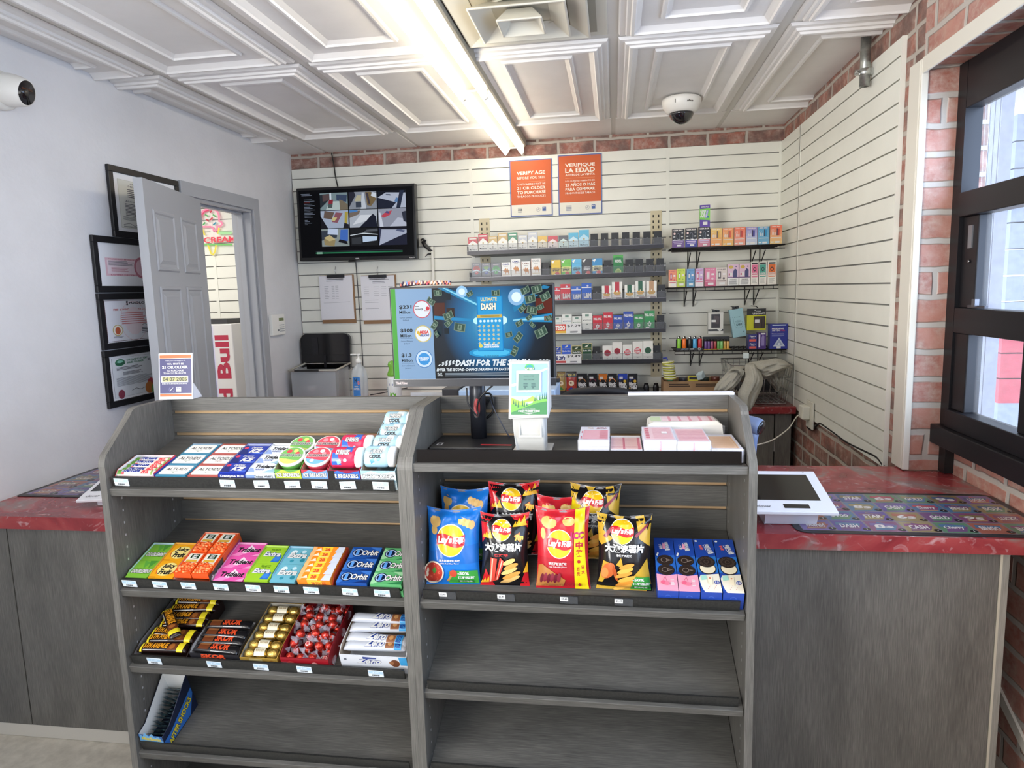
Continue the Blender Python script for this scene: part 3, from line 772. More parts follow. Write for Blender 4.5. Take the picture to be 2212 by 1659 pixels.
# ================================================================== television and things on the slat wall
YT = YB-.075
tl_ = PY(640, 408, YT); tr_ = PY(901, 412, YT); bl_ = PY(650, 563, YT); br_ = PY(901, 559, YT)
print('TV', tl_, tr_, bl_, br_)
tw = .79; thh = .455
TVM = T(-1.992, YT, 1.637) @ RY(1.0) @ RZ(-3) @ RX(0)
t = thing('television', 'black wall television showing nine camera views', 'television', M=TVM)
q = B(); q.box(0, 0, 0, tw, .045, thh, mat('101013', .25)); q.box(tw*.42, .0, -.012, tw*.47, .02, 0, mat('101013', .3)); q.build('bezel', t, bevel=.004)
q = B(); c = Cv(q, (.016, -.0004, .022), (tw-.032, 0, 0), (0, 0, thh-.038)); e = lambda h, s=.8: mat(h, .3, 0, s*.62)
c.fill(e('0C0D12', .5))
cx0 = (.19, .447, .70); cx1 = (.437, .69, .94); ry0 = (.70, .43, .16); ry1 = (.95, .69, .42)
for k in range(3):
    c.rect(cx0[k]-.004, .155, cx0[k]-.001, .95, e('000000'))
import itertools
base_l = c.l
for r, k in itertools.product(range(3), range(3)):
    X0, X1, Y0, Y1 = cx0[k], cx1[k], ry0[r], ry1[r]
    f = lambda x, y: (X0+(X1-X0)*x, Y0+(Y1-Y0)*y)
    c.l = base_l
    P = lambda col, *pts: c.poly([f(*p) for p in pts], e(col, .75))
    Q = [(r, k)]
    if (r, k) == (0, 0):
        P('7E9298', (0, 0), (1, 0), (1, 1), (0, 1)); P('2A3038', (0, .1), (.3, .55), (.3, .95), (0, .9)); P('5A4A4C', (.1, .5), (.35, .6), (.35, .95), (.1, .9)); P('3E4C66', (.6, .55), (.95, .45), (.98, .85), (.6, .9)); P('B9C8C8', (.2, 0), (.8, 0), (.7, .5), (.35, .5)); P('8E2E3C', (.3, .35), (.46, .35), (.48, .6), (.33, .6)); P('4E5A5C', (.28, .12), (.44, .12), (.46, .36), (.3, .36)); P('D8E4F0', (.36, .6), (.42, .6), (.42, 1), (.36, 1)); P('7A7060', (.72, 0), (1, 0), (1, .3), (.8, .55), (.7, .6))
    elif (r, k) == (0, 1):
        P('8C93A0', (0, 0), (1, 0), (1, 1), (0, 1)); P('2C2E3C', (0, .1), (.25, .8), (.2, 1), (0, 1)); P('C8D0DC', (.42, 0), (.62, 0), (.55, .95), (.48, .95)); P('B8B49A', (.2, .45), (.44, .45), (.46, .8), (.3, .8)); P('3C4454', (.25, .1), (.45, .1), (.45, .42), (.25, .42)); P('7A684A', (.66, .2), (.8, .15), (1, .55), (.8, .98), (.6, .98)); P('46404A', (.7, .3), (.78, .25), (.7, .9), (.62, .95)); P('D8E0EC', (.8, .75), (1, .6), (1, .9), (.85, .95))
    elif (r, k) == (0, 2):
        P('B9C2D6', (0, 0), (1, 0), (1, 1), (0, 1)); P('23283A', (0, 0), (.5, 0), (.66, .3), (0, .62)); P('161A26', (0, .62), (0, 1), (1, 1), (1, .85), (.3, .9)); P('2A3248', (.66, 0), (.8, 0), (.95, 1), (.8, 1)); P('5F86B8', (.6, .35), (.7, .3), (.74, .55), (.66, .6)); P('6C7488', (.3, .75), (.5, .7), (.45, .8), (.3, .82))
    elif (r, k) == (1, 0):
        P('A9B6CC', (0, 0), (1, 0), (1, 1), (0, 1)); P('1A1A22', (0, 0), (.25, 0), (0, .7)); P('6A5A52', (.1, .6), (.4, .5), (.5, .9), (.15, 1)); P('8E5A66', (.4, .35), (.6, .3), (.8, .85), (.55, .9)); P('D0C48A', (.38, .45), (.5, .4), (.6, .6), (.45, .62)); P('B0A04A', (.85, .2), (.95, .2), (1, .9), (.88, .9)); P('22222A', (.8, 0), (1, 0), (1, .2), (.85, .3))
    elif (r, k) == (1, 1):
        P('B4BCC8', (0, 0), (1, 0), (1, 1), (0, 1)); P('7A6E66', (0, .55), (.35, .75), (.4, .95), (0, .95)); P('4E86C8', (0, .85), (.3, .9), (.3, 1), (0, 1)); P('1C2030', (.35, 0), (1, 0), (.95, .6), (.85, .75)); P('DCE2EC', (.1, .15), (.6, .35), (.8, .7), (.4, .7))
    elif (r, k) == (1, 2):
        P('9A9FB0', (0, 0), (1, 0), (1, 1), (0, 1)); P('C2C8DA', (.4, 0), (1, 0), (1, .4), (.7, .5)); P('C44A5C', (.1, .6), (.25, .8), (.5, .9), (.42, .65), (.2, .5)); P('5C4E84', (.25, .78), (.4, .72), (.4, .84), (.3, .88)); P('D8DEEE', (.05, 0), (.18, 0), (.08, .8), (.02, .8)); P('343848', (.9, .3), (1, .2), (1, .85), (.85, .8))
    elif (r, k) == (2, 0):
        P('8E9A9A', (0, 0), (1, 0), (1, 1), (0, 1)); P('3C4450', (0, .35), (.55, .5), (.6, .9), (0, .9)); P('C6D6F2', (.22, .7), (.6, .65), (.6, 1), (.24, 1)); P('9C8E66', (.08, .4), (.3, .62), (.5, .35), (.45, 0), (.1, .1)); P('C8B988', (.08, .5), (.3, .66), (.5, .4), (.28, .3)); P('4872C4', (.66, .3), (.95, .3), (.97, .95), (.7, .95)); P('1C1C24', (.6, .25), (.95, .1), (.9, .3), (.65, .4))
    elif (r, k) == (2, 1):
        P('1E2024', (0, 0), (1, 0), (1, 1), (0, 1)); P('E4EEF8', (0, .58), (.5, .68), (1, .6), (1, .64), (.5, .73), (0, .62)); P('5A5E66', (.5, .78), (1, .8), (1, .95), (.6, .9)); P('C6DAF4', (.45, .2), (.95, .28), (.98, .5), (.45, .55)); P('3A3E44', (.05, .1), (.4, .1), (.4, .5), (.05, .45))
    else:
        P('B4BCD2', (0, 0), (1, 0), (1, 1), (0, 1)); P('24273A', (0, 0), (1, 0), (1, .65), (.6, .4)); P('1C1C28', (0, .9), (1, .85), (1, 1), (0, 1)); P('5E6888', (.6, .8), (.9, .7), (.95, .8), (.7, .9)); P('3A3E58', (0, 0), (.1, .9), (0, 1))
c.l = base_l
for i in range(22):
    y = .95-.0215*i; c.l = base_l
    if i in (2, 3, 17): continue
    c.rect(.02+.006*min(i, 4), y-.006, (.10 if i < 17 else .07)+.02*((i*7) % 3), y, e('9AA6BC', .5) if i != 6 else e('8A3A3A', .5))
c.l = base_l; c.rect(.13, .055, .9, .075, e('2F7E58', .7)); c.rect(.13, .085, .9, .095, e('3A3E4A', .5)); c.rect(.14, .05, .19, .08, e('8FC0A8', .6))
q.build('screen', t)
q = B(); c = Cv(q, (0, -.0006, 0), (tw, 0, 0), (0, 0, thh)); c.text('onn.', .485, .012, .52, .032, mat('D8D8D8', .5), .03); c.text('Roku TV', .94, .012, .985, .028, mat('D8D8D8', .5), .02); q.build('maker_mark', t)
q = B(); q.box(.2, .045, .12, .58, .072, .34, mat('222224', .5)); q.build('wall_mount', t)
def cord(name, label, pts, r, m, cat='cord', parent=None):
    # smooth through points
    P_ = [Vector(p) for p in pts]; out = []
    for i in range(len(P_)-1):
        a = P_[max(i-1, 0)]; b_ = P_[i]; c_ = P_[i+1]; d = P_[min(i+2, len(P_)-1)]
        for k in range(6):
            u = k/6; out.append(.5*((2*b_)+(c_-a)*u+(2*a-5*b_+4*c_-d)*u*u+(3*b_-a-3*c_+d)*u**3))
    out.append(P_[-1])
    q = B(); q.tube(out, r, m, 6); 
    if parent:
        bpy.context.view_layer.update(); return q.build(name, parent, M=parent.matrix_world.inverted())
    return tag(q.build(name), label, cat)
YS = YB-.0215
cord('black_cord', 'thin black cord running from the ceiling to the top of the television', [PY(716, 330, YS), PY(721, 355, YS), PY(725, 383, YS), PY(732, 412, YS)], .004, M_BLK, parent=t)
cord('black_cord', 'thin dark cord hanging below the television between the two clipboards', [PY(768, 560, YS), PY(772, 610, YS), PY(778, 690, YS), PY(783, 770, YS), PY(786, 850, YS)], .0028, mat('3C3C40', .5), parent=t)

def clipboard(px, name, lab, rows):
    a = PY(*px, YB-.03); W_, H_ = .235, .315
    t = thing('clipboard', lab, 'clipboard', 'clipboards on the slat wall', M=T(a.x, YB-.024, a.z-H_) @ RX(0))
    q = B(); q.box(.004, 0, 0, W_, .004, H_-.004, mat('8E6A48', .5)); q.build('board', t, bevel=.012, seg=3) if False else q.build('board', t)
    q = B(); q.box(0, -.0035, .024, W_-.01, -.0006, H_-.008, mat('E6E5EA', .6)); c = Cv(q, (0, -.0036, .024), (W_-.01, 0, 0), (0, 0, H_-.032))
    ik = mat('8A8A92', .8)
    if rows == 1:
        c.lines(.22, .86, .75, .93, 2, ik, .35, .05)
        for i in range(8): c.rect(.15, .76-.04*i, .28-.02*(i % 3), .766-.04*i, ik); c.l = .0004; c.rect(.37, .76-.04*i, .45, .766-.04*i, ik); c.rect(.48, .76-.04*i, .57, .766-.04*i, ik); c.l = .0004
        c.line([(.1, .385), (.9, .40)], .006, ik)
    else:
        c.lines(.25, .90, .85, .93, 1, ik, .35, .05); c.lines(.35, .82, .8, .88, 2, ik)
        for i in range(5):
            for x in (.08, .38, .6, .8): c.rect(x, .75-.05*i, x+.15, .755-.05*i, ik); c.l = .0004
        for y in (.45, .40, .26): c.rect(.1, y, .5, y+.006, ik)
    q.build('paper_sheets', t)
    q = B(); q.box(.055, -.010, H_-.022, .175, .0, H_-.002, mat('3A3A3E', .25, .9)); q.box(.062, -.014, H_-.030, .168, -.008, H_-.022, mat('B8B8BC', .2, .9)); q.build('clip', t, bevel=.002)
    q = B(); q.tube([(.115, .002, H_), (.115, -.004, H_+.018), (.108, -.006, H_+.026), (.115, -.002, H_+.034), (.115, .006, H_+.05)], .002, mat('D0D0D2', .3, .9), 6); q.build('hanging_hook', t)
clipboard((688, 594), 'c1', 'left clipboard on the slat wall, its sheet showing short columns of figures', 1)
clipboard((778, 594), 'c2', 'right clipboard on the slat wall, partly behind the monitor', 2)

# reaching tool
t = thing('reaching_tool', 'white reaching tool with a black handle, hooked right of the television', 'reaching tool', M=T(0, YB-.035, 0))
o_ = Vector((0, YB-.035, 0)); f = lambda x, y: PY(x, y, YB-.035)-o_
q = B(); a = f(931, 533); b2 = f(938, 700); q.box(a.x, -.006, b2.z, a.x+.015, .006, a.z, mat('E2DFD4', .4)); q.build('rod', t, bevel=.002)
q = B(); q.tube([f(913, 521), f(918, 530), f(928, 540), f(935, 542)], [.012, .014, .009, .007], M_BLK, 8); q.tube([f(909, 519), f(913, 516), f(920, 521)], .006, M_BLK, 8); q.build('handle', t)
q = B(); q.tube([f(918, 555), f(924, 549), f(932, 548)], [.001, .004, .006], M_BLK, 8); q.build('trigger', t)

# age signs
def age_sign(px, label, lines_):
    (xa, ya), (xb, yb) = px
    a = PY(xa, ya, YB-.02); d = PY(xb, yb, YB-.02); W_ = d.x-a.x; H_ = a.z-d.z
    t = thing('age_sign', label, 'sign', 'orange age signs', M=T(a.x, YB-.0185, d.z))
    q = B(); q.box(0, 0, 0, W_, .002, H_, mat('5A6CA4', .5)); q.build('sign_board', t)
    q = B(); c = Cv(q, (.006, -.0003, .006), (W_-.012, 0, 0), (0, 0, H_-.012))
    wh = mat('F2E8D8', .5); c.fill(mat('CC5A20', .5)); c.rect(0, 0, 1, .2, mat('E2DFD2', .5))
    for s, y0, y1, bd in lines_: c.text(s, .15, y0, .86, y1, wh, bd)
    c.rect(.15, .615, .86, .62, mat('E89A68', .5))
    bl = mat('3C5C9C', .5); c.rect(.77, .07, .86, .145, bl); c.text('FDA', .78, .115, .85, .135, wh, .03); c.ring(.67, .10, .05, .006, mat('8A8C98', .5)); c.line([(.64, .08), (.70, .13)], .012, mat('8A8C98', .5))
    if 'left' in label: c.text('OUR', .16, .085, .27, .125, mat('3A3E50', .5), .03); c.lines(.16, .055, .27, .075, 1, mat('7A7E90', .5)); c.lines(.16, .13, .27, .15, 1, mat('7A7E90', .5))
    else: c.lines(.16, .05, .29, .15, 4, mat('9A9DAC', .5), .6, 0)
    q.build('print', t)
age_sign(((1100, 347), (1194, 465)), 'left orange VERIFY AGE sign at the top of the slat wall', [('VERIFY AGE', .745, .81, .03), ('BEFORE YOU SELL', .665, .71, .01), ('CUSTOMERS MUST BE', .555, .59, .01), ('21 OR OLDER', .475, .53, .025), ('TO PURCHASE', .395, .45, .025), ('TOBACCO PRODUCTS', .33, .37, .015)])
age_sign(((1204.5, 336), (1301, 461)), 'right orange VERIFIQUE LA EDAD sign, beside the English one', [('VERIFIQUE', .80, .87, .03), ('LA EDAD', .71, .79, .03), ('ANTES DE LA VENTA', .655, .69, .02), ('LOS CLIENTES DEBEN TENER', .555, .58, .01), ('21 AÑOS O MÁS', .475, .54, .025), ('PARA COMPRAR', .40, .45, .025), ('PRODUCTOS DE TABACO', .34, .375, .015)])

# pipe on the right wall
a = PX(1879, 70, XR-.03); d = PX(1870, 190, XR-.03)
t = thing('conduit_pipe', 'short galvanised pipe hanging from the ceiling against the right wall', 'pipe', M=T(XR-.042, a.y, 0))
q = B(); q.lathe([(.018, ZC-.001), (.018, d.z), (.015, d.z), (.015, d.z+.02)], noisy('galvanised', '8E908C', 'B4B6B0', scale=40, rough=.35, metal=.85), n=20); q.build('pipe', t)
zc2 = PX(1874, 152, XR-.04).z
q = B(); q.lathe([(.0185, zc2-.012), (.021, zc2-.010), (.021, zc2+.010), (.0185, zc2+.012)], mat('C2C4C0', .25, .9), n=20); q.box(.019, -.010, zc2-.012, .0265, .010, zc2+.012, mat('C2C4C0', .25, .9)); q.box(-.035, -.004, zc2-.010, -.018, .004, zc2+.010, mat('C2C4C0', .25, .9)); q.cyl((-.03, -.012, zc2), (-.03, .012, zc2), .005, mat('C2C4C0', .25, .9), 8)
q.build('clamp', t)

# power outlet block, charger and cords on right wall
oz = PX(1748, 905, XR-.01)
a = PX(1741, 880, XR-.02); d = PX(1758, 926, XR-.02)
t = thing('outlet_box', 'cream surface-mounted outlet box at the foot of the right slat wall', 'outlet', M=T(XR-.018, a.y-.10, d.z))
q = B(); q.box(-.008, -.04, -.01, 0, .075, .125, mat('D9D6C8', .5)); q.build('plate', t, bevel=.003)
q = B(); q.box(-.045, .0, .035, -.0082, .07, .10, mat('DEDBCD', .5)); q.build('plug_block', t, bevel=.004)
X_ = XR-.012
cord('black_cord', 'black power cord running down along the bottom edge of the right slat wall', [PX(1746, 905, X_), PX(1745, 922, X_), PX(1755, 928, X_), PX(1770, 915, X_), PX(1790, 926, X_), PX(1830, 955, X_), PX(1870, 975, X_), PX(1895, 988, X_), PX(1910, 1008, X_)], .0055, M_BLK, parent=t)
cord('white_cord', 'white charging cord swinging from the outlet box to the hidden scanner', [PX(1737, 899, X_-.03), PX(1722, 899, .9), PX(1704, 925, .82), PX(1670, 950, .70), PX(1636, 961, .60), PX(1620, 963, .52)], .003, mat('E4E0D4', .5), parent=t)
# ================================================================== candy and gum on the left unit
K = mat
W_ = K('E0DFDC', .35); INK = K('1E1E22', .4); NAVY = K('1D2F86', .3); CARD = K('B79A7C', .7); CARDW = K('DCDDE2', .5)
def carton(name, label, F, x, v, w, d, h, col, front=None, hf=None, art=None, side=None, inner=None, cat='display carton', hb=None, sideart=None, grp='display cartons'):
    "open-topped display carton; local origin front-left corner on the shelf"
    t = thing(name, label, cat, grp, M=F(x, v)); hf = hf or h*.5; hb = hb or h; m_ = K(col, .4); i_ = inner or CARDW
    q = B(); th = .0012
    q.box(0, 0, .0004, w, d, .0016, m_)
    q.build('carton_floor', t)
    for xx in (0, w-th):
        p = B(); n = 1 if xx else -1
        p.prism([(0, .0004), (0, hf), (d*.18, h), (d, hb), (d, .0004)], 0, xx, xx+th, m_)
        xi = xx+th+.0002 if not xx else xx-.0002
        p.add([(xi, 0, .001), (xi, 0, hf), (xi, d*.18, h), (xi, d, hb), (xi, d, .001)], [(0, 1, 2, 3, 4)], i_)
        if sideart and xx:
            c = Cv(p, (xx+th+.0003, 0, 0), (0, d, 0), (0, 0, h)); sideart(c)
        p.build('carton_side', t)
    p = B(); p.box(th, d-th, .0004, w-th, d, hb, m_); p.add([(th, d-th-.0002, .001), (w-th, d-th-.0002, .001), (w-th, d-th-.0002, hb), (th, d-th-.0002, hb)], [(0, 1, 2, 3)], i_); p.build('carton_back', t)
    p = B(); p.box(th, 0, .0004, w-th, th, hf, m_)
    if art: c = Cv(p, (0, -.0003, 0), (w, 0, 0), (0, 0, hf)); art(c)
    p.build('carton_front', t)
    return t
def pack(name, label, cat, grp, M, w, l, t_, base, art, side=None, bevel=.001):
    q = B(); q.box(0, 0, 0, w, l, t_, K(base, .28)); c = Cv(q, (0, 0, t_), (w, 0, 0), (0, l, 0)); art(c)
    if side: c = Cv(q, (0, 0, 0), (w, 0, 0), (0, 0, t_)); side(c)
    o = q.build(name, M=M, bevel=bevel, seg=1); tag(o, label, cat, grp); return o
POS3 = ('frontmost', 'middle', 'rearmost')

# --- mentos rolls
cm = carton('roll_carton', 'red and white carton of fruit candy rolls at the left end of the top shelf', L1, -1.216, .018, .108, .092, .036, 'C8283A', hf=.022, art=lambda c: (c.rect(0, 0, 1, 1, K('C8283A', .4)), c.rect(0, .8, 1, 1, K('3A3FA0', .4)), c.text('mentos', .16, .1, .7, .75, NAVY, .06)), sideart=lambda c: (c.rect(0, .0, 1, 1, K('C8283A', .4)), c.rect(0, .75, 1, .9, K('3A3FA0', .4))))
for i in range(5):
    q = B(); r = .0098; x0 = 0; L_ = .100
    q.lathe([(.006, 0), (r, .003), (r, L_-.003), (.006, L_)], K('F3E6E2', .35), n=18, ax=0)
    wf = lambda x, y, l, r=r: Vector((x*.094+.003, -(r+l)*math.cos(PI*(.12+.76*y)), (r+l)*math.sin(PI*(.12+.76*y))))
    c = Cv(q, (0, 0, 0), (.094, 0, 0), (0, .024, 0), warp=wf, tol=.006)
    c.rect(.0, 0, .14, 1, K('5C8A3A', .35)); c.rect(.12, 0, .2, 1, K('D2404A', .35)); c.poly([(.62, 0), (1, 0), (1, 1), (.66, 1)], K('E8C8BC', .35)); c.poly([(.66, .1), (.9, .1), (.86, .5), (.7, .5)], K('D23C42', .35)); c.poly([(.8, .6), (1, .5), (1, 1), (.84, 1)], K('C8404A', .35)); c.rect(.95, 0, 1, 1, K('7FA050', .35))
    c.text('mentos', .12, .2, .64, .85, W_, .11); c.text('mentos', .13, .24, .63, .81, NAVY, .045)
    o = q.build('candy_roll', M=L1(-1.2125, .031+.0172*i, .0125+.0105+(.003 if i == 0 else 0)))
    tag(o, ('frontmost', 'second', 'middle', 'fourth', 'rearmost')[i]+' striped fruit candy roll in the carton at the left end', 'candy roll', 'fruit candy rolls')
    u = copy_tree(o, L1(-1.2125, .0285, .0112), 'lowest striped candy roll, peeping over the front of the roll carton') if i in (0,) else None

# --- tins
def tin(x, v, rim, leaf, lab):
    q = B(); w, l, h = .079, .053, .017
    t = thing('mint_tin', lab, 'mint tin', 'mint tins', M=L1(x, v, .0125))
    q.box(.001, .001, 0, w-.001, l-.001, h-.006, K('D8D8D4', .25, .8)); q.build('tin_base', t, bevel=.005, seg=3) if False else None
    q.box(0, 0, h-.0065, w, l, h, K(rim, .3, .2))
    c = Cv(q, (0, 0, h), (w, 0, 0), (0, l, 0)); c.poly([(.07, .1), (.93, .1), (.96, .2), (.96, .8), (.93, .9), (.07, .9), (.04, .8), (.04, .2)], K('ECEBE4', .3))
    c.text('ALTOIDS', .14, .46, .86, .72, K('2C2C30', .4), .02); c.text('peppermint' if leaf == 'g' else 'cinnamon', .38, .3, .62, .38, K('6E8A7A' if leaf == 'g' else 'A0504A', .5), 0, .2); c.disc(.5, .24, .02, K('6E8A7A', .5))
    q.build('tin_lid', t)
    return t
cA = carton('tin_carton', 'pale blue carton of white-lidded peppermint tins on the top shelf', L1, -1.108, .017, .084, .172, .028, '3E86A8', hf=.02, art=lambda c: c.rect(.02, .55, .98, .95, W_))
cB = carton('tin_carton', 'red-brown carton of white-lidded cinnamon tins on the top shelf', L1, -1.0225, .017, .084, .172, .028, 'B4564E', hf=.02, inner=K('A8634E', .5), art=lambda c: c.rect(.02, .55, .98, .95, W_))
for i in range(3):
    tin(-1.1055, .020+.0545*i, '4C93B2', 'g', POS3[i]+' blue-rimmed white peppermint tin in the pale blue carton')
    tin(-1.020, .020+.0545*i, 'C2655C', 'r', POS3[i]+' red-rimmed white cinnamon tin in the red-brown carton')

# --- navy ice gum
def a_ice(c):
    c.fill(K('2238A0', .25)); c.poly([(0, 0), (.4, 0), (.1, 1), (0, 1)], K('14246E', .3)); c.disc(.12, .75, .09, K('D23A5A', .4)); c.poly([(.5, 0), (1, .0), (1, .3)], K('3F62C8', .3))
    c.text('Dentyne', .33, .62, .75, .9, W_, .02, .25); c.text('ICE', .38, .15, .86, .62, W_, .06, .25)
carton('gum_carton', 'navy carton of ice gum, between the cinnamon tins and the white gum', L1, -.937, .016, .069, .148, .042, '22348C', hf=.036, inner=K('9FA4C8', .4), art=lambda c: (c.text('Dentyne ICE', .08, .78, .95, .98, W_, .04)))
for i in range(3): pack('gum_pack', POS3[i]+' navy ice gum pack in the navy carton', 'gum pack', 'navy ice gum packs', L1(-.9355, .020+.045*i, .027), .066, .0435, .013, '2238A0', a_ice)
def a_tw(c):
    c.fill(K('E8EEF6', .25)); c.poly([(0, .0), (.3, 0), (.1, .5), (0, .5)], K('8FA8DC', .3)); c.poly([(.55, 0), (1, 0), (1, .5), (.8, .35)], K('9EC4D8', .3)); c.poly([(.7, 1), (1, 1), (1, .7)], K('5E7CC4', .3))
    c.text('Trident', .14, .44, .86, .82, INK, .035, .15); c.text('WHITE', .2, .2, .55, .38, K('4A62A8', .4), .02)
carton('gum_carton', 'white carton of white gum packs beside the navy ice gum', L1, -.8665, .016, .073, .150, .042, 'DCE6F2', hf=.036, art=lambda c: (c.rect(0, 0, .3, 1, K('7E98D4', .4)), c.text('Trident WHITE', .3, .8, .95, .96, INK, .02)))
for i in range(3): pack('gum_pack', POS3[i]+' white and pale blue gum pack beside the navy ice gum', 'gum pack', 'white gum packs', L1(-.865, .020+.046*i, .027), .069, .0445, .013, 'E8EEF6', a_tw)

# --- round mint pucks
def puck(x, v, base, cols, lab):
    t = thing('mint_puck', lab, 'mint puck', 'round mint pucks', M=L1(x, v, .060) @ RX(14))
    q = B(); q.lathe([(.024, -.017), (.029, -.012), (.0305, 0), (.0305, .003)], K(base, .25), n=32); q.build('puck_base', t)
    q = B(); q.lathe([(.0315, .0035), (.0325, .005), (.0325, .009), (.031, .0105), (.0001, .0105)], K('EFEFEA', .25), n=32)
    c = Cv(q, (-.0325, -.0325, .0105), (.065, 0, 0), (0, .065, 0)); c.disc(.5, .5, .44, K(cols[0], .25), n=32); c.disc(.5, .5, .44, K(cols[1], .25), n=20, a0=PI*1.1, a1=PI*1.8); c.disc(.36, .72, .10, K(cols[2], .3)); c.disc(.6, .75, .09, K(cols[3], .3)); c.disc(.7, .62, .08, K(cols[2], .3)); c.disc(.36, .24, .08, K(cols[3], .3))
    c.text('ICE BREAKERS', .07, .42, .93, .58, W_, .09, .15); c.text('ICE BREAKERS', .08, .43, .92, .57, K(cols[4], .4), .03, .15); q.build('lid', t)
def bx(c, bg, col2, s='ICE BREAKERS'):
    c.fill(K(bg, .3)); c.poly([(0, .8), (.3, 1), (.6, .85), (1, 1), (1, .5), (0, .5)], K(col2, .3)); c.poly([(.8, 0), (1, 0), (1, .5)], K(col2, .3)); c.rect(.03, .06, .97, .40, K('E8ECE6', .4)) if False else None; c.text(s, .05, .60, .95, .84, INK, .10); c.text(s, .06, .615, .94, .825, W_, .035)
for k, (x, w, bg, c2, cols, nm) in enumerate(((-.7915, .0645, '5E9E48', 'B9C84A', ('6FA858', 'C6CE6A', 'C8404A', 'D6DC6A', '2C4A2C'), 'green'), (-.725, .0645, 'B8384A', '6F9ACB', ('CC4A5A', '6FA8D4', 'E2848C', 'D8E2EC', '4A2430'), 'red'))):
    carton('mint_carton', nm+' carton of round mint pucks on the top shelf', L1, x, .018, w, .135, .058, bg, hf=.050, inner=CARD, art=lambda c, bg=bg, c2=c2: bx(c, bg, c2))
    puck(x+w/2, .052, bg, cols, 'front round '+nm+' mint puck with a white rim')
    puck(x+w/2, .112, bg, cols, 'rear round '+nm+' mint puck with a white rim')

# --- bottles lying in cartons
def bottle(x, v, h, cols, lab, rz=0, w=.064):
    t = thing('gum_bottle', lab, 'gum bottle', 'gum bottles lying in cartons', M=L1(x, v, h) @ RX(24) @ RZ(rz))
    q = B(); R_ = .024
    pf = []
    q.lathe([(R_*.75, 0), (R_*.97, .003), (R_, .008), (R_, w-.012), (R_*.9, w-.006), (R_*.84, w-.004)], K(cols[0], .22), n=24, ax=0, c=(0, 0, 0), sx=1.12, sy=.9)
    wf = lambda a, b_, l: Vector((.006+a*(w-.018), -(R_+l)*1.12*math.cos(PI*(.08+.8*b_)), (R_+l)*.9*math.sin(PI*(.08+.8*b_))))
    c = Cv(q, (0, 0, 0), (w-.018, 0, 0), (0, .062, 0), warp=wf, tol=.009)
    c.poly([(0, 0), (.5, 0), (.3, .4), (0, .5)], K(cols[1], .25)); c.poly([(.6, .6), (1, .5), (1, 1), (.7, 1)], K(cols[1], .25)); c.poly([(.3, .0), (.5, .1), (.45, .25), (.25, .2)], K(cols[2], .25)); c.disc(.7, .2, .09, K(cols[2], .3))
    c.poly([(.05, .8), (.3, .9), (.6, .8), (.6, .88), (.3, .98), (.05, .9)], K(cols[2], .25))
    c.text(cols[4], .16, .4, .9, .62, INK, .09, .12); c.text(cols[4], .17, .41, .89, .61, W_, .03, .12)
    if cols[5]: c.text(cols[5], .2, .24, .86, .38, INK, .05, .12)
    q.build('bottle', t)
    q = B(); q.lathe([(R_*.86, w-.005), (R_*.98, w-.003), (R_*.98, w+.008), (R_*.8, w+.012), (.0001, w+.012)], K('F2F2F0', .3), n=24, ax=0, sx=1.1, sy=.9); q.build('cap', t)
BER = ('C8284E', '2E5FB8', '86B6E8', '', 'ICE BREAKERS', ''); WIN = ('A9CEDD', 'DDEBF0', '5F9EC2', '', 'ICE BREAKERS', 'COOL')
carton('bottle_carton', 'red and blue carton of berry gum bottles on the top shelf', L1, -.658, .016, .076, .165, .06, 'B42648', hf=.050, inner=CARD, art=lambda c: (bx(c, '8E2244', '3A6CC0'), c.rect(0, .0, .2, 1, INK)))
bottle(-.655, .050, .066, BER, 'front red and blue gum bottle with a white cap'); bottle(-.650, .102, .072, BER, 'rear red and blue gum bottle with a white cap')
carton('bottle_carton', 'pale blue carton of winter gum bottles, kraft inside, at the right end', L1, -.5795, .016, .083, .235, .062, 'A6C8D8', hf=.050, hb=.092, inner=CARD, art=lambda c: bx(c, '9FC4D4', 'D4E6EC'))
for i, (x, v, h) in enumerate(((-.574, .052, .068), (-.570, .105, .070), (-.570, .158, .074), (-.572, .205, .086))):
    bottle(x, v, h, WIN, ('frontmost', 'second', 'third', 'rearmost')[i]+' pale blue winter gum bottle at the right end of the top shelf', 0, .062)

# --- second shelf
def gumset(x, w, d, col, inner, label, glabel, plab, n, base, art, cart, t_=.012, h=.030, side=None, hf=.02):
    carton('gum_carton', label, L2, x, .015, w, d+.006, h, col, hf=hf, inner=inner, art=cart)
    st = d/n
    for i in range(n): 
        nm = POS3[i] if n == 3 else ('front', 'rear')[i]
        pack('gum_pack', nm+' '+plab, 'gum pack', glabel, L2(x+.0018, .0175+st*i, h-.0155), w-.0036, st-.001, t_, base, art)
def a_dbl(c): c.fill(K('7DB83A', .28)); c.poly([(.55, 1), (.7, .55), (.9, 1)], K('4E9438', .3)); c.poly([(.3, 1), (.5, .5), (.6, .9)], K('5EA640', .3)); c.text('DOUBLEMINT', .05, .24, .98, .52, INK, .10, .1); c.text('DOUBLEMINT', .07, .27, .96, .49, W_, .035, .1)
def a_jui(c): c.fill(K('EFA81E', .28)); c.poly([(.1, .45), (.3, .75), (.2, .2)], K('C8442A', .3)); c.poly([(.95, .5), (.7, .75), (.8, .2)], K('C8442A', .3)); c.disc(.5, .5, .36, K('F4E08A', .3)); c.text('Juicy', .22, .52, .78, .82, INK, .05, .15); c.text('Fruit', .26, .2, .76, .50, INK, .05, .15); c.rect(0, .0, .3, .05, K('C07A14', .4))
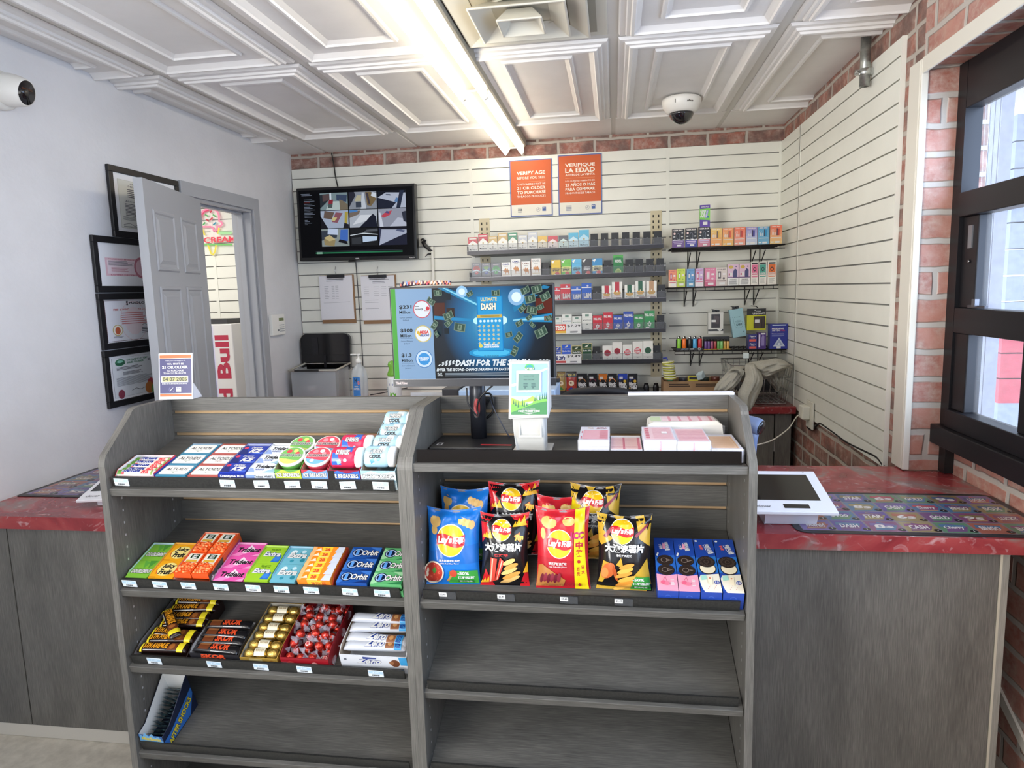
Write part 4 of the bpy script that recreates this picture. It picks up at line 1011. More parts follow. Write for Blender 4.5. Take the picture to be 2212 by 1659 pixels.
def a_tp(c): c.fill(K('E85AA8', .25)); c.poly([(.25, .1), (.5, .95), (.8, .5)], K('F2D8E4', .3)); c.poly([(0, 0), (.3, 0), (.5, .25), (.2, .3)], K('F48AC4', .3)); c.poly([(.7, 0), (1, .3), (1, 0)], K('F59ACC', .3)); c.text('Trident', .12, .34, .92, .72, INK, .035, .12)
def a_eg(c): c.fill(K('9CC832', .28)); c.poly([(.6, .1), (.95, .1), (.95, .5), (.7, .6)], K('2E6CC4', .3)); c.disc(.78, .3, .14, K('3E82D4', .3)); c.text('POLAR ICE', .35, .78, .75, .92, K('4A7A1E', .4), .02); c.text('Extra', .12, .42, .88, .74, NAVY, .10, .2); c.text('Extra', .13, .43, .87, .73, W_, .04, .2)
def a_eb(c): c.fill(K('6FB4C6', .28)); c.disc(.3, .75, .12, K('DCEEF2', .2)); c.disc(.7, .78, .09, K('C6E2EA', .2)); c.disc(.82, .25, .1, K('2E8498', .2)); c.disc(.4, .2, .08, K('3E94A8', .2)); c.text('Extra', .12, .36, .92, .72, K('14525E', .3), .10, .2); c.text('Extra', .13, .37, .91, .71, W_, .04, .2)
def orb(bg, dk, lt):
    def a(c):
        c.fill(K(bg, .28)); c.poly([(0, .9), (.5, .5), (.1, 0), (0, 0)], K(lt, .3)); c.poly([(.6, 1), (1, .6), (1, 1)], K(lt, .3)); c.poly([(.5, 0), (1, .3), (1, 0)], K(dk, .3)); c.disc(.27, .5, .2, K('0E1A3A', .3)); c.ring(.27, .5, .17, .035, K('AFC4E8', .2)); c.poly([(.2, .25), (.3, .3), (.3, .7), (.2, .75)], K('5E9AE0', .2)); c.text('Orbit', .40, .24, .97, .74, INK, .09, .12); c.text('Orbit', .41, .26, .96, .72, W_, .03, .12)
    return a
def front(s, bg, col=None): return lambda c: (c.fill(K(bg, .35)), c.text(s, .2, .25, .8, .75, col or INK, .03))
gumset(-1.216, .062, .125, '8CC653', K('B9CFDC', .4), 'green and pale carton of spearmint gum at the left end of the second shelf', 'green spearmint gum packs', 'green spearmint gum pack at the left end of the second shelf', 2, '7DB83A', a_dbl, front('', '6EB43C'))
gumset(-1.1525, .070, .125, 'E09A1C', K('DCA94A', .4), 'yellow carton of two fruit gum packs on the second shelf', 'yellow fruit gum packs', 'yellow fruit gum pack with a red burst', 2, 'EFA81E', a_jui, front('Juicy Fruit', 'EDB02A'), h=.032)
# orange mints
carton('mint_box_carton', 'tall orange carton of clear mint boxes on the second shelf', L2, -1.0795, .014, .098, .160, .046, 'E2622A', hf=.028, inner=K('E8A890', .4), art=lambda c: (c.fill(K('E86A2C', .35)), c.rect(.03, .55, .12, .9, INK), c.text('ORANGE', .25, .5, .6, .85, W_, .02), c.rect(.72, .3, .98, .9, K('C8C86A', .4))), sideart=lambda c: (c.poly([(.0, .2), (.35, .1), (.45, .95), (0, .9)], K('2E4A34', .4)), c.text('tic tac', .03, .3, .36, .75, W_, .05), c.poly([(.5, .3), (.95, .3), (.95, .7), (.5, .7)], K('C24A8A', .4))))
for i in range(2):
    for j in range(2):
        lab = ('front' if i == 0 else 'rear')+' '+('left' if j == 0 else 'right')+' box of orange mints with a white top label'
        t = thing('mint_box', lab, 'mint box', 'clear boxes of orange mints', M=L2(-1.0765+.047*j, .019+.077*i, .030))
        q = B(); q.box(0, 0, 0, .044, .074, .015, K('E8541E', .35)); 
        rnd = random.Random(i*7+j)
        for k in range(64):
            u_ = rnd.random()*.036+.004; v_ = rnd.random()*.034+.004
            q.lathe([(.0001, -.0032), (.0026, -.0018), (.0026, .0018), (.0001, .0032)], K(('E8561E', 'F0763A', 'F59A5E')[k % 3], .3), c=(u_, v_, .0155), n=7, ax=0)
        q.build('mint_filling', t)
        q = B(); c = Cv(q, (.004, .036, .0152), (.036, 0, 0), (0, .036, 0)); c.poly([(0, .12), (1, 0), (1, 1), (0, 1)], K('E8E0D2', .3)); c.poly([(.22, .5), (.84, .46), (.84, .9), (.22, .92)], K('1E3A22', .4)); c.text('tic', .34, .7, .7, .88, W_, .05, .1); c.text('tac', .34, .52, .7, .69, W_, .05, .1); c.rect(.1, .12, .9, .35, K('D8A83A', .4)); q.build('paper_label', t)
gumset(-.979, .081, .135, 'E06AAE', K('E6A8CC', .4), 'pink carton of bubblegum packs on the second shelf', 'pink gum packs', 'pink gum pack with a white triangle', 3, 'E85AA8', a_tp, front('', 'E070B0'))
gumset(-.896, .065, .122, '9CC832', K('B8D46A', .4), 'lime carton of two gum packs showing blue ice', 'lime gum packs', 'lime gum pack with a blue ice patch', 2, '9CC832', a_eg, front('Extra', '8CBE3A', W_), h=.034)
gumset(-.829, .067, .122, '3E94AE', K('A9CCDC', .4), 'teal carton of two water-blue gum packs', 'water-blue gum packs', 'water-blue gum pack with bubbles', 2, '6FB4C6', a_eb, front('Extra', '2E869E', W_), h=.034)
# orange stick packs stacked on edge
carton('gum_carton', 'orange and red carton crammed with orange stick gum packs', L2, -.756, .014, .088, .122, .040, 'D2462A', hf=.020, inner=K('D26A3A', .4), art=lambda c: (c.fill(K('E05A2A', .35)), c.text('Trident', .14, .2, .74, .9, INK, .04)))
for i in range(6):
    def aa(c): c.fill(K('F08A28', .25)); c.rect(.0, .0, .12, 1, K('F4B070', .3)); c.rect(.3, 0, .62, 1, K('F2C63A', .25)); c.rect(.3, 0, .62, .2, K('F6E08A', .25)); c.text('28', .38, .25, .56, .8, K('D2442A', .4), .05); c.poly([(.72, 0), (1, 0), (1, 1), (.80, 1)], K('C8CCD8', .25)); c.poly([(.1, .3), (.25, .8), (.3, .3)], K('F8DCC0', .3))
    o = pack('stick_gum_pack', ('frontmost', 'second', 'third', 'fourth', 'fifth', 'rearmost')[i]+' orange stick gum pack banded yellow with the figure 28', 'gum pack', 'orange stick gum packs', L2(-.7535, .0165+.0190*i, .025-.002*(i == 0)) @ RX(8), .083, .0182, .020, 'F08A28', aa, side=(lambda c: (c.rect(.3, 0, .75, 1, K('F2C63A', .25)), c.text('28 STICKS', .42, .2, .85, .7, K('D2442A', .4), .03))) if i == 0 else None)
for x, bg, dk, lt, nm in ((-.6595, '1F4F9E', '14306E', '3E74C4', 'blue'), (-.575, '5EAE6E', '2E7C4A', '9AD09E', 'green')):
    carton('gum_carton', 'low clear-fronted carton of '+nm+' gum packs near the right end of the second shelf', L2, x, .014, .080, .132, .022, bg, hf=.018, inner=K(bg, .4))
    for i in range(3): pack('gum_pack', POS3[i]+' '+nm+' gum pack with a round black swirl logo', 'gum pack', nm+' swirl gum packs', L2(x+.002, .0165+.0425*i, .022), .076, .0415, .014, bg, orb(bg, dk, lt))

# --- third shelf: bars
def bar(name, lab, cat, grp, M, L_, w_, t_, base, art, end, crimp=.010, wob=0):
    "flow-wrapped bar: bulged rounded body with crimped saw-tooth ends and print over the top"
    q = B(); nu, nv = 16, 10
    def S(u, a, l=0):
        x = u*L_; e = min(1, min(u, 1-u)/(crimp/L_*1.4)); s = .18+.82*math.sin(e*PI/2)
        ang = 2*PI*a; cy, cz = math.cos(ang), math.sin(ang)
        n = 3.0; k = (abs(cy)**n+abs(cz)**n)**(-1/n)
        ww = (w_/2)*(1+.08*(1-s)); return Vector((x, -(ww+l)*k*cy, (t_/2*s+l)*k*cz+wob*math.sin(u*9)))
    vs = [S(i/nu, j/nv) for i in range(nu+1) for j in range(nv)]; fs = []
    for i in range(nu):
        for j in range(nv): k = (j+1) % nv; fs.append((i*nv+j, (i+1)*nv+j, (i+1)*nv+k, i*nv+k))
    fs.append(tuple(range(nv))); fs.append(tuple(nu*nv+j for j in range(nv-1, -1, -1)))
    q.add(vs, fs, K(base, .25), True)
    c = Cv(q, (0, 0, 0), (L_, 0, 0), (0, w_*1.3, 0), warp=lambda x, y, l: S(.06+.88*x, .04+.42*y, l+.0003), tol=.008, step=.00025); art(c)
    if end: 
        c.rect(0, 0, .05, 1, K(end, .3)); c.rect(.86, 0, 1, 1, K(end, .3))
    o = q.build(name, M=M); tag(o, lab, cat, grp); return o
def a_5(c): c.poly([(.62, .2), (.84, .2), (.84, .85), (.66, .85)], K('6E3A1E', .3)); c.disc(.72, .5, .06, K('A8642E', .3)); c.text("5TH AVENUE", .06, .3, .62, .8, K('F0A024', .3), .05, .1); c.lines(.08, .14, .6, .22, 1, W_)
carton('bar_carton', 'brown carton of candy bars at the left end of the third shelf', L3, -1.218, .020, .148, .185, .032, '2A1A16', hf=.022, inner=K('8E8A88', .5), art=lambda c: (c.fill(K('3A241C', .4)), c.text('5TH AVENUE', .1, .2, .5, .8, K('E07A20', .4), .03), c.poly([(.75, 0), (.9, 0), (.9, 1), (.8, 1)], K('E6D42E', .4))))
r5 = random.Random(4)
for i, (x, v, h, rz) in enumerate(((-1.208, .036, .028, 2), (-1.205, .062, .030, 4), (-1.206, .088, .030, -3), (-1.200, .112, .031, 5), (-1.203, .136, .033, 3), (-1.198, .160, .036, 6), (-1.196, .186, .042, 2))):
    bar('candy_bar', ('frontmost', 'second', 'third', 'fourth', 'fifth', 'sixth', 'rearmost')[i]+' dark brown candy bar with orange lettering and yellow ends', 'candy bar', 'dark brown bars with orange lettering', L3(x, v, h, rz), .132, .025, .016, '241412', a_5, 'E8D22C')
bar('candy_bar', 'dark brown candy bar lying askew on top of the others, yellow end forward', 'candy bar', 'dark brown bars with orange lettering', L3(-1.19, .142, .052, -48), .118, .026, .017, '241412', a_5, 'E8D22C')
def a_sk(c): c.poly([(.05, .25), (.32, .25), (.32, .8), (.05, .8)], K('6E3A20', .3)); c.rect(.05, .62, .32, .8, K('9C6238', .3)); c.text('SKOR', .36, .3, .82, .85, K('E2502A', .3), .05, .12); c.lines(.4, .12, .9, .2, 1, W_)
carton('bar_carton', 'black torn-edged carton of toffee bars on the third shelf', L3, -1.058, .020, .133, .100, .046, '201F22', hf=.038, inner=K('B8B2AE', .6), art=lambda c: (c.fill(K('242328', .4)), c.text('SKOR', .22, .62, .72, .98, K('E2502A', .4), .05, .1)))
for i, (v, h) in enumerate(((.036, .036), (.056, .039), (.078, .042), (.100, .048))):
    bar('toffee_bar', ('frontmost', 'second', 'third', 'rearmost')[i]+' black toffee bar with orange-red lettering', 'candy bar', 'black toffee bars', L3(-1.053, v+.004, h, (-2, 1, -1, 2)[i]), .122, .025, .014, '1C1A1C', a_sk, None)
carton('truffle_carton', 'gold carton of gold-wrapped hazelnut chocolates on the third shelf', L3, -.924, .020, .098, .178, .038, 'C29A3E', hf=.032, inner=K('B8B2A4', .6), art=lambda c: (c.fill(K('C8A04A', .3, .4)), c.rect(.25, .25, .6, .95, K('E2CC8A', .3, .4)), c.disc(.85, .6, .08, K('9C6A2E', .4))))
GOLD = noisy('gold_foil', 'B88A2E', 'E6C670', scale=90, rough=.25, metal=.75, bump=.6, bscale=240)
for i in range(6):
    lab = ('frontmost', 'second', 'third', 'fourth', 'fifth', 'rearmost')[i]+' gold foil row of three hazelnut chocolates'
    t = thing('foil_chocolates', lab, 'chocolates', 'gold foil rows of chocolates', M=L3(-.919, .036+.0275*i, .028+.001*i, (2, -2, 3, -3, 2, 0)[i]))
    for k in range(3):
        q = B(); q.lathe([(.004, 0), (.010, .002), (.0128, .008), (.0135, .014), (.0128, .020), (.010, .026), (.004, .028)], GOLD, n=14, ax=0, c=(.002+.029*k, 0, 0)); q.build('foil_ball', t)
    q = B(); c = Cv(q, (.032, -.009, 0), (.024, 0, 0), (0, .018, 0), warp=lambda x, y, l: Vector((.030+.027*x, -.0139*math.cos(PI*(.15+.7*y)), .0139*math.sin(PI*(.15+.7*y))+l)), tol=.005); c.fill(K('E8DFC4', .4)); c.text('ROCHER', .1, .35, .9, .55, K('8E6A2E', .4), .02); q.build('paper_label', t)
# truffles
carton('truffle_box', 'dark red box full of red foil truffles on the third shelf', L3, -.816, .020, .124, .178, .052, '8E1420', hf=.040, inner=K('7E101C', .4), art=lambda c: (c.fill(K('9A1824', .35)), c.disc(.2, .4, .1, K('C84848', .4)), c.disc(.7, .5, .07, K('D88A8A', .4))), cat='display box', grp=None)
REDF = noisy('red_foil', 'A8181C', 'E24A34', scale=60, rough=.22, metal=.55, bump=.6, bscale=200)
CEL = mat('D8D2DE', .08, 0, 0, .34)
def truffle():
    t = thing('foil_truffle', 'red foil truffle in clear twisted wrap, one of the pile in the dark red box', 'truffle', 'red foil truffles')
    q = B(); q.lathe([(.0001, -.0115), (.006, -.0098), (.0103, -.005), (.0115, 0), (.0103, .005), (.006, .0098), (.0001, .0115)], REDF, n=14, ax=0)
    c = Cv(q, (-.006, -.006, .0106), (.012, 0, 0), (0, .012, 0), warp=lambda x, y, l: Vector(((x-.5)*.014, (y-.5)*.012, math.sqrt(max(1e-8, .0117**2-((x-.5)*.014)**2-((y-.5)*.012)**2))+l)), tol=.004); c.disc(.5, .5, .45, K('E6C8C0', .3)); c.disc(.5, .5, .34, K('B82830', .3))
    q.build('foil_ball', t)
    for s in (-1, 1):
        q = B(); n = 12; vs = []; fs = []
        for j, (r, h) in enumerate(((.0100, .006), (.003, .0125), (.004, .0145), (.0105, .023))):
            for i in range(n):
                a = 2*PI*i/n; rr = r*(1+(.28*(i % 2) if j == 3 else 0)); vs.append((s*h, rr*math.cos(a), rr*math.sin(a)*.6))
        for j in range(3):
            for i in range(n): k = (i+1) % n; fs.append((j*n+i, j*n+k, (j+1)*n+k, (j+1)*n+i))
        q.add(vs, fs, CEL, False); q.build('wrapper_twist', t)
    return t
tr0 = None; rt = random.Random(11); cnt = 0
for layer, (nx, ny, h) in enumerate(((4, 6, .016), (4, 6, .033), (3, 4, .049))):
    for j in range(ny):
        for i in range(nx):
            if layer == 0 and j not in (0, 1): continue
            x = -.800+(.092)*i/(nx-1)+rt.uniform(-.004, .004)+(.003 if j % 2 else -.003); v = .040+.138*j/(ny-1)+rt.uniform(-.004, .004)
            if layer == 2: x = -.792+.075*i/(nx-1)+rt.uniform(-.006, .006); v = .085+.09*j/(ny-1)+rt.uniform(-.006, .006)
            if layer == 1 and j == 0: continue
            M_ = L3(x, v, h+rt.uniform(-.002, .003)) @ Matrix.Rotation(rt.uniform(0, PI), 4, 'Z') @ Matrix.Rotation(rt.uniform(-.4, .4), 4, 'Y') @ Matrix.Rotation(rt.uniform(0, 6), 4, 'X')
            if tr0 is None: tr0 = truffle(); tr0.matrix_world = M_
            else: copy_tree(tr0, M_, tr0['label'])
# white bars
def a_z(c): c.poly([(.7, .15), (.86, .15), (.86, .85), (.7, .85)], K('8E5A3A', .3)); c.disc(.78, .5, .04, K('C8945E', .3)); c.text('Zero', .32, .24, .68, .86, K('1F3C8E', .3), .11, .3); c.text('Zero', .325, .26, .675, .84, W_, .035, .3); c.rect(.87, 0, 1, 1, K('3E9AD2', .3)); c.text('KING', .88, .5, .98, .8, K('1F3C8E', .3), .04); c.text('SIZE', .88, .2, .98, .46, K('1F3C8E', .3), .04)
t = carton('bar_carton', 'white and blue open carton of white candy bars on the third shelf', L3, -.663, .026, .168, .112, .066, 'DDE0E6', hf=.054, inner=K('B09A84', .7), art=lambda c: (c.fill(K('DCDEE4', .35)), c.text('Zero', .24, .52, .62, .84, NAVY, .1, .3), c.text('Zero', .245, .53, .615, .83, W_, .03, .3), c.poly([(.9, .5), (1, .5), (1, 1), (.88, 1)], K('3E9AD2', .4)), c.disc(.82, .62, .07, K('6E4028', .4)), c.disc(.77, .64, .035, K('9C6A48', .4)), c.rect(.06, .7, .1, .8, K('6E727C', .5)), c.poly([(.35, .8), (.55, .84), (.55, .9), (.35, .95)], K('3A4A8C', .4))))
for i, (v, h, wd_) in enumerate(((.050, .056, 0), (.074, .060, 0), (.098, .066, 0), (.122, .076, 0))):
    bar('white_candy_bar', ('frontmost', 'second', 'third', 'rearmost')[i]+' white and silver king-size candy bar in the blue and white carton', 'candy bar', 'white king-size candy bars', L3(-.656, v+.002, h, (2, -3, 3, -1)[i]), .153, .026, .018, 'C9CCD4', a_z, None)

# --- bottom shelf: sour powder box, tipped against the side panel
bxM = L4(-1.2225, .018) @ RZ(-3)
t = thing('sour_candy_box', 'tall open black and blue candy box full of foil sachets on the lowest left shelf', 'candy box', M=bxM)
q = B(); bw, bd = .072, .135
DKB = K('16203A', .35)
q.box(0, 0, .0006, bw, bd, .002, DKB); q.build('box_floor', t)
q = B(); q.prism([(0, .001), (0, .048), (.030, .052), (bd, .118), (bd, .001)], 0, bw-.0015, bw, DKB)
q.add([(bw-.0017, 0, .002), (bw-.0017, 0, .048), (bw-.0017, .030, .052), (bw-.0017, bd, .118), (bw-.0017, bd, .002)], [(0, 1, 2, 3, 4)], W_)
c = Cv(q, (bw+.0003, 0, .001), (0, bd, 0), (0, 0, .117)); c.poly([(0, .02), (.75, .02), (.98, .45), (.98, .62), (.2, .27), (0, .24)], K('2E6CB8', .3)); c.text('AFTER SHOCKS', .06, .14, .92, .32, INK, .09, .1, 22); c.text('AFTER SHOCKS', .065, .15, .915, .31, K('E2CC3A', .3), .035, .1, 22)
q.build('box_side', t)
q = B(); q.prism([(0, .001), (0, .048), (.030, .052), (bd, .118), (bd, .001)], 0, 0, .0015, DKB); q.add([(.0017, 0, .002), (.0017, 0, .048), (.0017, .030, .052), (.0017, bd, .118), (.0017, bd, .002)], [(4, 3, 2, 1, 0)], W_); q.build('box_side', t)
q = B(); q.box(.0016, 0, .0025, bw-.0016, .0015, .048, K('2E5C9E', .35)); c = Cv(q, (0, -.0003, .002), (bw, 0, 0), (0, 0, .046)); c.poly([(0, .5), (.1, 1.1), (.2, .9), (.32, 1.25), (.45, .95), (.6, 1.2), (.7, .9), (.85, 1.05), (1, .5)], K('6FAEE0', .3)); c.text('AfterShocks', .1, .62, .9, .9, K('E2CC3A', .3), .04, .1); c.disc(.5, .25, .28, K('E0A890', .4), ry=.2) if False else c.lines(.2, .1, .8, .45, 3, K('BFD8EC', .4)); q.build('box_front', t)
q = B(); q.box(.0016, bd-.0015, .0025, bw-.0016, bd, .118, DKB); q.add([(.0016, bd-.0017, .003), (bw-.0016, bd-.0017, .003), (bw-.0016, bd-.0017, .118), (.0016, bd-.0017, .118)], [(0, 1, 2, 3)], W_)
q.add([(.0016, bd, .118), (bw-.0016, bd, .118), (bw+.004, bd-.016, .136), (-.004, bd-.014, .135)], [(0, 1, 2, 3)], K('E8E8EC', .5)); q.build('box_back', t)
SACH = noisy('sachet_foil', '1E323C', '8FB4C0', scale=110, rough=.3, metal=.3, lo=.45, hi=.7)
s0 = None; rs = random.Random(3)
for i in range(13):
    for j in range(2):
        M_ = bxM @ T(.006+.031*j+rs.uniform(-.002, .002), .012+.0086*i, .022+.0048*i+(.004 if j else 0)) @ RX(-62+rs.uniform(-6, 6)) @ RZ(rs.uniform(-6, 6))
        if s0 is None:
            q = B(); n = 8
            def SF(u, v_, s=1): return (u*.030, v_*.030, s*.0025*math.sin(PI*u)*math.sin(PI*v_)+(.0012*(1 if int(u*n*2) % 2 else -1) if v_ in (0, 1) else 0))
            q.grid(lambda u, v_: SF(u, v_), n, 5, SACH); q.grid(lambda u, v_: SF(u, v_, -1), n, 5, SACH)
            c = Cv(q, (.004, .006, .003), (.022, 0, 0), (0, .018, 0)); c.poly([(0, 0), (.5, .1), (.3, 1)], K('2E5C8E', .3)); c.poly([(.6, .3), (1, .2), (.9, .8)], K('8C9A4A', .3))
            s0 = q.build('foil_sachet', M=M_); tag(s0, 'dark foil sour candy sachet, one of those packed in the tall black and blue box', 'sachet', 'foil sachets in the tall box')
        else: copy_tree(s0, M_, s0['label'])

# --- price tickets on the shelf lips
def ticket(F, x, h, lab, rz=0, w=.038, hh=.0195, small=False):
    M_ = F(x, .0092, 0) @ T(0, 0, h) @ RY(rz)
    q = B(); q.box(-w/2, -.0012, -hh/2, w/2, 0, hh/2, K('E4ECF2', .35) if not small else mat('55575A', .12, 0, 0, .55))
    c = Cv(q, (-w/2, -.0013, -hh/2), (w, 0, 0), (0, 0, hh))
    if not small:
        c.rect(.04, .5, .96, .93, K('B4D2E8', .4)); c.text('$ 1.99', .3, .58, .7, .85, K('E8F0F6', .4), .03); c.rect(.25, .14, .29, .34, INK)
        for k in range(9): c.l = .0006; c.rect(.32+.045*k, .14, .32+.045*k+(.028 if k % 3 else .016), .34, INK)
        c.l = .0006; c.rect(.25, .40, .75, .44, K('8A8E94', .5))
    else: c.rect(0, .35, .46, .95, K('E8E8E6', .4)); c.text('$5.49', .08, .5, .4, .8, K('5A5A60', .5), .02)
    tag(q.build('price_ticket', M=M_), lab, 'price ticket', 'price tickets on the shelf lips')
Z6 = lambda px: px
for px, nm, rz in ((264.5, 'the fruit candy rolls', 2), (492.7, 'the navy ice gum', 1), (565.8, 'the white gum', -1), (632.6, 'the green mint pucks', -2), (690.5, 'the red mint pucks', 1), (752, 'the berry gum bottles', -3), (823, 'the winter gum bottles', 1)):
    ticket(L1, PY(px, 1044, 1.462).x, .0155, 'blue and white price ticket on the top shelf lip below '+nm, rz)
for px, nm in ((284, 'the green spearmint gum'), (349, 'the yellow fruit gum'), (410, 'the orange mints'), (480, 'the pink gum'), (549, 'the lime gum'), (610, 'the water-blue gum'), (674, 'the orange stick gum'), (757, 'the blue swirl gum'), (826, 'the green swirl gum')):
    ticket(L2, PY(px, 1275, 1.462).x, .0150, 'blue and white price ticket on the second shelf lip below '+nm, 2)
for px, nm in ((338, 'the dark brown bars'), (466, 'the black toffee bars'), (566, 'the gold chocolates'), (659, 'the red truffles'), (813, 'the white bars')):
    ticket(L3, PY(px, 1448, 1.462).x, .0150, 'blue and white price ticket on the third shelf lip below '+nm, 2)
for px, nm in ((968, 'the blue chip bags'), (1094, 'the black and red chip bags'), (1229, 'the red chip bags'), (1347, 'the black and gold chip bags')):
    ticket(R2, PY(px, 1290, 1.462).x, .016, 'small price sticker on a clear holder below '+nm, 1, .040, .0215, True)
# ================================================================== chip bags on the right unit
def logo(c, cx, cy, r):
    ry = r*c.W/c.H; Y = K('F6C21E', .25)
    c.disc(cx, cy, r*1.06, K('F4EFE0', .3), n=28); c.disc(cx, cy, r, Y, n=28)
    pts = []; n = 10
    up = lambda t: cy+ry*(.34+.12*math.sin(PI*t*2+.3)); lo = lambda t: cy-ry*(.34-.12*math.sin(PI*t*2+.3))
    for i in range(n+1): t = i/n; pts.append((cx-r*1.04+2.08*r*t, up(t)))
    for i in range(n, -1, -1): t = i/n; pts.append((cx-r*1.04+2.08*r*t, lo(t)))
    c.poly(pts, K('C8262E', .25))
    c.text("Lay's", cx-r*.95, cy-ry*.30, cx+r*.12, cy+ry*.32, W_, .055, .12); c.text('乐事', cx+r*.14, cy-ry*.22, cx+r*.98, cy+ry*.26, W_, .05, .12)
def chip(c, x, y, rx, ry, m='E6B86A', rot=0):
    pts = [(x+rx*math.cos(a)*math.cos(rot)-ry*math.sin(a)*math.sin(rot), y+rx*math.cos(a)*math.sin(rot)+ry*math.sin(a)*math.cos(rot)) for a in [2*PI*i/14 for i in range(14)]]
    c.poly(pts, K(m, .35))
GN = K('3E9C3E', .3)
def fifty(c, x0=.60):
    c.poly([(x0-.05, .02), (.98, .02), (.98, .20), (x0+.05, .20)], GN); c.text('-50%', x0, .14, x0+.22, .185, W_, .04); c.text('饱和脂肪', x0, .085, x0+.32, .125, W_, .04); c.rect(x0, .03, x0+.30, .07, K('2A7A34', .3)); c.text('配方升级', x0+.03, .035, x0+.27, .066, W_, .03)
def art_blue(c):
    c.fill(K('1C74CC', .22)); c.poly([(0, .45), (1, .55), (1, .3), (0, .25)], K('1A68BC', .22))
    chip(c, .16, .84, .11, .075); chip(c, .14, .73, .06, .06)
    for k in range(4): chip(c, .66+.07*k, .86-.022*k, .06, .055, ('E8BE78', 'DFAE62')[k % 2], -.3)
    logo(c, .47, .60, .27); c.text('意大利香浓红烩味', .24, .315, .66, .35, W_, .02); c.text('Italian Red Meat Flavor', .26, .285, .64, .305, W_, .01)
    c.poly([(.42, .02), (.98, .02), (.98, .2), (.45, .2)], GN); c.disc(.13, .17, .21, K('E8D8C0', .3), ry=.155); c.disc(.13, .17, .185, K('B8382A', .3), ry=.135)
    for k in range(10): c.l -= c.step; c.disc(.13+.12*math.cos(k*2.4), .17+.09*math.sin(k*1.7), .025, K('D8604A', .3), n=7)
    c.poly([(.10, .20), (.16, .25), (.2, .2), (.15, .15)], K('4E8E3A', .3)); chip(c, .52, .16, .07, .05, 'C84A34'); c.poly([(.46, .13), (.5, .12), (.42, .04), (.38, .05)], K('C89454', .4)); fifty(c, .60)
def flames(c, x, y, s, m='F2B42A'):
    c.poly([(x, y), (x+.04*s, y+.05*s), (x+.05*s, y+.02*s), (x+.1*s, y+.08*s), (x+.12*s, y+.03*s), (x+.17*s, y+.1*s), (x+.2*s, y+.02*s), (x+.22*s, y)], K(m, .3))
def art_black(c):
    c.fill(K('151214', .2)); RD = K('C01E26', .22)
    c.poly([(0, 1), (.3, 1), (.12, .85), (.2, .78), (0, .6)], RD); c.poly([(.6, 1), (1, 1), (1, .8), (.85, .9), (.8, .86)], RD); c.poly([(0, 0), (.3, 0), (.1, .25)], RD); c.poly([(.8, 0), (1, 0), (1, .3)], RD)
    flames(c, .02, .68, 1.1); flames(c, .68, .84, 1.4); flames(c, .0, .04, 1.0); c.poly([(.9, .2), (1, .35), (1, .2)], K('F2B42A', .3))
    logo(c, .45, .80, .20); c.poly([(.72, .72), (.84, .76), (.84, .72), (.9, .70), (.86, .62), (.80, .66)], K('F08A2A', .3)); c.text('7m', .74, .65, .92, .73, K('F6D04A', .3), .06, .1)
    c.text('大波浪薯片', .06, .49, .90, .63, INK, .10); c.text('大波浪薯片', .07, .50, .89, .62, W_, .05); c.text('烧烤味', .30, .43, .60, .47, K('E23A3A', .3), .03)
    c.poly([(.18, .05), (.30, .08), (.36, .40), (.22, .42)], K('D84A3A', .3)); c.poly([(.30, .08), (.38, .1), (.52, .36), (.42, .42)], K('C83A2E', .3)); c.poly([(.2, .06), (.23, .07), (.28, .40), (.25, .41)], K('F0B8A0', .3)); c.poly([(.34, .1), (.36, .1), (.48, .37), (.46, .39)], K('F0B8A0', .3))
    for k in range(5): chip(c, .62+.04*(k % 2), .10+.065*k, .22-.02*k, .035, ('F0C074', 'E0A04C')[k % 2], .25)
def art_red(c):
    c.fill(K('C42430', .22)); c.poly([(0, 0), (1, 0), (1, .35), (0, .42)], K('B41E2A', .22))
    chip(c, .24, .84, .15, .075); chip(c, .12, .70, .05, .07); chip(c, .62, .86, .12, .06)
    logo(c, .44, .58, .24); c.text('得克萨斯烧烤味', .22, .31, .58, .35, W_, .02); c.text('Texas Grilled BBQ Flavor', .22, .28, .58, .30, W_, .01)
    c.poly([(0, .03), (.5, .03), (.55, .12), (.1, .32), (.02, .3)], K('B87A3E', .35))
    for k in range(6): chip(c, .10+.065*k, .14+.012*(k % 2), .035, .065, ('6E1E2E', '8E2E3E')[k % 2], -.3)
    c.poly([(.72, 0), (.97, 0), (.92, 1), (.74, 1)], K('F2D21E', .25)); c.text('1CC', .66, .64, .92, .73, K('B81E5E', .3), .07); c.text('中', .76, .52, .90, .61, K('B8202A', .3), .05); c.text('奖', .76, .42, .90, .51, K('B8202A', .3), .05); c.text('只', .86, .26, .92, .31, K('B8202A', .3), .03)
    c.text('大', .86, .20, .92, .25, K('B8202A', .3), .03); c.text('万', .77, .24, .83, .29, K('B8202A', .3), .03); c.text('元', .77, .18, .83, .23, K('B8202A', .3), .03); c.disc(.82, .36, .03, K('B8202A', .3)); c.poly([(.78, .06), (.81, .09), (.84, .06), (.81, .03)], K('B8202A', .3))
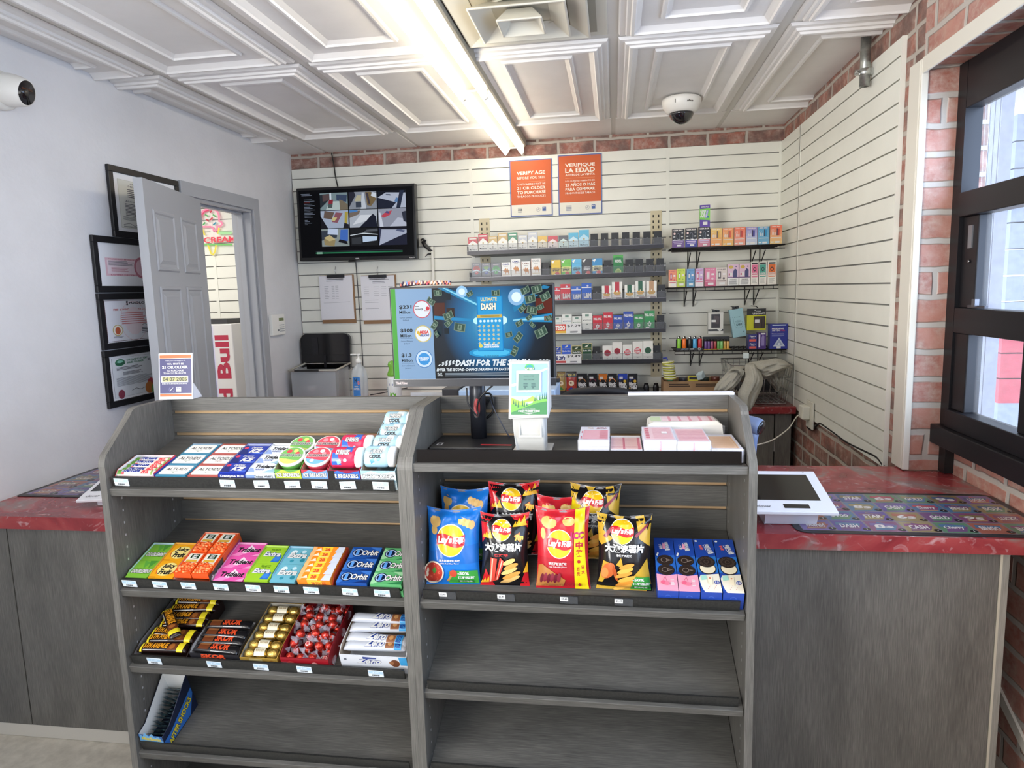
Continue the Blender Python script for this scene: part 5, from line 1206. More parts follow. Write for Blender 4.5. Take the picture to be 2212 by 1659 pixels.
def art_gold(c):
    c.fill(K('171416', .2)); GO = K('C8A034', .25)
    c.poly([(0, 1), (.2, 1), (.1, .8), (.3, .7), (.06, .6), (0, .65)], GO); c.poly([(.3, 1), (.5, 1), (.42, .9)], GO); c.poly([(.7, 1), (.85, 1), (.95, .8), (1, 1), (1, .6), (.8, .7)], GO); c.poly([(.02, .1), (.1, .4), (.3, .36), (.1, .1)], GO); c.poly([(.35, .35), (.45, .45), (.5, .3)], GO); c.poly([(.55, .1), (1, .1), (.95, .45), (.8, .3)], GO); c.poly([(0, 0), (.9, 0), (.9, .03), (0, .05)], GO)
    c.poly([(.1, .72), (.3, .9), (.33, .86), (.16, .7)], K('8E2A3A', .3)); c.poly([(.7, .75), (.95, .9), (.95, .86), (.74, .72)], K('8E2A3A', .3))
    logo(c, .47, .80, .21); c.text('大波浪薯片', .12, .51, .90, .645, INK, .10); c.text('大波浪薯片', .13, .52, .89, .635, W_, .05); c.text('香辣烤鸡翅味', .36, .465, .66, .50, W_, .02)
    chip(c, .20, .27, .15, .10, 'C8642E', .5); chip(c, .14, .24, .07, .07, 'E08A44', .5); c.poly([(.30, .35), (.36, .28), (.40, .12), (.34, .16), (.28, .28)], K('B8501E', .3))
    for k in range(6): chip(c, .50+.03*(k % 3), .05+.058*k, .20-.01*k, .032, ('F0B04A', 'E8983A')[k % 2], .22)
    fifty(c, .66)
rb = random.Random(5)
def bag(lab, M, art, base, w=.134, h=.176, th=.05, seed=0):
    q = B(); ph = seed*1.7
    def S(x, y, l=0, sg=-1):
        cr = .045
        e = max(0, min(1, (y-cr)/(1-2*cr))); g = (max(0, math.sin(PI*e)))**.42 if 0 < e < 1 else 0
        gx = max(0, 1-abs(2*x-1)**3.2); d = th/2*g*gx**.8
        fl = .055*math.sin(PI*min(1, max(0, y)))**.7
        xx = (x-.5)*w*(1-2*fl*.9)
        wr = .0016*math.sin(x*11+ph)*math.sin(y*9+ph*2)*g+.0012*math.sin(x*23+y*7+ph)*g
        pin = .006*math.exp(-((y-.90)/.05)**2)*math.sin(x*17+ph)*gx
        z = y*h+.006*((2*x-1)**2)*(y**3)*1.6
        return Vector((xx, sg*(d+l+(wr if sg < 0 else -wr)*1+(pin if sg < 0 else 0))+.003*math.sin(x*5+ph)*(1 if y > .9 else 0), z))
    vs = []; fs = []; nu, nv = 26, 30
    for sg in (-1, 1):
        q.grid(lambda a, b_: S(a, b_, 0, sg), nu, nv, K(base, .22) if sg < 0 else K('B8B8BE', .25, .6))
    c = Cv(q, (0, 0, 0), (w, 0, 0), (0, h, 0), warp=lambda x, y, l: S(.004+.992*x, .004+.992*y, l), tol=.0075, step=.00022, l0=.0003); art(c)
    q.build('chip_bag', M=M, label=lab, category='chip bag', group='chip bags on the right unit')
def bagM(x, v, lean=-14, rz=0, dz=0):
    a = math.radians(20.5)
    return T(x, YF+.005+v*math.cos(a), .698+v*math.sin(a)+dz) @ RZ(rz) @ RX(lean)
bag('front bright blue chip bag with a red bowl picture, leftmost on its shelf', bagM(-.384, .060, -14, 3), art_blue, '1C74CC', seed=1)
bag('rear bright blue chip bag, mostly hidden behind the front blue one', bagM(-.374, .142, -10, -3), art_blue, '1C74CC', w=.128, seed=2)
bag('front black and red chip bag with flames and bacon strips', bagM(-.260, .062, -13, 2), art_black, '151214', w=.120, h=.165, seed=3)
bag('rear black and red chip bag standing higher, leaning against the back', bagM(-.246, .150, -9, 6, .012), art_black, '151214', w=.130, seed=4)
bag('front red chip bag with a yellow stripe down its right side', bagM(-.122, .060, -12, 2), art_red, 'C42430', w=.130, h=.182, seed=5)
bag('rear red chip bag, only its top showing between the flame bag and the gold one', bagM(-.132, .142, -10, 0), art_red, 'C42430', w=.120, h=.160, seed=6)
bag('front black and gold chip bag with a chicken wing picture', bagM(.018, .062, -13, -3), art_gold, '171416', w=.130, h=.168, seed=7)
bag('rear black and gold chip bag behind the red and gold front bags', bagM(-.050, .150, -9, -5, .008), art_gold, '171416', w=.126, seed=8)

# ---- cookie boxes
def cookie(c, cx, cy, r, holes=False):
    c.disc(cx, cy, r*1.05, K('0F0B0A', .4), ry=r*1.05*c.W/c.H*.92); c.disc(cx, cy, r, K('2A1E18', .5), ry=r*c.W/c.H*.92)
    if holes:
        for k in range(12): a = 2*PI*k/12; c.ring(cx+r*.72*math.cos(a), cy+r*.72*c.W/c.H*.92*math.sin(a), r*.15, r*.05, K('5A4A40', .5), n=8); c.l -= c.step
        c.ring(cx, cy, r*.3, r*.06, K('5A4A40', .5), n=12)
    else:
        c.ring(cx, cy, r*.9, r*.04, K('4A3C34', .5)); c.ring(cx-.06, cy, r*.42, r*.07, K('8A7A70', .5), n=14); c.poly([(cx+.06, cy+.025), (cx+r*.8, cy), (cx+.06, cy-.025)], K('8A7A70', .5)); c.poly([(cx+.09, cy+.012), (cx+r*.65, cy), (cx+.09, cy-.012)], K('3A2C24', .5))
def art_pink(c):
    c.fill(K('2347A0', .3)); c.poly([(0, .62), (1, .66), (1, .35), (0, .35)], K('2E66B8', .3)); c.rect(0, 0, 1, .26, K('F0A0B4', .35)); c.poly([(0, .26), (1, .26), (1, .30), (.5, .27), (0, .30)], K('F0A0B4', .35))
    c.text('奥利奥小圆', .30, .80, .95, .87, W_, .06, 0, 90-170); c.text('巧轻脆', .12, .80, .5, .84, W_, .04, 0, -80); c.rect(.42, .78, .56, .88, K('E89AB4', .4))
    cookie(c, .5, .555, .40); cookie(c, .5, .37, .40); c.poly([(.05, .64), (.14, .70), (.2, .68), (.12, .62)], W_); c.disc(.3, .14, .12, K('E0607E', .4)); c.disc(.48, .12, .12, K('EA7890', .4)); c.line([(.3, .18), (.42, .24), (.48, .16)], .02, K('C84A68', .4)); c.lines(.66, .08, .84, .2, 5, W_, .4, .1)
def art_cream(c):
    c.fill(K('2347A0', .3)); c.poly([(0, .62), (1, .66), (1, .35), (0, .35)], K('2E76C8', .3)); c.poly([(.1, 0), (1, 0), (1, .33), (.1, .30), (.0, .24)], K('EFE6D2', .35)); c.poly([(0, .0), (.2, .0), (.1, .06), (.05, .12), (0, .12)], K('2347A0', .35))
    c.text('奥利奥小圆', .32, .76, 1.06, .84, W_, .06, 0, -72); c.text('草莓冰淇淋', .16, .80, .52, .84, K('E86A5A', .3), .04, 0, -75); c.disc(.12, .95, .07, W_)
    c.disc(.5, .42, .42, K('2A1E18', .4)); c.disc(.5, .425, .38, K('EFE2C4', .35)); cookie(c, .48, .545, .42, True); c.disc(.83, .17, .13, K('2244A0', .35)); c.text('新品', .74, .15, .92, .19, W_, .03)
    for k in range(8): c.l -= c.step; c.rect(.35+.07*k, .05+.03*(k % 4), .38+.07*k, .058+.03*(k % 4), K('C84A4A', .4))
    c.poly([(.1, .28), (.35, .30), (.4, .22), (.1, .20)], K('A6D8C8', .4)); c.poly([(.4, .27), (.65, .26), (.6, .12), (.42, .14)], K('F4E6C8', .4)); c.disc(.52, .24, .04, K('C84A3A', .4))
for i, (x, art, nm) in enumerate(((.0905, art_pink, 'left blue and pink cookie box'), (.1365, art_pink, 'right blue and pink cookie box'), (.1830, art_cream, 'left blue and cream cookie box'), (.2295, art_cream, 'right blue and cream cookie box'))):
    q = B(); bl = K('2347A8', .3); w = .0445; q.box(0, 0, 0, w, .172, .048, bl); c = Cv(q, (0, 0, .048), (w, 0, 0), (0, .172, 0)); art(c); c = Cv(q, (0, 0, 0), (w, 0, 0), (0, 0, .048)); c.ring(.5, .62, .16, .05, K('3F62C0', .4), a0=.2, a1=PI-.2)
    q.build('cookie_box', M=R2(x, .015, .0006), bevel=.0008, seg=1, label=nm+' lying at the right end of the chip shelf', category='cookie box', group='cookie boxes beside the chips')

# ================================================================== monitor
MZ = 1.0295
mx0, mx1, mz0, mz1, MY = -.5365, -.1370, 1.187, 1.4265, 1.600
t = thing('monitor', 'black monitor with a lottery advertisement, on the right display unit', 'monitor', M=T(mx0, MY, 0))
MW = mx1-mx0; DK = K('1B1B1E', .35)
q = B(); q.box(0, .0012, mz0, MW, .022, mz1, DK); q.box(.06, .022, mz0+.03, MW-.06, .045, mz1-.05, DK); q.build('housing', t, bevel=.003)
q = B(); q.box(.0, -.0012, mz0-.002, MW, .0008, mz0+.0155, K('26262A', .3)); q.box(0, -.0012, mz0+.0153, MW, .0, mz0+.0165, K('9A9AA0', .3, .6)); c = Cv(q, (.006, -.0014, mz0+.003), (.03, 0, 0), (0, 0, .008)); c.text('ThinkVision', 0, .1, 1, .9, K('C8B8B4', .4), .02); q.build('bottom_bezel', t)
sw, sh = MW-.010, mz1-mz0-.0215
q = B()
E_ = lambda h, s=.85: mat(h, .3, 0, s*.6)
# glowing scene material
ms, nt, p_ = newmat('screen_scene'); Lk = nt.links.new
tc = N(nt, 'ShaderNodeTexCoord'); mp = N(nt, 'ShaderNodeMapping'); Lk(tc.outputs['Object'], mp.inputs[0])
mp.inputs['Location'].default_value = (-.244, 0, -(mz0+.150)); 
gr = N(nt, 'ShaderNodeTexGradient', _gradient_type='SPHERICAL'); mp2 = N(nt, 'ShaderNodeMapping'); mp2.inputs['Scale'].default_value = (6.5, 1, 5.6); Lk(mp.outputs[0], mp2.inputs[0]); Lk(mp2.outputs[0], gr.inputs[0])
rr = ramp(nt, [(0., '06090E'), (.25, '0C2236'), (.5, '1E6EA8'), (.72, '2F96D0'), (1., '7FDCFA')]); Lk(gr.outputs['Fac'], rr.inputs[0]); Lk(rr.outputs[0], p_.inputs['Emission Color']); p_.inputs['Emission Strength'].default_value = .5; p_.inputs['Base Color'].default_value = (.005, .005, .005, 1); p_.inputs['Roughness'].default_value = .3; p_.inputs['Specular IOR Level'].default_value = .1
q.box(.005, -.0011, mz0+.0165, .005+sw, .0, mz1-.005, ms)
c = Cv(q, (.005, -.0012, mz0+.0165), (sw, 0, 0), (0, 0, sh), step=.00005, l0=.00005)
# beams and racks
for pts, col in (([(.30, 1), (.36, 1), (.62, .78), (.60, .73)], '2A86B8'), ([(.33, 1), (.345, 1), (.61, .76), (.60, .745)], '8FE0FA'), ([(.95, 1), (.99, .98), (.77, .72), (.76, .77)], '2A86B8'), ([(.27, .66), (.27, .70), (.58, .645), (.58, .62)], '2A90C8'), ([(1, .60), (1, .70), (.76, .645), (.76, .62)], '2A90C8'), ([(1, .63), (1, .67), (.76, .637), (.76, .628)], '9FE4FC')):
    c.poly(pts, E_(col, .8))
for x, y, w, h, col in ((.27, .70, .07, .14, '5A2E22'), (.35, .68, .05, .10, '3A2A26'), (.90, .70, .10, .16, '6A2A1E'), (.95, .62, .05, .05, '8A5A3A'), (.83, .70, .06, .08, '3A2420'), (.285, .50, .03, .08, '12303E'), (.33, .50, .03, .06, '16242E'), (.28, .87, .10, .07, '1E2A34'), (.9, .9, .1, .06, '1A222C')):
    c.rect(x, y, x+w, y+h, E_(col, .7)); c.l -= c.step
c.l += c.step
c.disc(.45, .955, .035, E_('9CCBF0', .9)); c.disc(.45, .955, .02, E_('D8ECFC', 1)); c.disc(.785, .88, .05, E_('8EBCE4', .9)); c.disc(.785, .88, .03, E_('DCEEFC', 1))
c.disc(.535, .635, .02, E_('B8F0FF', 1)); c.disc(.70, .635, .025, E_('C8F4FF', 1))
# pedestal glow and ticket
c.disc(.62, .285, .14, E_('2A9CD8', .8), ry=.055); c.disc(.62, .285, .115, E_('4FC0F0', .9), ry=.04)
c.rect(.54, .30, .70, .90, E_('1E84C8', .9)); c.rect(.547, .31, .693, .89, E_('2FA0DC', .9))
c.text('ULTIMATE', .565, .845, .665, .885, E_('E8D89A', .9), .03); c.text('DASH', .563, .745, .660, .83, E_('2A5878', .8), .09); c.text('DASH', .566, .75, .657, .825, E_('F0ECD8', 1), .05)
c.rect(.54, .665, .695, .70, E_('D8B85A', .9)); c.lines(.56, .675, .68, .695, 2, E_('6A5A2A', .8), .4, .05)
for k in range(6): c.disc(.561+.0235*k, .63, .008, E_('D4F0FA', 1), n=10); c.l -= c.step
for r_ in range(5):
    for k in range(5): c.poly([(.552+.029*k+.011*math.cos(a)*(1 if j % 2 else .5), .575-.047*r_+.02*math.sin(a)*(1 if j % 2 else .5)) for j, a in enumerate([2*PI*m/10 for m in range(10)])], E_('C8C8A8', .9)); c.l -= c.step
c.l += c.step
c.text('WIN UP TO', .575, .36, .665, .38, E_('F4F4F4', 1), .05); c.text('$250,000!', .575, .335, .67, .358, E_('F4F4F4', 1), .05); c.disc(.557, .36, .012, E_('E0D060', 1))
c.text('$250,000!', .575, .235, .665, .262, E_('3E8EB8', .7), .03)
# banknotes
rm = random.Random(9)
for x, y, s, a in ((.30, .95, .035, .1), (.255, .86, .04, -.8), (.27, .60, .045, 1.1), (.36, .70, .045, .5), (.36, .62, .04, .9), (.43, .57, .05, -.25), (.50, .93, .03, .6), (.66, .93, .035, .05), (.84, .95, .04, .5), (.91, .96, .045, .3), (.96, .88, .045, .6), (.87, .86, .045, .3), (.82, .76, .04, .9), (.88, .74, .045, -.3), (.93, .77, .03, .5), (.86, .66, .03, .8), (.80, .60, .035, .6), (.88, .58, .03, -.9), (.93, .50, .055, .6), (.79, .45, .05, 1.0), (.765, .30, .05, 1.2), (.735, .48, .03, .3), (.98, .65, .03, .6), (.285, .50, .03, -1.2)):
    s *= .72; ca, sa = math.cos(a), math.sin(a); hh = s*.9
    f_ = lambda u, v_: (x+(u*s*ca-v_*hh*.5*sa), y+(u*s*sa+v_*hh*ca)*1.45)
    c.poly([f_(-1, -1), (f_(0, -1.15)), f_(1, -1), f_(1, 1), f_(0, .85), f_(-1, 1)], E_('7E9482', .7)); c.poly([f_(-.85, -.8), f_(.85, -.8), f_(.85, .8), f_(-.85, .8)], E_('3E5A4C', .7)); c.poly([f_(-.35, -.6), f_(.35, -.6), f_(.35, .6), f_(-.35, .6)], E_('8EA690', .7)); c.poly([f_(-.15, -.4), f_(.15, -.4), f_(.15, .4), f_(-.15, .4)], E_('4A6658', .7))
# headline
def chk(x0, x1, y0, y1, n, m_):
    for i in range(n):
        for j in range(4):
            if (i+j) % 2: continue
            a = x0+(x1-x0)*i/n; b2 = x0+(x1-x0)*(i+1)/n; d = (y1-y0)/4; s_ = .012*j
            c.poly([(a+s_, y0+d*j), (b2+s_, y0+d*j), (b2+s_+.01, y0+d*(j+1)), (a+s_+.01, y0+d*(j+1))], m_); c.l -= c.step
    c.l += c.step
chk(.285, .37, .150, .205, 8, E_('DDE6EC', 1)); chk(.865, .935, .150, .205, 7, E_('DDE6EC', 1))
c.text('DASH FOR THE STASH', .395, .140, .86, .215, E_('DDE6EC', 1), .05, .25); c.text('ENTER THE SECOND-CHANCE DRAWING TO RACE THROUGH THE WAREHOUSE', .275, .088, .97, .120, E_('DDE6EC', 1), .045, .25)
c.lines(.33, .03, .95, .07, 3, E_('9AA8B4', .8), .5, .1); c.text('PLAY', .28, .05, .31, .07, E_('DDE6EC', 1), .03); c.text('RESPONSIBLY', .28, .035, .315, .048, E_('DDE6EC', 1), .02)
# side column
c.l = .0008
c.rect(0, 0, .262, 1, E_('8FB2D8', .8)); c.rect(0, 0, .03, 1, E_('4CB03C', .8)); 
dk = E_('102430', .3)
for s_, y, nm in (('$231', .78, 0), ('$100', .52, 1), ('$1.3', .245, 2)):
    c.l = .0010
    c.text(s_, .05, y, .13 if nm < 2 else .115, y+.045, dk, .035); c.text('Million', .05, y-.05, .12, y-.015, dk, .02); c.rect(.05, y-.066, .13, y-.063, E_('6A86A4', .6)); c.text('Current Estimated', .05, y-.10, .13, y-.085, dk, .0); c.text('Jackpot', .07, y-.13, .11, y-.112, dk, 0)
c.l = .0010; c.disc(.195, .775, .055, E_('D84A5A', .8), n=32); c.disc(.195, .775, .050, E_('E4ECF6', .9), n=32); c.text('POWER', .150, .765, .205, .785, dk, .03); c.text('BALL', .21, .755, .24, .765, E_('C02838', .8), .03); c.disc(.232, .783, .012, E_('D83848', .8)); c.lines(.15, .80, .18, .81, 1, dk)
c.l = .0010; c.disc(.195, .505, .053, E_('D8C878', .8), n=32); c.disc(.195, .505, .047, E_('E8EEF6', .9), n=32); c.text('MEGA', .175, .505, .232, .54, E_('D83A3A', .9), .06, .1); c.text('MILLIONS', .175, .475, .235, .50, E_('2A4A9C', .8), .05, .1); c.disc(.165, .52, .010, E_('E0B83A', .9)); c.disc(.172, .50, .008, E_('E0B83A', .9))
c.l = .0010; c.disc(.195, .225, .055, E_('2E78C0', .8), n=32); c.disc(.195, .225, .051, E_('CFE4F6', .9), n=32); c.disc(.195, .225, .038, E_('3A96DC', .9), n=32); c.text('COLORADO', .163, .228, .227, .248, E_('F0F6FC', 1), .04); c.text('LOTTO+', .17, .203, .22, .224, E_('F0F6FC', 1), .04)
q.build('screen', t)
cpx = -.3455
q = B(); pr_ = []
q.lathe([(.0205, MZ+.009), (.0205, 1.26)], K('2A2C33', .3, .3), c=(cpx-mx0, 1.688-MY, 0), n=28, sy=.8)
q.build('column', t)
q = B(); c = Cv(q, (0, 0, 0), (.02, 0, 0), (0, 0, .05), warp=lambda x, y, l: Vector((cpx-mx0+(.0205+l)*math.sin(-.55+1.0*x), 1.688-MY-(.0205+l)*.8*math.cos(-.55+1.0*x), 1.095+.05*y)), tol=.006)
c.disc(.5, .5, .52, K('16161A', .3), ry=.54); c.disc(.58, .5, .40, K('9E1E22', .4), ry=.46); q.build('cable_opening', t)
q = B(); q.box(cpx-mx0-.03, .045, 1.22, cpx-mx0+.03, .09, 1.32, DK); q.build('neck', t)
q = B(); q.box(-.449-mx0, 1.578-MY, MZ, -.241-mx0, 1.72-MY, MZ+.009, K('1C1C1F', .45)); q.build('foot_plate', t, bevel=.003)
q = B(); c = Cv(q, (-.449-mx0, 1.578-MY, MZ+.0091), (.208, 0, 0), (0, .142, 0)); c.poly([(.60, .16), (.96, .14), (.97, .22), (.59, .24)], K('C8343A', .4)); c.rect(.06, .14, .13, .34, K('A8A8AC', .5)); c.rect(.075, .18, .115, .30, K('333338', .5)); q.build('foot_marks', t)
cord('black_cable', 'thick black cable looping down into the opening in the monitor column', [PY(1008, 838, 1.655), PY(1010, 868, 1.655), PY(1020, 885, 1.655), PY(1030, 897, 1.66), PY(1034, 893, 1.665)], .0022, M_BLK, parent=t)
cord('black_cable', 'bundled black cable curling right of the monitor column', [PY(1064, 833, 1.655), PY(1045, 850, 1.655), PY(1034, 865, 1.66), PY(1031, 885, 1.665), PY(1034, 893, 1.665)], .0022, M_BLK, parent=t)
cord('black_cable', 'coil of black cable hanging behind the monitor column', [PY(1048, 850, 1.712), PY(1060, 852, 1.712), PY(1066, 870, 1.712), PY(1064, 890, 1.712), PY(1050, 903, 1.712), PY(1046, 888, 1.712), PY(1056, 862, 1.712)], .003, M_BLK, parent=t)
cord('thin_cable', 'thin dark cable slanting from the coil down toward the ticket checker', [PY(1056, 858, 1.712), PY(1068, 885, 1.70), PY(1082, 912, 1.69), PY(1101, 945, 1.69)], .0016, K('2A3040', .4), parent=t)

# garland lying on the slat-wall shelf behind the monitor: beaded strip
t = thing('beaded_garland', 'colourful beaded garland strip showing just above the top of the monitor', 'garland', M=T(0, 0, 0))
rg = random.Random(2); Yg = 1.615
q = B(); q.tube([PY(864, 618, Yg), PY(900, 613, Yg), PY(940, 611, Yg), PY(974, 611, Yg)], .004, K('3A2E3E', .6), 6); q.build('band', t)
for i in range(46):
    x = 866+i*2.35; q = B(); q.lathe([(.0001, -.0035), (.002, -.002), (.002, .002), (.0001, .0035)], K(rg.choice(['D8705A', '3A3048', 'E8A88A', 'B44A5A', '7A8EC8', 'F0D8C8', '5A3A4A', 'E8906A']), .4), c=PY(x, 613-(i % 3)*2.2+(3 if i < 12 else 0)*(12-i)/12, Yg-.004), n=6); q.build('bead', t)

# ================================================================== ticket checker
t = thing('ticket_checker', 'white ticket checking kiosk with a mountain picture and a scan slot', 'ticket checker', M=T(-.194, 1.545, MZ))
WK = K('C6C4BE', .4); q = B()
q.box(-.046, .0, 0, .046, .100, .006, WK); q.build('foot', t, bevel=.0015)
q = B(); q.prism([(.008, .005), (.066, .005), (.060, .09), (.066, .206), (.050, .212), (-.008, .115), (-.012, .10), (-.004, .06)], 0, -.0335, .0335, WK)
q.build('body', t, bevel=.006, seg=3)
# upper face panel
q = B(); o_ = Vector((-.0415, -.0205, .101)); up_ = Vector((0, .030, .112))
q.prism([(-.018, .092), (-.010, .088), (.066, .100), (.070, .206), (.064, .217), (.018, .217)], 0, -.0445, .0445, WK); q.build('head', t, bevel=.003)
q = B(); o_ = Vector((-.0415, -.0175, .0985)); up_ = Vector((0, .0335, .1135)); c = Cv(q, o_, (.083, 0, 0), up_, l0=.0006)
c.fill(K('8AACDC', .35)); c.poly([(.0, .60), (.15, .62), (.2, .60), (.1, .56), (0, .55)], K('D8E6F6', .4)); c.poly([(.7, .86), (.85, .84), (1, .88), (1, .92), (.85, .88)], K('E4EEF8', .4)); c.rect(0, .0, 1, .36, K('A8C8B8', .4)); c.poly([(0, .33), (.12, .30), (.25, .26), (.4, .28), (.6, .36), (.8, .26), (1, .2), (1, 0), (0, 0)], K('9CC84A', .4)); c.poly([(.4, .24), (.6, .26), (.6, .2), (.4, .19)], K('BCD8E4', .4)); c.poly([(0, .2), (.4, .18), (.7, .26), (1, .34), (1, 0), (0, 0)], K('6FAE4A', .4)); c.poly([(0, .04), (.3, .12), (.7, .22), (1, .26), (1, 0), (0, 0)], K('3E7E4A', .4))
for x, y, h in ((.07, .2, .1), (.13, .17, .12), (.2, .14, .14), (.32, .16, .16), (.37, .15, .12), (.44, .17, .08), (.66, .26, .10), (.72, .27, .12), (.80, .28, .12), (.87, .3, .12), (.93, .30, .14), (.98, .3, .14)): c.poly([(x-.022, y), (x+.022, y), (x, y+h)], K('3A6E50', .4)); c.l -= c.step
c.l += c.step
c.disc(.5, .93, .13, K('5FB84A', .4), ry=.07); c.disc(.5, .93, .10, K('2E8A8E', .4), ry=.05); c.rect(.36, .875, .64, .925, K('2E7A3A', .4)); c.text('LOTTERY', .37, .88, .63, .92, W_, .05)
c.text('ARE YOU A WINNER?', .3, .095, .68, .115, W_, .03); c.text('SCAN TICKET HERE', .2, .05, .8, .085, W_, .05); c.poly([(.28, .035), (.72, .035), (.5, .008)], W_); q.build('front_picture', t)
q = B(); c = Cv(q, o_, (.083, 0, 0), up_, l0=.0028)
for a_, b_, c_, d_ in ((.14, .43, .84, .48), (.14, .80, .84, .86), (.14, .48, .20, .80), (.78, .48, .84, .80)): c.rect(a_, b_, c_, d_, K('EFEDE6', .3)); c.l -= c.step
c.l += c.step; c.rect(.19, .475, .79, .805, mat('A9D8CC', .2, 0, .4)); c.text('COLORADO LOTTERY', .34, .745, .64, .765, K('2A4A4A', .5), .02); c.text('CHECK TICKETS HERE', .34, .67, .64, .69, K('2A4A4A', .5), .02)
for x in (.34, .56): c.lines(x, .54, x+.12, .62, 3, K('3A5A5A', .5), .6, .1); c.rect(x+.02, .51, x+.08, .53, K('3A5A5A', .5))
q.build('small_screen', t)
q = B(); q.box(-.023, -.0005, .048, .023, .012, .078, K('4A4640', .35)); 
for z0, z1, x0, x1 in ((.043, .048, -.027, .027), (.078, .083, -.027, .027), (.048, .078, -.027, -.0232), (.048, .078, .0232, .027)): q.box(x0, -.0075, z0, x1, .01, z1, WK)
q.build('scan_slot', t)

# ================================================================== slip stacks
PLF = mat('E8E8EC', .10, 0, 0, .12)
def slips(lab, x0, y0, w, d, h, art, n=5, rz=0, dz=0, wrap=True, side=None):
    t = thing('slip_stack', lab, 'paper stack', 'stacks of lottery slips', M=T(x0, y0, MZ+.0018+dz) @ RZ(rz))
    q = B(); r_ = random.Random(int(x0*1e4)); k = n; z = 0
    for i in range(k):
        dz_ = h/k; ox = r_.uniform(-.0006, .0006); q.box(ox, r_.uniform(-.0005, .0005), z+.0003, w+ox, d, z+dz_, K('D2D0DA', .6)); q.box(.0004, .0002, z-.0001, w-.0004, d-.0003, z+.0004, K('8E8A98', .7)); z += dz_
    c = Cv(q, (0, 0, h), (w, 0, 0), (0, d, 0)); art(c)
    if side: q.box(w*.48, -.0007, .003, w*.53, -.0004, h-.002, K('E4A8B0', .6))
    q.build('paper_slips', t)
    if wrap:
        q = B(); e = .0018
        def S(u, v_):
            x = -e+(w+2*e)*u; y = -e+(d+2*e)*v_; edge = min(u, 1-u, v_, 1-v_)
            return (x, y, h+e+.0012*math.sin(u*19+v_*7)*math.sin(v_*23) if edge > .02 else h-.001)
        q.grid(S, 18, 18, PLF); 
        def S2(u, v_): return (-e+(w+2*e)*u, -e-.0008*math.sin(u*26+v_*9)-.0006*math.sin(v_*21), .001+(h)*v_)
        q.grid(S2, 18, 8, PLF)
        q.build('clear_wrap', t)
    return t
PK = K('C85A70', .6); PKL = K('DC98A4', .6)
def s1(c): c.rect(.12, .08, .95, .74, PKL); c.rect(.16, .10, .64, .70, PK) if False else c.rect(.16, .10, .66, .70, K('DCA0AC', .6)); c.lines(.68, .12, .93, .7, 10, PK, .4, .05); c.text('EXTRA', .55, .82, .9, .93, K('A85A6A', .5), .05, .1); c.text('Pick', .25, .84, .45, .92, K('C8A05A', .5), .03, .2); c.rect(.06, .1, .1, .3, PK); c.rect(.06, .5, .1, .65, PK)
def s2(c): c.fill(K('E8C4BE', .6)); c.rect(.40, 0, .47, .9, PK); c.rect(.88, 0, .96, .9, PK); c.lines(.0, .05, 1, .85, 9, PK, .15, .02); c.rect(0, .85, 1, 1, K('E4E0E0', .5))
def s3(c): c.rect(.05, .05, .95, .95, K('E6C0C4', .6)); c.lines(.32, .1, .92, .92, 14, K('DC9CA6', .6), .5, .05); [c.rect(.08, .12+.16*k, .2, .24+.16*k, PK) for k in range(5)]; c.rect(.6, .45, .78, .6, K('F0E8E8', .5))
def s4(c): c.rect(.05, .04, .97, .96, K('E6BCC0', .6)); c.lines(.08, .08, .95, .9, 16, PK, .32, .02)
def s5(c): c.rect(.05, .05, .9, .85, K('E2BC94', .6)); c.lines(.08, .08, .8, .82, 18, K('D09468', .6), .3, .02); c.rect(.84, .05, .86, .85, K('D09468', .6))
slips('wrapped stack of pink slips, leftmost and separate beside the ticket checker', -.080, 1.478, .068, .150, .048, s1, 7)
slips('low loosely wrapped stack of pink-ruled slips in the dip between two taller stacks', -.0095, 1.478, .068, .140, .026, s2, 3, dz=.002)
slips('clear-wrapped stack of white slips with a red number column, third from left', .063, 1.478, .069, .145, .049, s3, 5, side=1)
slips('wrapped stack of finely ruled red slips, fourth from the left', .1335, 1.478, .070, .140, .046, s4, 3, side=1)
slips('low stack of orange-ruled slips at the right end of the monitor shelf', .2055, 1.478, .066, .150, .030, s5, 2, wrap=True)
# rear pack with folded-over ends
t = thing('wrapped_slip_pack', 'long wrapped pack of slips lying crosswise behind the other stacks', 'paper pack', M=T(.080, 1.632, MZ+.001))
q = B(); q.prism([(0, 0), (.170, 0), (.174, .02), (.170, .052), (.158, .060), (.01, .060), (.0, .054), (-.003, .02)], 1, 0, .078, K('DDDAD2', .5)); c = Cv(q, (.006, 0, .0602), (.150, 0, 0), (0, .078, 0)); c.rect(0, .15, .16, .85, K('C4D0A8', .6)); c.rect(.18, .1, 1, .9, K('E4C8C8', .6))
for k in range(5): c.rect(.28+.16*k, .1, .32+.16*k, .9, K('D8929A', .6)); c.l -= c.step
q.build('pack', t, bevel=.002)
q = B(); q.grid(lambda u, v_: (-.002+.178*u, -.0015-.001*math.sin(u*40+v_*5), .002+.05*v_), 24, 6, PLF); q.build('clear_wrap', t)

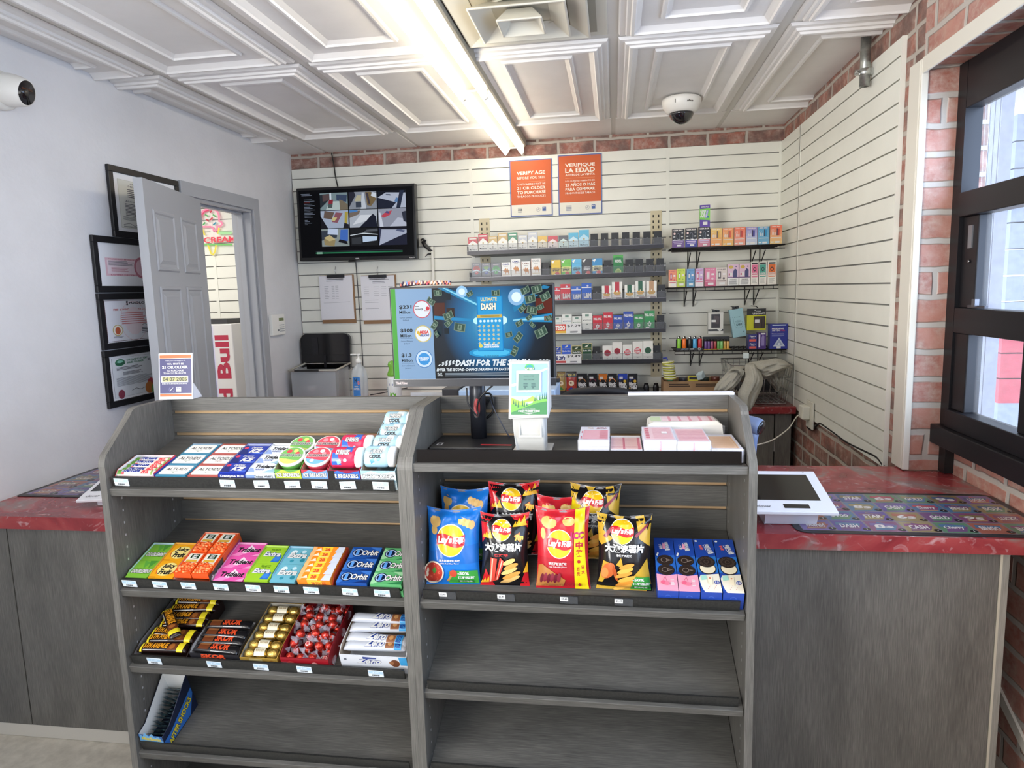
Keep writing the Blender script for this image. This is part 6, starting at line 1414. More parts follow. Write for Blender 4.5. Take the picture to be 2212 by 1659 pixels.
# 21-or-older stand
sg = thing('age_stand', 'small navy stand-up sign reading 21 OR OLDER with a date, on the left display unit', 'sign', M=T(-1.245, 1.700, ZU+.0008) @ RZ(3))
q = B(); WW, HH = .098, .127; lean = -8
bm = RX(lean); q.M = bm; q.box(0, 0, 0, WW, .0015, HH, K('E8E8EC', .35)); c = Cv(q, (.003, -.0002, .004), (WW-.006, 0, 0), (0, 0, HH-.007)); OR = K('E8642E', .4)
c.fill(K('F0F0F2', .4)); c.rect(0, .10, 1, .90, K('322F66', .35)); c.rect(0, .03, 1, .09, OR); c.rect(0, .91, 1, .985, OR)
c.text('Thank you for showing your I.D.', .18, .835, .82, .865, W_, .0); c.text('YOU MUST BE', .22, .76, .76, .80, W_, .01); c.text('21 OR OLDER', .08, .67, .90, .735, W_, .045); c.text('TO PURCHASE', .22, .605, .76, .645, W_, .01); c.text('TOBACCO PRODUCTS', .12, .545, .84, .585, W_, .01)
c.rect(.05, .355, .90, .50, W_); c.rect(.08, .37, .88, .485, K('A8A46A', .3)); c.text('04 07 2005', .10, .385, .86, .472, INK, .02); c.text('BORN ON OR BEFORE THE DATE ABOVE', .08, .31, .86, .335, W_, .02)
c.ring(.38, .19, .085, .008, K('8A8ABC', .4)); c.line([(.33, .16), (.42, .23)], .014, W_); c.rect(.52, .14, .68, .25, W_); c.text('FDA', .54, .2, .66, .235, NAVY, .03); q.build('sign_face', sg)
q = B(); q.prism([(.0, .0), (.048, .0), (.012, .042), (.006, .040)], 0, WW*.5, WW*1.0, K('E0E0E6', .4)); q.build('prop_foot', sg)

# bent white plastic strip on the top of the right unit
q = B(); q.box(.034, 1.722, ZU+.0006, .292, 1.745, ZU+.0068, K('E6E8F0', .3)); q.prism([(.292, ZU+.0006), (.303, ZU-.018+.02), (.303, ZU-.0), (.2985, ZU+.0), (.292, ZU+.0006)], 1, 1.722, 1.745, K('E6E8F0', .3)) if False else None
q.build('plastic_strip', label='glossy white plastic strip lying on the top edge of the right display unit', category='plastic strip')

# ================================================================== terminals, mats, scanner on the counter
def terminal(lab, M, mirror=1, name='Clover'):
    t = thing('payment_tablet', lab, 'payment tablet', 'payment tablets', M=M)
    q = B(); q.M = RX(17); q.box(0, 0, .0, .205, .300 if False else .265, .010, K('E4E4EA', .3)); q.build('tablet_body', t, bevel=.002)
    q = B(); q.M = RX(17); c = Cv(q, (0, 0, .0102), (.205, 0, 0), (0, .265, 0)); c.rect(.05, .30, .93, .88, K('0A0A0C', .12)); c.rect(.35, .09, .77, .19, K('18181C', .2)); c.text('clover', .04, .10, .16, .15, K('5A5A60', .5), .01); c.disc(.85, .94, .008, INK); q.build('screen', t)
    q = B(); q.prism([(.02, -.0), (.18, -.0), (.205, .03), (.205, .07), (.02, .02)], 0, .02, .155, K('D4D4DC', .4)); q.build('stand_foot', t, bevel=.002)
    return t
a = PZ(1800, 1120, .79)
t = thing('payment_tablet', 'white payment tablet with a dark screen on the right counter', 'payment tablet', 'payment tablets', M=T(.345, 1.835, .7625))
q = B(); q.M = T(0, 0, .036) @ RX(11) ; q.box(0, 0, 0, .236, .245, .010, K('E4E4EA', .3)); q.build('tablet_body', t, bevel=.002)
q = B(); q.M = T(0, 0, .036) @ RX(11); c = Cv(q, (0, 0, .0102), (.236, 0, 0), (0, .245, 0)); c.rect(.04, .26, .88, .90, K('0A0A0C', .12)); c.rect(.44, .08, .72, .17, K('18181C', .2)); c.text('clover', .14, .09, .30, .14, K('5A5A60', .5), .01); c.disc(.86, .95, .008, INK); q.build('screen', t)
q = B(); q.prism([(.030, 0), (.19, 0), (.22, .072), (.19, .068), (.012, .036)], 0, .055, .190, K('D0D0DA', .4)); q.build('stand_foot', t, bevel=.002)
t = thing('payment_tablet', 'white payment tablet on the left counter, only its corner showing', 'payment tablet', 'payment tablets', M=T(-1.70, 1.875, .7642))
q = B(); q.M = T(0, 0, .016) @ RZ(12) @ RX(10); q.box(0, 0, 0, .236, .25, .009, K('E4E4EA', .3)); q.build('tablet_body', t, bevel=.002)
q = B(); q.M = T(0, 0, .016) @ RZ(12) @ RX(10); c = Cv(q, (0, 0, .0092), (.236, 0, 0), (0, .25, 0)); c.rect(.06, .25, .9, .90, K('0A0A0C', .12)); c.text('clover', .08, .08, .26, .14, K('5A5A60', .5), .01); q.build('screen', t)
q = B(); q.box(.05, .03, 0, .2, .20, .017, K('D0D0DA', .4)); q.build('stand_foot', t)
# lottery mats
def mat_thing(lab, x0, y0, x1, y1, rad, cells, z=.7622, cut=None):
    t = thing('counter_mat', lab, 'counter mat', 'lottery counter mats', M=T(0, 0, z))
    q = B(); pts = []
    for cx, cy, a0 in ((x1-rad, y0+rad, -90), (x1-rad, y1-rad, 0), (x0+rad, y1-rad, 90), (x0+rad, y0+rad, 180)):
        for k in range(6): a = math.radians(a0+18*k); pts.append((cx+rad*math.cos(a), cy+rad*math.sin(a)))
    q.prism(pts, 2, 0, .0022, K('222124', .4)); q.build('rubber_base', t)
    q = B(); c = Cv(q, (x0+.018, y0+.018, .0023), (x1-x0-.036, 0, 0), (0, y1-y0-.036, 0)); nx, ny, names = cells; r_ = random.Random(nx)
    cols = ['6A4A6E', '4E6A86', '8A4A52', '5A7A5E', '7A6A4A', '6E5A8A', '9A5A4A', '4A5A7A', '7A4A6A', '8A7A56', '5A4A86', 'A04A56']
    k = 0; m0 = mat('7A7078', .16)
    c.rect(0, 0, 1, 1, m0); base = c.l
    for j in range(ny):
        for i in range(nx):
            c.l = base; a, b2 = i/nx, j/ny; w_, h_ = 1/nx, 1/ny; h1, h2 = r_.choice(cols), r_.choice(cols)
            c.rect(a+.004, b2+.008, a+w_-.004, b2+h_-.008, mat(h1, .16)); c.poly([(a+.02, b2+.03), (a+w_*.7, b2+.04), (a+w_*.9, b2+h_*.6), (a+w_*.4, b2+h_*.9)], mat(h2, .16))
            c.poly([(a+w_*.1, b2+h_*.55), (a+w_*.8, b2+h_*.5), (a+w_*.85, b2+h_*.75), (a+w_*.15, b2+h_*.8)], mat(r_.choice(cols), .16))
            s_ = names[k % len(names)]; c.text(s_, a+w_*.2, b2+h_*.32, a+w_*.75, b2+h_*.66, mat('CFC6C0', .2), .03, .1)  # low-contrast lettering: reflection haze on the mat put into its colour
            if k % 3 == 0: c.rect(a+w_*.2, b2+h_*.18, a+w_*.75, b2+h_*.24, mat('B89A6A', .2))
            c.disc(a+w_*.9, b2+h_*.2, .016, mat('1C1A1C', .2), n=14); c.text(str(k+1), a+w_*.885, b2+h_*.15, a+w_*.915, b2+h_*.25, mat('E8E4E0', .2), .02)
            k += 1
    q.build('printed_sheet', t)
mat_thing('long dark-edged lottery mat with ticket pictures on the right counter', .470, 1.800, 1.108, 2.165, .035, (7, 4, ['Emerald', 'DASH', '8s', 'CASH', 'Cherry', 'BINGO', 'BOX', '7s', '$100', 'STAR', '6s', 'GOLD', '9s', 'LUCKY']))
mat_thing('dark-edged lottery mat on the left counter against the wall', -2.030, 1.985, -1.22, 2.36, .012, (7, 4, ['GOLD', '5s', 'LUCKY', 'CASH', 'STAR', '$50', 'BINGO']))
# handheld scanner standing behind the right unit
hp = PY(1630, 918, 2.10); bp = PY(1622, 990, 2.10)
t = thing('barcode_scanner', 'blue-grey handheld barcode scanner standing behind the right display unit', 'scanner', M=T(bp.x, 2.10, .7625))
SB = K('6E7EA0', .3); hx, hzz = hp.x-bp.x, hp.z-.7625
q = B(); q.lathe([(.045, 0), (.045, .006), (.03, .012), (.014, .018), (.014, .03)], K('3A3E4A', .4), n=20); q.build('base', t)
q = B(); q.tube([(0, 0, .02), (.001, 0, hzz*.5), (.004, -.002, hzz*.8), (hx*.6, -.006, hzz-.005)], [.013, .012, .014, .019], SB, 14); q.build('handle', t)
q = B(); q.M = T(hx-.008, 0, hzz+.002) @ RZ(-35) @ RY(14); q.lathe([(.0001, -.052), (.010, -.050), (.018, -.042), (.024, -.022), (.0275, 0), (.0285, .018), (.026, .028), (.021, .031)], SB, ax=0, n=24, sy=.9); q.build('head', t)
q = B(); q.M = T(hx-.008, 0, hzz+.002) @ RZ(-35) @ RY(14); q.lathe([(.0245, .0285), (.022, .033), (.0001, .0335)], K('15151A', .2), ax=0, n=24, sy=.9); q.build('scan_window', t)
# ================================================================== cigarette rack on the slat wall
RX0, RX1, RYF, RYB = -.850, .286, 4.0, 4.262
t = thing('cigarette_rack', 'black five-shelf tobacco rack hung on beige uprights on the back slat wall', 'rack', M=T(0, 0, 0))
CREAM = mat('CFC3A2', .5); BKM = mat('1A181B', .35, .2); CLR = mat('9A9EA6', .35, 0, 0, .20)
for x0, x1 in ((-.823, -.757), (.223, .288)):
    q = B(); q.box(x0, 4.2625, .86, x1, 4.264, 1.86, CREAM)
    for k in range(30):
        for xx in (x0+.012, x1-.022): q.box(xx, 4.262, 1.82-.032*k, xx+.008, 4.2624, 1.836-.032*k, mat('3A3630', .7))
    q.build('upright', t)
RZS = [1.637, 1.484, 1.336, 1.162, .986]       # shelf floors
for i, z in enumerate(RZS):
    xl = RX0+(0, .008, .01, .012, .015)[i]; xr = RX1+(-.005, .008, .010, .008, -.010)[i]
    q = B(); q.box(xl, RYF+.003, z-.010, xr, RYB-.002, z, BKM)
    for k in range(17): q.box(xl+.05+.064*k, RYF+.02, z-.0108, xl+.075+.064*k, RYF+.028, z-.0101, mat('55535A', .5))
    q.build('rack_shelf', t)
    q = B(); q.box(xl, RYF-.002, z-.012, xr, RYF+.003, z+.012, mat('2C2A2E', .3, .3)); q.box(xl, RYF-.0025, z+.0095, xr, RYF-.002, z+.0118, mat('77757A', .3, .4)); q.build('front_rail', t)
    q = B(); q.poly([(xl, RYF, z+.012), (xr, RYF, z+.012), (xr, RYF, z+.045), (xl, RYF, z+.045)], CLR); q.box(xl, RYF-.0012, z+.045, xr, RYF+.001, z+.0465, mat('9A9CA2', .4, 0, 0, .55)); q.build('clear_lip', t)
    q = B(); q.box(xl, RYF+.003, z, xl+.002, RYB-.01, z+.04, BKM); q.box(xr-.002, RYF+.003, z, xr, RYB-.01, z+.04, BKM); q.build('end_plate', t)
# pushers (empty lanes)
pu0 = None
def pusher(x, i, y=4.035):
    global pu0
    M_ = T(x, y, RZS[i]+.0005)
    q = B(); q.box(-.021, 0, .002, .021, .004, .085, mat('121114', .4)); q.lathe([(.0022, -.0004), (.0001, -.0006)], mat('E8E8E8', .4), c=(0, 0, .052), n=8, ax=1); q.box(-.024, .0, 0, -.0225, .16, .05, BKM); q.box(-.018, .004, 0, .018, .05, .004, mat('121114', .4))
    q.build('pusher', t, M=M_)
for px in (1283.5, 1306, 1328.5, 1351.5, 1374.5, 1397.5, 1421): pusher(PY(px, 522, 4.035).x, 0)
for px in (1178, 1313, 1359, 1381, 1403.5, 1426): pusher(PY(px, 575, 4.035).x, 1)
for px in (1289, 1429): pusher(PY(px, 628, 4.035).x, 2)
for px in (1427,): pusher(PY(px, 695, 4.035).x, 3)
for px in (1289, 1419): pusher(PY(px, 765, 4.035).x, 4)
print('pushers ok')
def w3(q, w, h): return Cv(q, (-w/2, -.0002, 0), (w, 0, 0), (0, 0, h))
DKI = K('3A3A42', .5)
def p_chev(top, bg='E8E6DE', roof=None, name='Marlboro'):
    def a(c):
        c.fill(K(bg, .3)); c.poly([(0, 1), (1, 1), (1, .72), (1, .56), (.5, .78), (0, .56)], K(top, .3)); c.rect(.12, .86, .88, .93, K('E8E6DE', .4)) if roof is None else None
        c.rect(0, .755, 1, .762, K('A8A49C', .4)); c.disc(.5, .52, .08, K('B89A5A', .4)); c.disc(.5, .34, .05, DKI); c.text(name, .12, .17, .88, .27, DKI, .01); c.rect(.3, .06, .8, .1, K('B8B8C0', .5))
    return a
def p_camel(top, tr=None):
    def a(c):
        c.fill(K('EAE8E2', .3)); c.text('CAMEL', .12, .82, .88, .92, K(top, .4), .02); c.rect(.3, .73, .7, .76, K('A8A4A0', .5))
        c.poly([(.18, .42), (.24, .54), (.32, .58), (.38, .50), (.46, .66), (.58, .52), (.66, .62), (.78, .48), (.82, .38), (.80, .24), (.76, .24), (.74, .36), (.5, .36), (.48, .24), (.44, .24), (.42, .38), (.32, .40), (.26, .50), (.18, .48)], K('C8864A', .4)); c.rect(.1, .2, .9, .235, K('D8C8A8', .4))
        if tr: c.poly([(0, 0), (1, 0), (1, .05), (0, .05)], K(tr, .3)); c.rect(.0, .0, .03, 1, K(tr, .3)); c.rect(.97, 0, 1, 1, K(tr, .3))
    return a
def p_crush(c1, c2):
    def a(c): c.fill(K('6A6C74', .3)); c.disc(.5, .62, .36, K(c1, .3), ry=.22); c.disc(.5, .70, .3, K(c2, .3), ry=.12); c.poly([(0, .5), (.5, .6), (1, .45), (1, .38), (.5, .52), (0, .42)], K('B8D0D8', .3)); c.disc(.5, .4, .18, K(c1, .3)); c.disc(.45, .44, .06, K('D8E4EC', .2)); c.text('CAMEL', .2, .88, .8, .95, K('D8D0D0', .4), .02); c.rect(.0, 0, 1, .22, K('5A5C62', .4))
    return a
def p_spirit(bg, band='E8D8A8', tx='2A2A2A'):
    def a(c): c.fill(K(bg, .3)); c.rect(0, .26, 1, .58, K(band, .3)); c.text('AMERICAN', .18, .48, .82, .54, K(tx, .4), .01); c.text('SPIRIT', .14, .32, .86, .44, K(tx, .4), .06); c.disc(.62, .16, .24, K('C85A5A', .4), ry=.13); c.disc(.4, .1, .1, K('E8E8E0', .3)); c.poly([(0, .9), (.4, 1), (.2, .78)], K('F0F0E8', .3)); c.rect(0, .74, 1, .745, K('5A5A4A', .4))
    return a
def p_kool(c): c.fill(K('1E7A3C', .28)); c.poly([(0, .84), (.5, .9), (1, .84), (1, 1), (0, 1)], K('4EA64A', .3)); c.text('KOOL', .16, .62, .84, .76, W_, .05); c.disc(.5, .15, .3, K('B8C87A', .4), ry=.16); c.disc(.5, .15, .2, K('8AA85A', .4), ry=.1)
def p_lm(bg):
    def a(c): c.fill(K(bg, .28)); c.rect(0, .74, 1, .79, W_); c.text('L&M', .22, .18, .96, .48, W_, .05); c.rect(0, 0, 1, .14, K(bg, .5)); c.disc(.62, .86, .1, K('C8C4D8', .4)); c.rect(.3, .04, .7, .07, K('C8A8B0', .5))
    return a
def p_eq(bg):
    def a(c): c.fill(K('E6E4DC', .3)); c.rect(.28, .46, .72, 1, K(bg, .3)); c.poly([(.12, .40), (.2, .50), (.38, .46), (.5, .58), (.62, .46), (.8, .50), (.88, .40), (.7, .30), (.3, .30)], K('D8A84A', .4)); c.poly([(.42, .46), (.5, .56), (.58, .46)], W_); c.text('MAVERICK', .12, .22, .88, .28, K(bg, .4), .02); c.rect(.08, .03, .92, .18, K('8A7A80', .5)); c.rect(.1, .05, .4, .16, W_)
    return a
def p_mont(tx): 
    def a(c): c.fill(K('E4E4DC', .3)); c.rect(.32, .82, .68, .94, K('6E8E7E', .4)); c.rect(.04, .76, .96, .765, K('9A9A94', .4)); c.text('MONTEGO', .1, .56, .9, .64, K(tx, .4), .01); c.rect(.1, .5, .9, .505, K('9A9A94', .4)); c.poly([(.4, .36), (.5, .44), (.6, .36)], K('6A7A6E', .4)); c.lines(.3, .08, .7, .16, 2, K('8A8A84', .5))
    return a
def p_pall(bg):
    def a(c): c.fill(K(bg, .28)); c.text('PALL MALL', .08, .72, .92, .86, W_, .06); c.poly([(.3, .34), (.38, .42), (.44, .40), (.5, .5), (.56, .40), (.62, .42), (.7, .34), (.62, .28), (.66, .2), (.56, .24), (.5, .18), (.44, .24), (.34, .2), (.38, .28)], W_); c.disc(.5, .32, .07, K(bg, .3)); c.rect(.15, .1, .5, .17, W_); c.rect(0, .0, 1, .03, K('E8E8E8', .4)) if False else None
    return a
def p_eagle(bg):
    def a(c): c.fill(K(bg, .28)); c.ring(.5, .5, .49, .03, K('D8C88A', .4), ry=.49, n=4, a0=PI/4, a1=PI/4+2*PI) if False else None; c.poly([(.3, .82), (.55, .9), (.7, .95), (.62, .84), (.45, .78)], K('D8D4C4', .3)); c.rect(.0, .72, 1, .735, K('C8B87A', .4)); c.text("Eagle 20's", .1, .52, .92, .64, W_, .03); c.rect(0, 0, .04, 1, K('D8C88A', .4)); c.rect(.96, 0, 1, 1, K('D8C88A', .4)); c.rect(0, .97, 1, 1, K('D8C88A', .4)); c.rect(0, 0, 1, .02, K('D8C88A', .4)); c.disc(.5, .06, .12, K('D8C88A', .4), ry=.05)
    return a
def p_ls(bg, txt=False):
    def a(c):
        c.fill(K('E4E2DA', .3)); c.disc(.5, .52, .33, K(bg, .3), n=26)
        if txt: c.text('LUCKY', .26, .55, .74, .65, W_, .05); c.text('STRIKE', .26, .42, .74, .52, W_, .05)
        else: c.text('LUCKY', .3, .55, .7, .62, K('3A2A2A', .4), .02); c.text('STRIKE', .3, .44, .7, .51, K('3A2A2A', .4), .02)
        c.rect(.08, .12, .9, .24, K('D4D2CA', .4)); c.text('L.S.', .42, .15, .58, .2, INK, .02)
    return a
def cig(px0, px1, pyt, i, art, lab, hide=0, d=4.012, side='D8D6D0'):
    a = PY(px0, pyt, d); b2 = PY(px1, pyt, d); w = b2.x-a.x; z = RZS[i]+.0006; h = a.z-z
    q = B(); q.box(-w/2, 0, 0, w/2, .021, h, K(side, .35)); art(w3(q, w, h))
    q.build('cigarette_pack', M=T((a.x+b2.x)/2, d, z), label=lab, category='cigarette pack', group='cigarette packs on the black rack')
row1 = [(1011, 1031.5, 513, p_chev('C0283A'), 'red-topped white pack with a chevron, first on the top rack shelf'), (1033, 1053, 506, p_chev('C0283A'), 'taller red-topped white pack, second on the top rack shelf'), (1054.5, 1074, 511, p_chev('C8A86A'), 'short gold-chevron pack, third on the top rack shelf'), (1075.5, 1096, 504, p_chev('C8A86A'), 'tall gold-chevron pack, fourth on the top rack shelf'), (1097.5, 1117, 503.5, p_chev('3E8A6A'), 'green-chevron white pack on the top rack shelf'), (1119, 1139, 508.5, p_chev('C4C6CC'), 'short silver-chevron pack on the top rack shelf'), (1140.5, 1160, 501.5, p_chev('C4C6CC'), 'tall silver-chevron pack on the top rack shelf'), (1162, 1181.5, 510.5, p_chev('E0B85A', 'E4DCC8', 1), 'yellow-gold topped pack on the top rack shelf'), (1183.5, 1204.5, 510, p_chev('C85058', 'E6DAD6', 1), 'red pack in shiny film, ninth on the top rack shelf'), (1206.5, 1227, 509, p_chev('5A5C62', 'CFE0DA', 1), 'dark grey and mint pack on the top rack shelf'), (1228, 1249, 503.5, p_chev('5FB4D4', 'C4DCE4', 1), 'short light blue pack near the empty pushers'), (1250.5, 1272, 497, p_chev('5FB4D4', 'B4D8E6', 1), 'tallest light blue pack, last on the top rack shelf')]
for a in row1: cig(a[0], a[1], a[2], 0, a[3], a[4])
row2 = [(1019, 1039, 569, p_crush('B84A4A', '8A3A3A'), 'grey pack with a red swirl, first on the second rack shelf'), (1040, 1060, 569, p_crush('4A5A9A', '6A8A5A'), 'grey pack with a blue ball, second on the second rack shelf'), (1061, 1081.5, 569, p_crush('4A9A5A', '3A7A4A'), 'grey pack with a green swirl on the second rack shelf'), (1083, 1102.5, 567, p_camel('2A3A8A'), 'short white camel pack with blue lettering'), (1104, 1124.5, 560, p_camel('2A3A8A'), 'tall white camel pack with blue lettering'), (1126, 1145.5, 565, p_camel('8A6A5A', 'D8B0A0'), 'short camel pack with pinkish edges'), (1147, 1168, 558.5, p_camel('8A8A8A', 'D8A890'), 'tall camel pack with pinkish edges, right of the short one'), (1190.5, 1211, 562, p_spirit('E4C03A', 'E4C03A'), 'yellow pack on the second rack shelf'), (1212.5, 1233, 561, p_spirit('6EC04A', 'D8D88A'), 'lime green pack beside the yellow one'), (1235, 1256, 560, p_spirit('5FB4DC', '7FC4E0'), 'sky blue pack, third of the five bright ones'), (1257.5, 1278, 559.5, p_spirit('3A3A3E', '4A4A4E', 'E8E8E8'), 'black pack among the bright ones'), (1279.5, 1301, 558.5, p_spirit('3A8EC4', 'D8D4A8'), 'blue and cream pack, last of the five bright ones'), (1324.5, 1346, 551, p_kool, 'tall green pack standing alone on the second rack shelf')]
for a in row2: cig(a[0], a[1], a[2], 1, a[3], a[4])
row3 = [(1190, 1210, 620, p_lm('C02838'), 'short red pack with white letters, beside the monitor edge'), (1210.5, 1232, 614, p_lm('C02838'), 'tall red pack with white letters on the third rack shelf'), (1234, 1254.5, 618.5, p_lm('1F58B8'), 'short blue pack with white letters'), (1256, 1277.5, 612, p_lm('1F58B8'), 'tall blue pack with white letters'), (1300, 1321, 617.5, p_eq('B8283A'), 'short white pack with a red centre band'), (1322, 1344, 609.5, p_eq('B8283A'), 'tall white pack with a red centre band'), (1349, 1370.5, 615.5, p_eq('1E5A40'), 'short white pack with a dark green band'), (1372.5, 1394, 607.5, p_eq('1E5A40'), 'tall white pack with a dark green band'), (1396, 1418.5, 607, p_eq('B8906A'), 'tall white pack with a tan band')]
for a in row3: cig(a[0], a[1], a[2], 2, a[3], a[4])
row4 = [(1196, 1213, 684.5, p_mont('4A9AA8'), 'short white pack with teal lettering beside the monitor edge'), (1214, 1235, 679, p_mont('5A7AA8'), 'taller white pack with blue-grey lettering behind the price card'), (1236, 1256, 683.5, p_mont('5A7A5A'), 'short white pack with green lettering behind the price card'), (1257, 1279, 676.5, p_mont('5A5A5A'), 'tall white pack with grey lettering right of the price card'), (1280.5, 1301, 682, p_pall('C8283A'), 'short red crested pack on the fourth rack shelf'), (1303, 1323, 675, p_pall('C8283A'), 'tall red crested pack on the fourth rack shelf'), (1325, 1345, 681, p_pall('2A4AA8'), 'short blue crested pack on the fourth rack shelf'), (1346.5, 1368.5, 673, p_pall('2A4AA8'), 'tall blue crested pack on the fourth rack shelf'), (1369.5, 1390, 679.5, p_pall('2A8A4A'), 'short green crested pack on the fourth rack shelf'), (1391.5, 1414, 671.5, p_pall('2A8A4A'), 'tall green crested pack on the fourth rack shelf')]
for a in row4: cig(a[0], a[1], a[2], 3, a[3], a[4])
row5 = [(1196, 1212, 748, p_eagle('2A4AA8'), 'short blue pack with a gold rim beside the monitor edge'), (1213, 1233.5, 743, p_eagle('2A5ACA'), 'taller blue pack with a gold rim behind the price card'), (1235, 1255, 747, p_eagle('1E3A1E'), 'short dark green pack with a gold rim behind the price card'), (1256.5, 1278.5, 741.5, p_eagle('1E4A2E'), 'tall dark green pack with a gold rim'), (1301.5, 1322.5, 746.5, p_ls('A8283A'), 'first white pack with a dark red disc'), (1323, 1343.5, 739, p_ls('A8283A'), 'second, taller white pack with a dark red disc'), (1345, 1365.5, 744.5, p_ls('C8283A', True), 'short white pack with a red disc lettered in white'), (1366.5, 1388, 737.5, p_ls('C8283A', True), 'tall white pack with a red disc lettered in white'), (1389, 1410.5, 736.5, p_ls('1E5A3A'), 'white pack with a green disc')]
for a in row5: cig(a[0], a[1], a[2], 4, a[3], a[4])
def pcard(px, py0, py1, x1, top, bg, tcol, price, lab, bar):
    a = PY(px, py0, 3.992); b2 = PY(x1, py1, 3.992); w = b2.x-a.x; h = a.z-b2.z
    q = B(); q.box(0, 0, 0, w, .0015, h, W_); c = Cv(q, (0, -.0002, 0), (w, 0, 0), (0, 0, h)); c.rect(0, .06, .565, .95, K(bg, .4)); c.rect(0, .06, .565, .3, K(bar, .4)); c.text(top, .01, .38, .54, .82, K(tcol, .4), .06, .1 if 'EAGLE' in top else 0); c.text(price, .60, .62, .97, .9, INK, .01); c.lines(.68, .08, .9, .28, 2, INK, .5, .1)
    q.build('price_card', M=T(a.x, 3.992, b2.z), label=lab, category='price card', group='shelf price cards')
pcard(1180, 700, 720.5, 1256, 'MONTEGO', 'D83A2A', 'F4F0E8', '$7.29', 'red and yellow price card reading $7.29', 'E8B83A')
pcard(1180, 765.5, 785, 1256, "EAGLE 20's", 'EDEDED', '1E2A6A', '$9.49', 'white and navy price card reading $9.49', 'C04A4A')

# ================================================================== wire shelves with vapes etc.
WIRE = mat('2A282A', .4, .5)
def wshelf(z, x0, x1, lab, brk, yf=4.0, lip=0):
    t = thing('wire_shelf', lab, 'wire shelf', 'wire shelves on the slat wall', M=T(0, 0, z))
    q = B(); r = .0022
    for y in (yf, yf+.005, 4.1, 4.18, 4.255): q.tube([(x0, y, -.002), (x1, y, -.002)], .0028, WIRE, 6)
    n = int((x1-x0)/.026)
    for k in range(n+1): x = x0+(x1-x0)*k/n; q.tube([(x, yf, .001), (x, 4.258, .001)], .0018, WIRE, 5)
    q.build('wire_deck', t)
    for k in range(2): pass
    q = B(); q.tube([(x0, yf-.001, .001), (x1, yf-.001, .001)], .0028, WIRE, 6); q.tube([(x0, yf-.001, -.020), (x1, yf-.001, -.020)], .0028, WIRE, 6)
    for k in range(0, n+1, 2): x = x0+(x1-x0)*k/n; q.tube([(x, yf-.001, .001), (x, yf-.001, -.020)], .0016, WIRE, 5)
    q.build('front_lattice', t)
    for x in brk:
        q = B()
        for dx in (0, .052):
            q.tube([(x+dx, 4.25, -.003), (x+dx, 4.250, -.115)], .003, WIRE, 6); q.tube([(x+dx, 4.250, -.113), (x+dx, 4.10, -.023)], .003, WIRE, 6)
        q.build('bracket', t)
    return t
wshelf(1.6205, .325, .935, 'upper black wire shelf with vape boxes, right of the tobacco rack', (.44, .80))
wshelf(1.400, .302, .905, 'middle black wire shelf with vape boxes, right of the tobacco rack', (.42, .77))
wshelf(1.040, .345, .955, 'lowest black wire shelf holding the lighters', (.46, .80))
def vbox(px0, px1, pyt, z, art, lab, d=4.008, dep=.035, side='C8B8B0', cat='vape box', grp='vape boxes on the wire shelves', name='vape_box', rz=0, zt=None):
    a = PY(px0, pyt, d); b2 = PY(px1, pyt, d); w = b2.x-a.x; h = (zt or a.z)-z-.0035
    q = B(); q.box(-w/2, 0, 0, w/2, dep, h, K(side, .35)); art(w3(q, w, h)); q.build(name, M=T((a.x+b2.x)/2, d, z+.0035) @ RZ(rz), label=lab, category=cat, group=grp)
    return a.z
def v_geek(bot):
    def a(c): c.fill(K('1B181C', .3)); c.rect(0, 0, 1, .38, K(bot, .3)); c.poly([(0, .38), (.2, .44), (.4, .40), (.6, .44), (.8, .4), (1, .44), (1, .38)], K('E8E8E8', .3)); c.text('GEEK BAR', .1, .88, .9, .96, K('E8E0D8', .4), .04); c.poly([(.38, .44), (.64, .44), (.64, .74), (.56, .8), (.42, .76)], K('0A0A0E', .2)); c.ring(.51, .6, .14, .02, K('9A9AA8', .3), ry=.17); c.disc(.2, .74, .09, K('F0D0C8', .4)); c.rect(.1, .55, .26, .6, W_); c.rect(.75, .55, .9, .6, W_); c.rect(.78, .75, .9, .79, W_); c.rect(.1, .28, .9, .33, K('C8B8D8', .4)); c.rect(.15, .2, .85, .23, K('D8C8E0', .4)); c.rect(.4, .06, .75, .15, W_)
    return a
def v_fade(top, bot, dev):
    def a(c):
        for k in range(6):
            f = k/5; h_ = ''.join('%02X' % int(int(top[i:i+2], 16)*f+int(bot[i:i+2], 16)*(1-f)) for i in (0, 2, 4)); c.rect(0, k/6, 1, (k+1)/6, K(h_, .3)); c.l -= c.step
        c.l += c.step; c.rect(.56, .46, .78, .82, K(dev, .3)); c.rect(.54, .46, .62, .84, K('3A3048', .3)); c.ring(.22, .72, .1, .02, W_); c.text('8', .16, .48, .30, .64, W_, .02); c.text('8', .34, .48, .46, .64, W_, .0); c.text('GEEK BAR', .12, .9, .85, .96, K('F4E4D8', .4), .02); c.rect(.08, .34, .92, .37, W_); c.rect(.4, .06, .8, .16, W_); c.rect(.08, .08, .3, .14, W_)
    return a
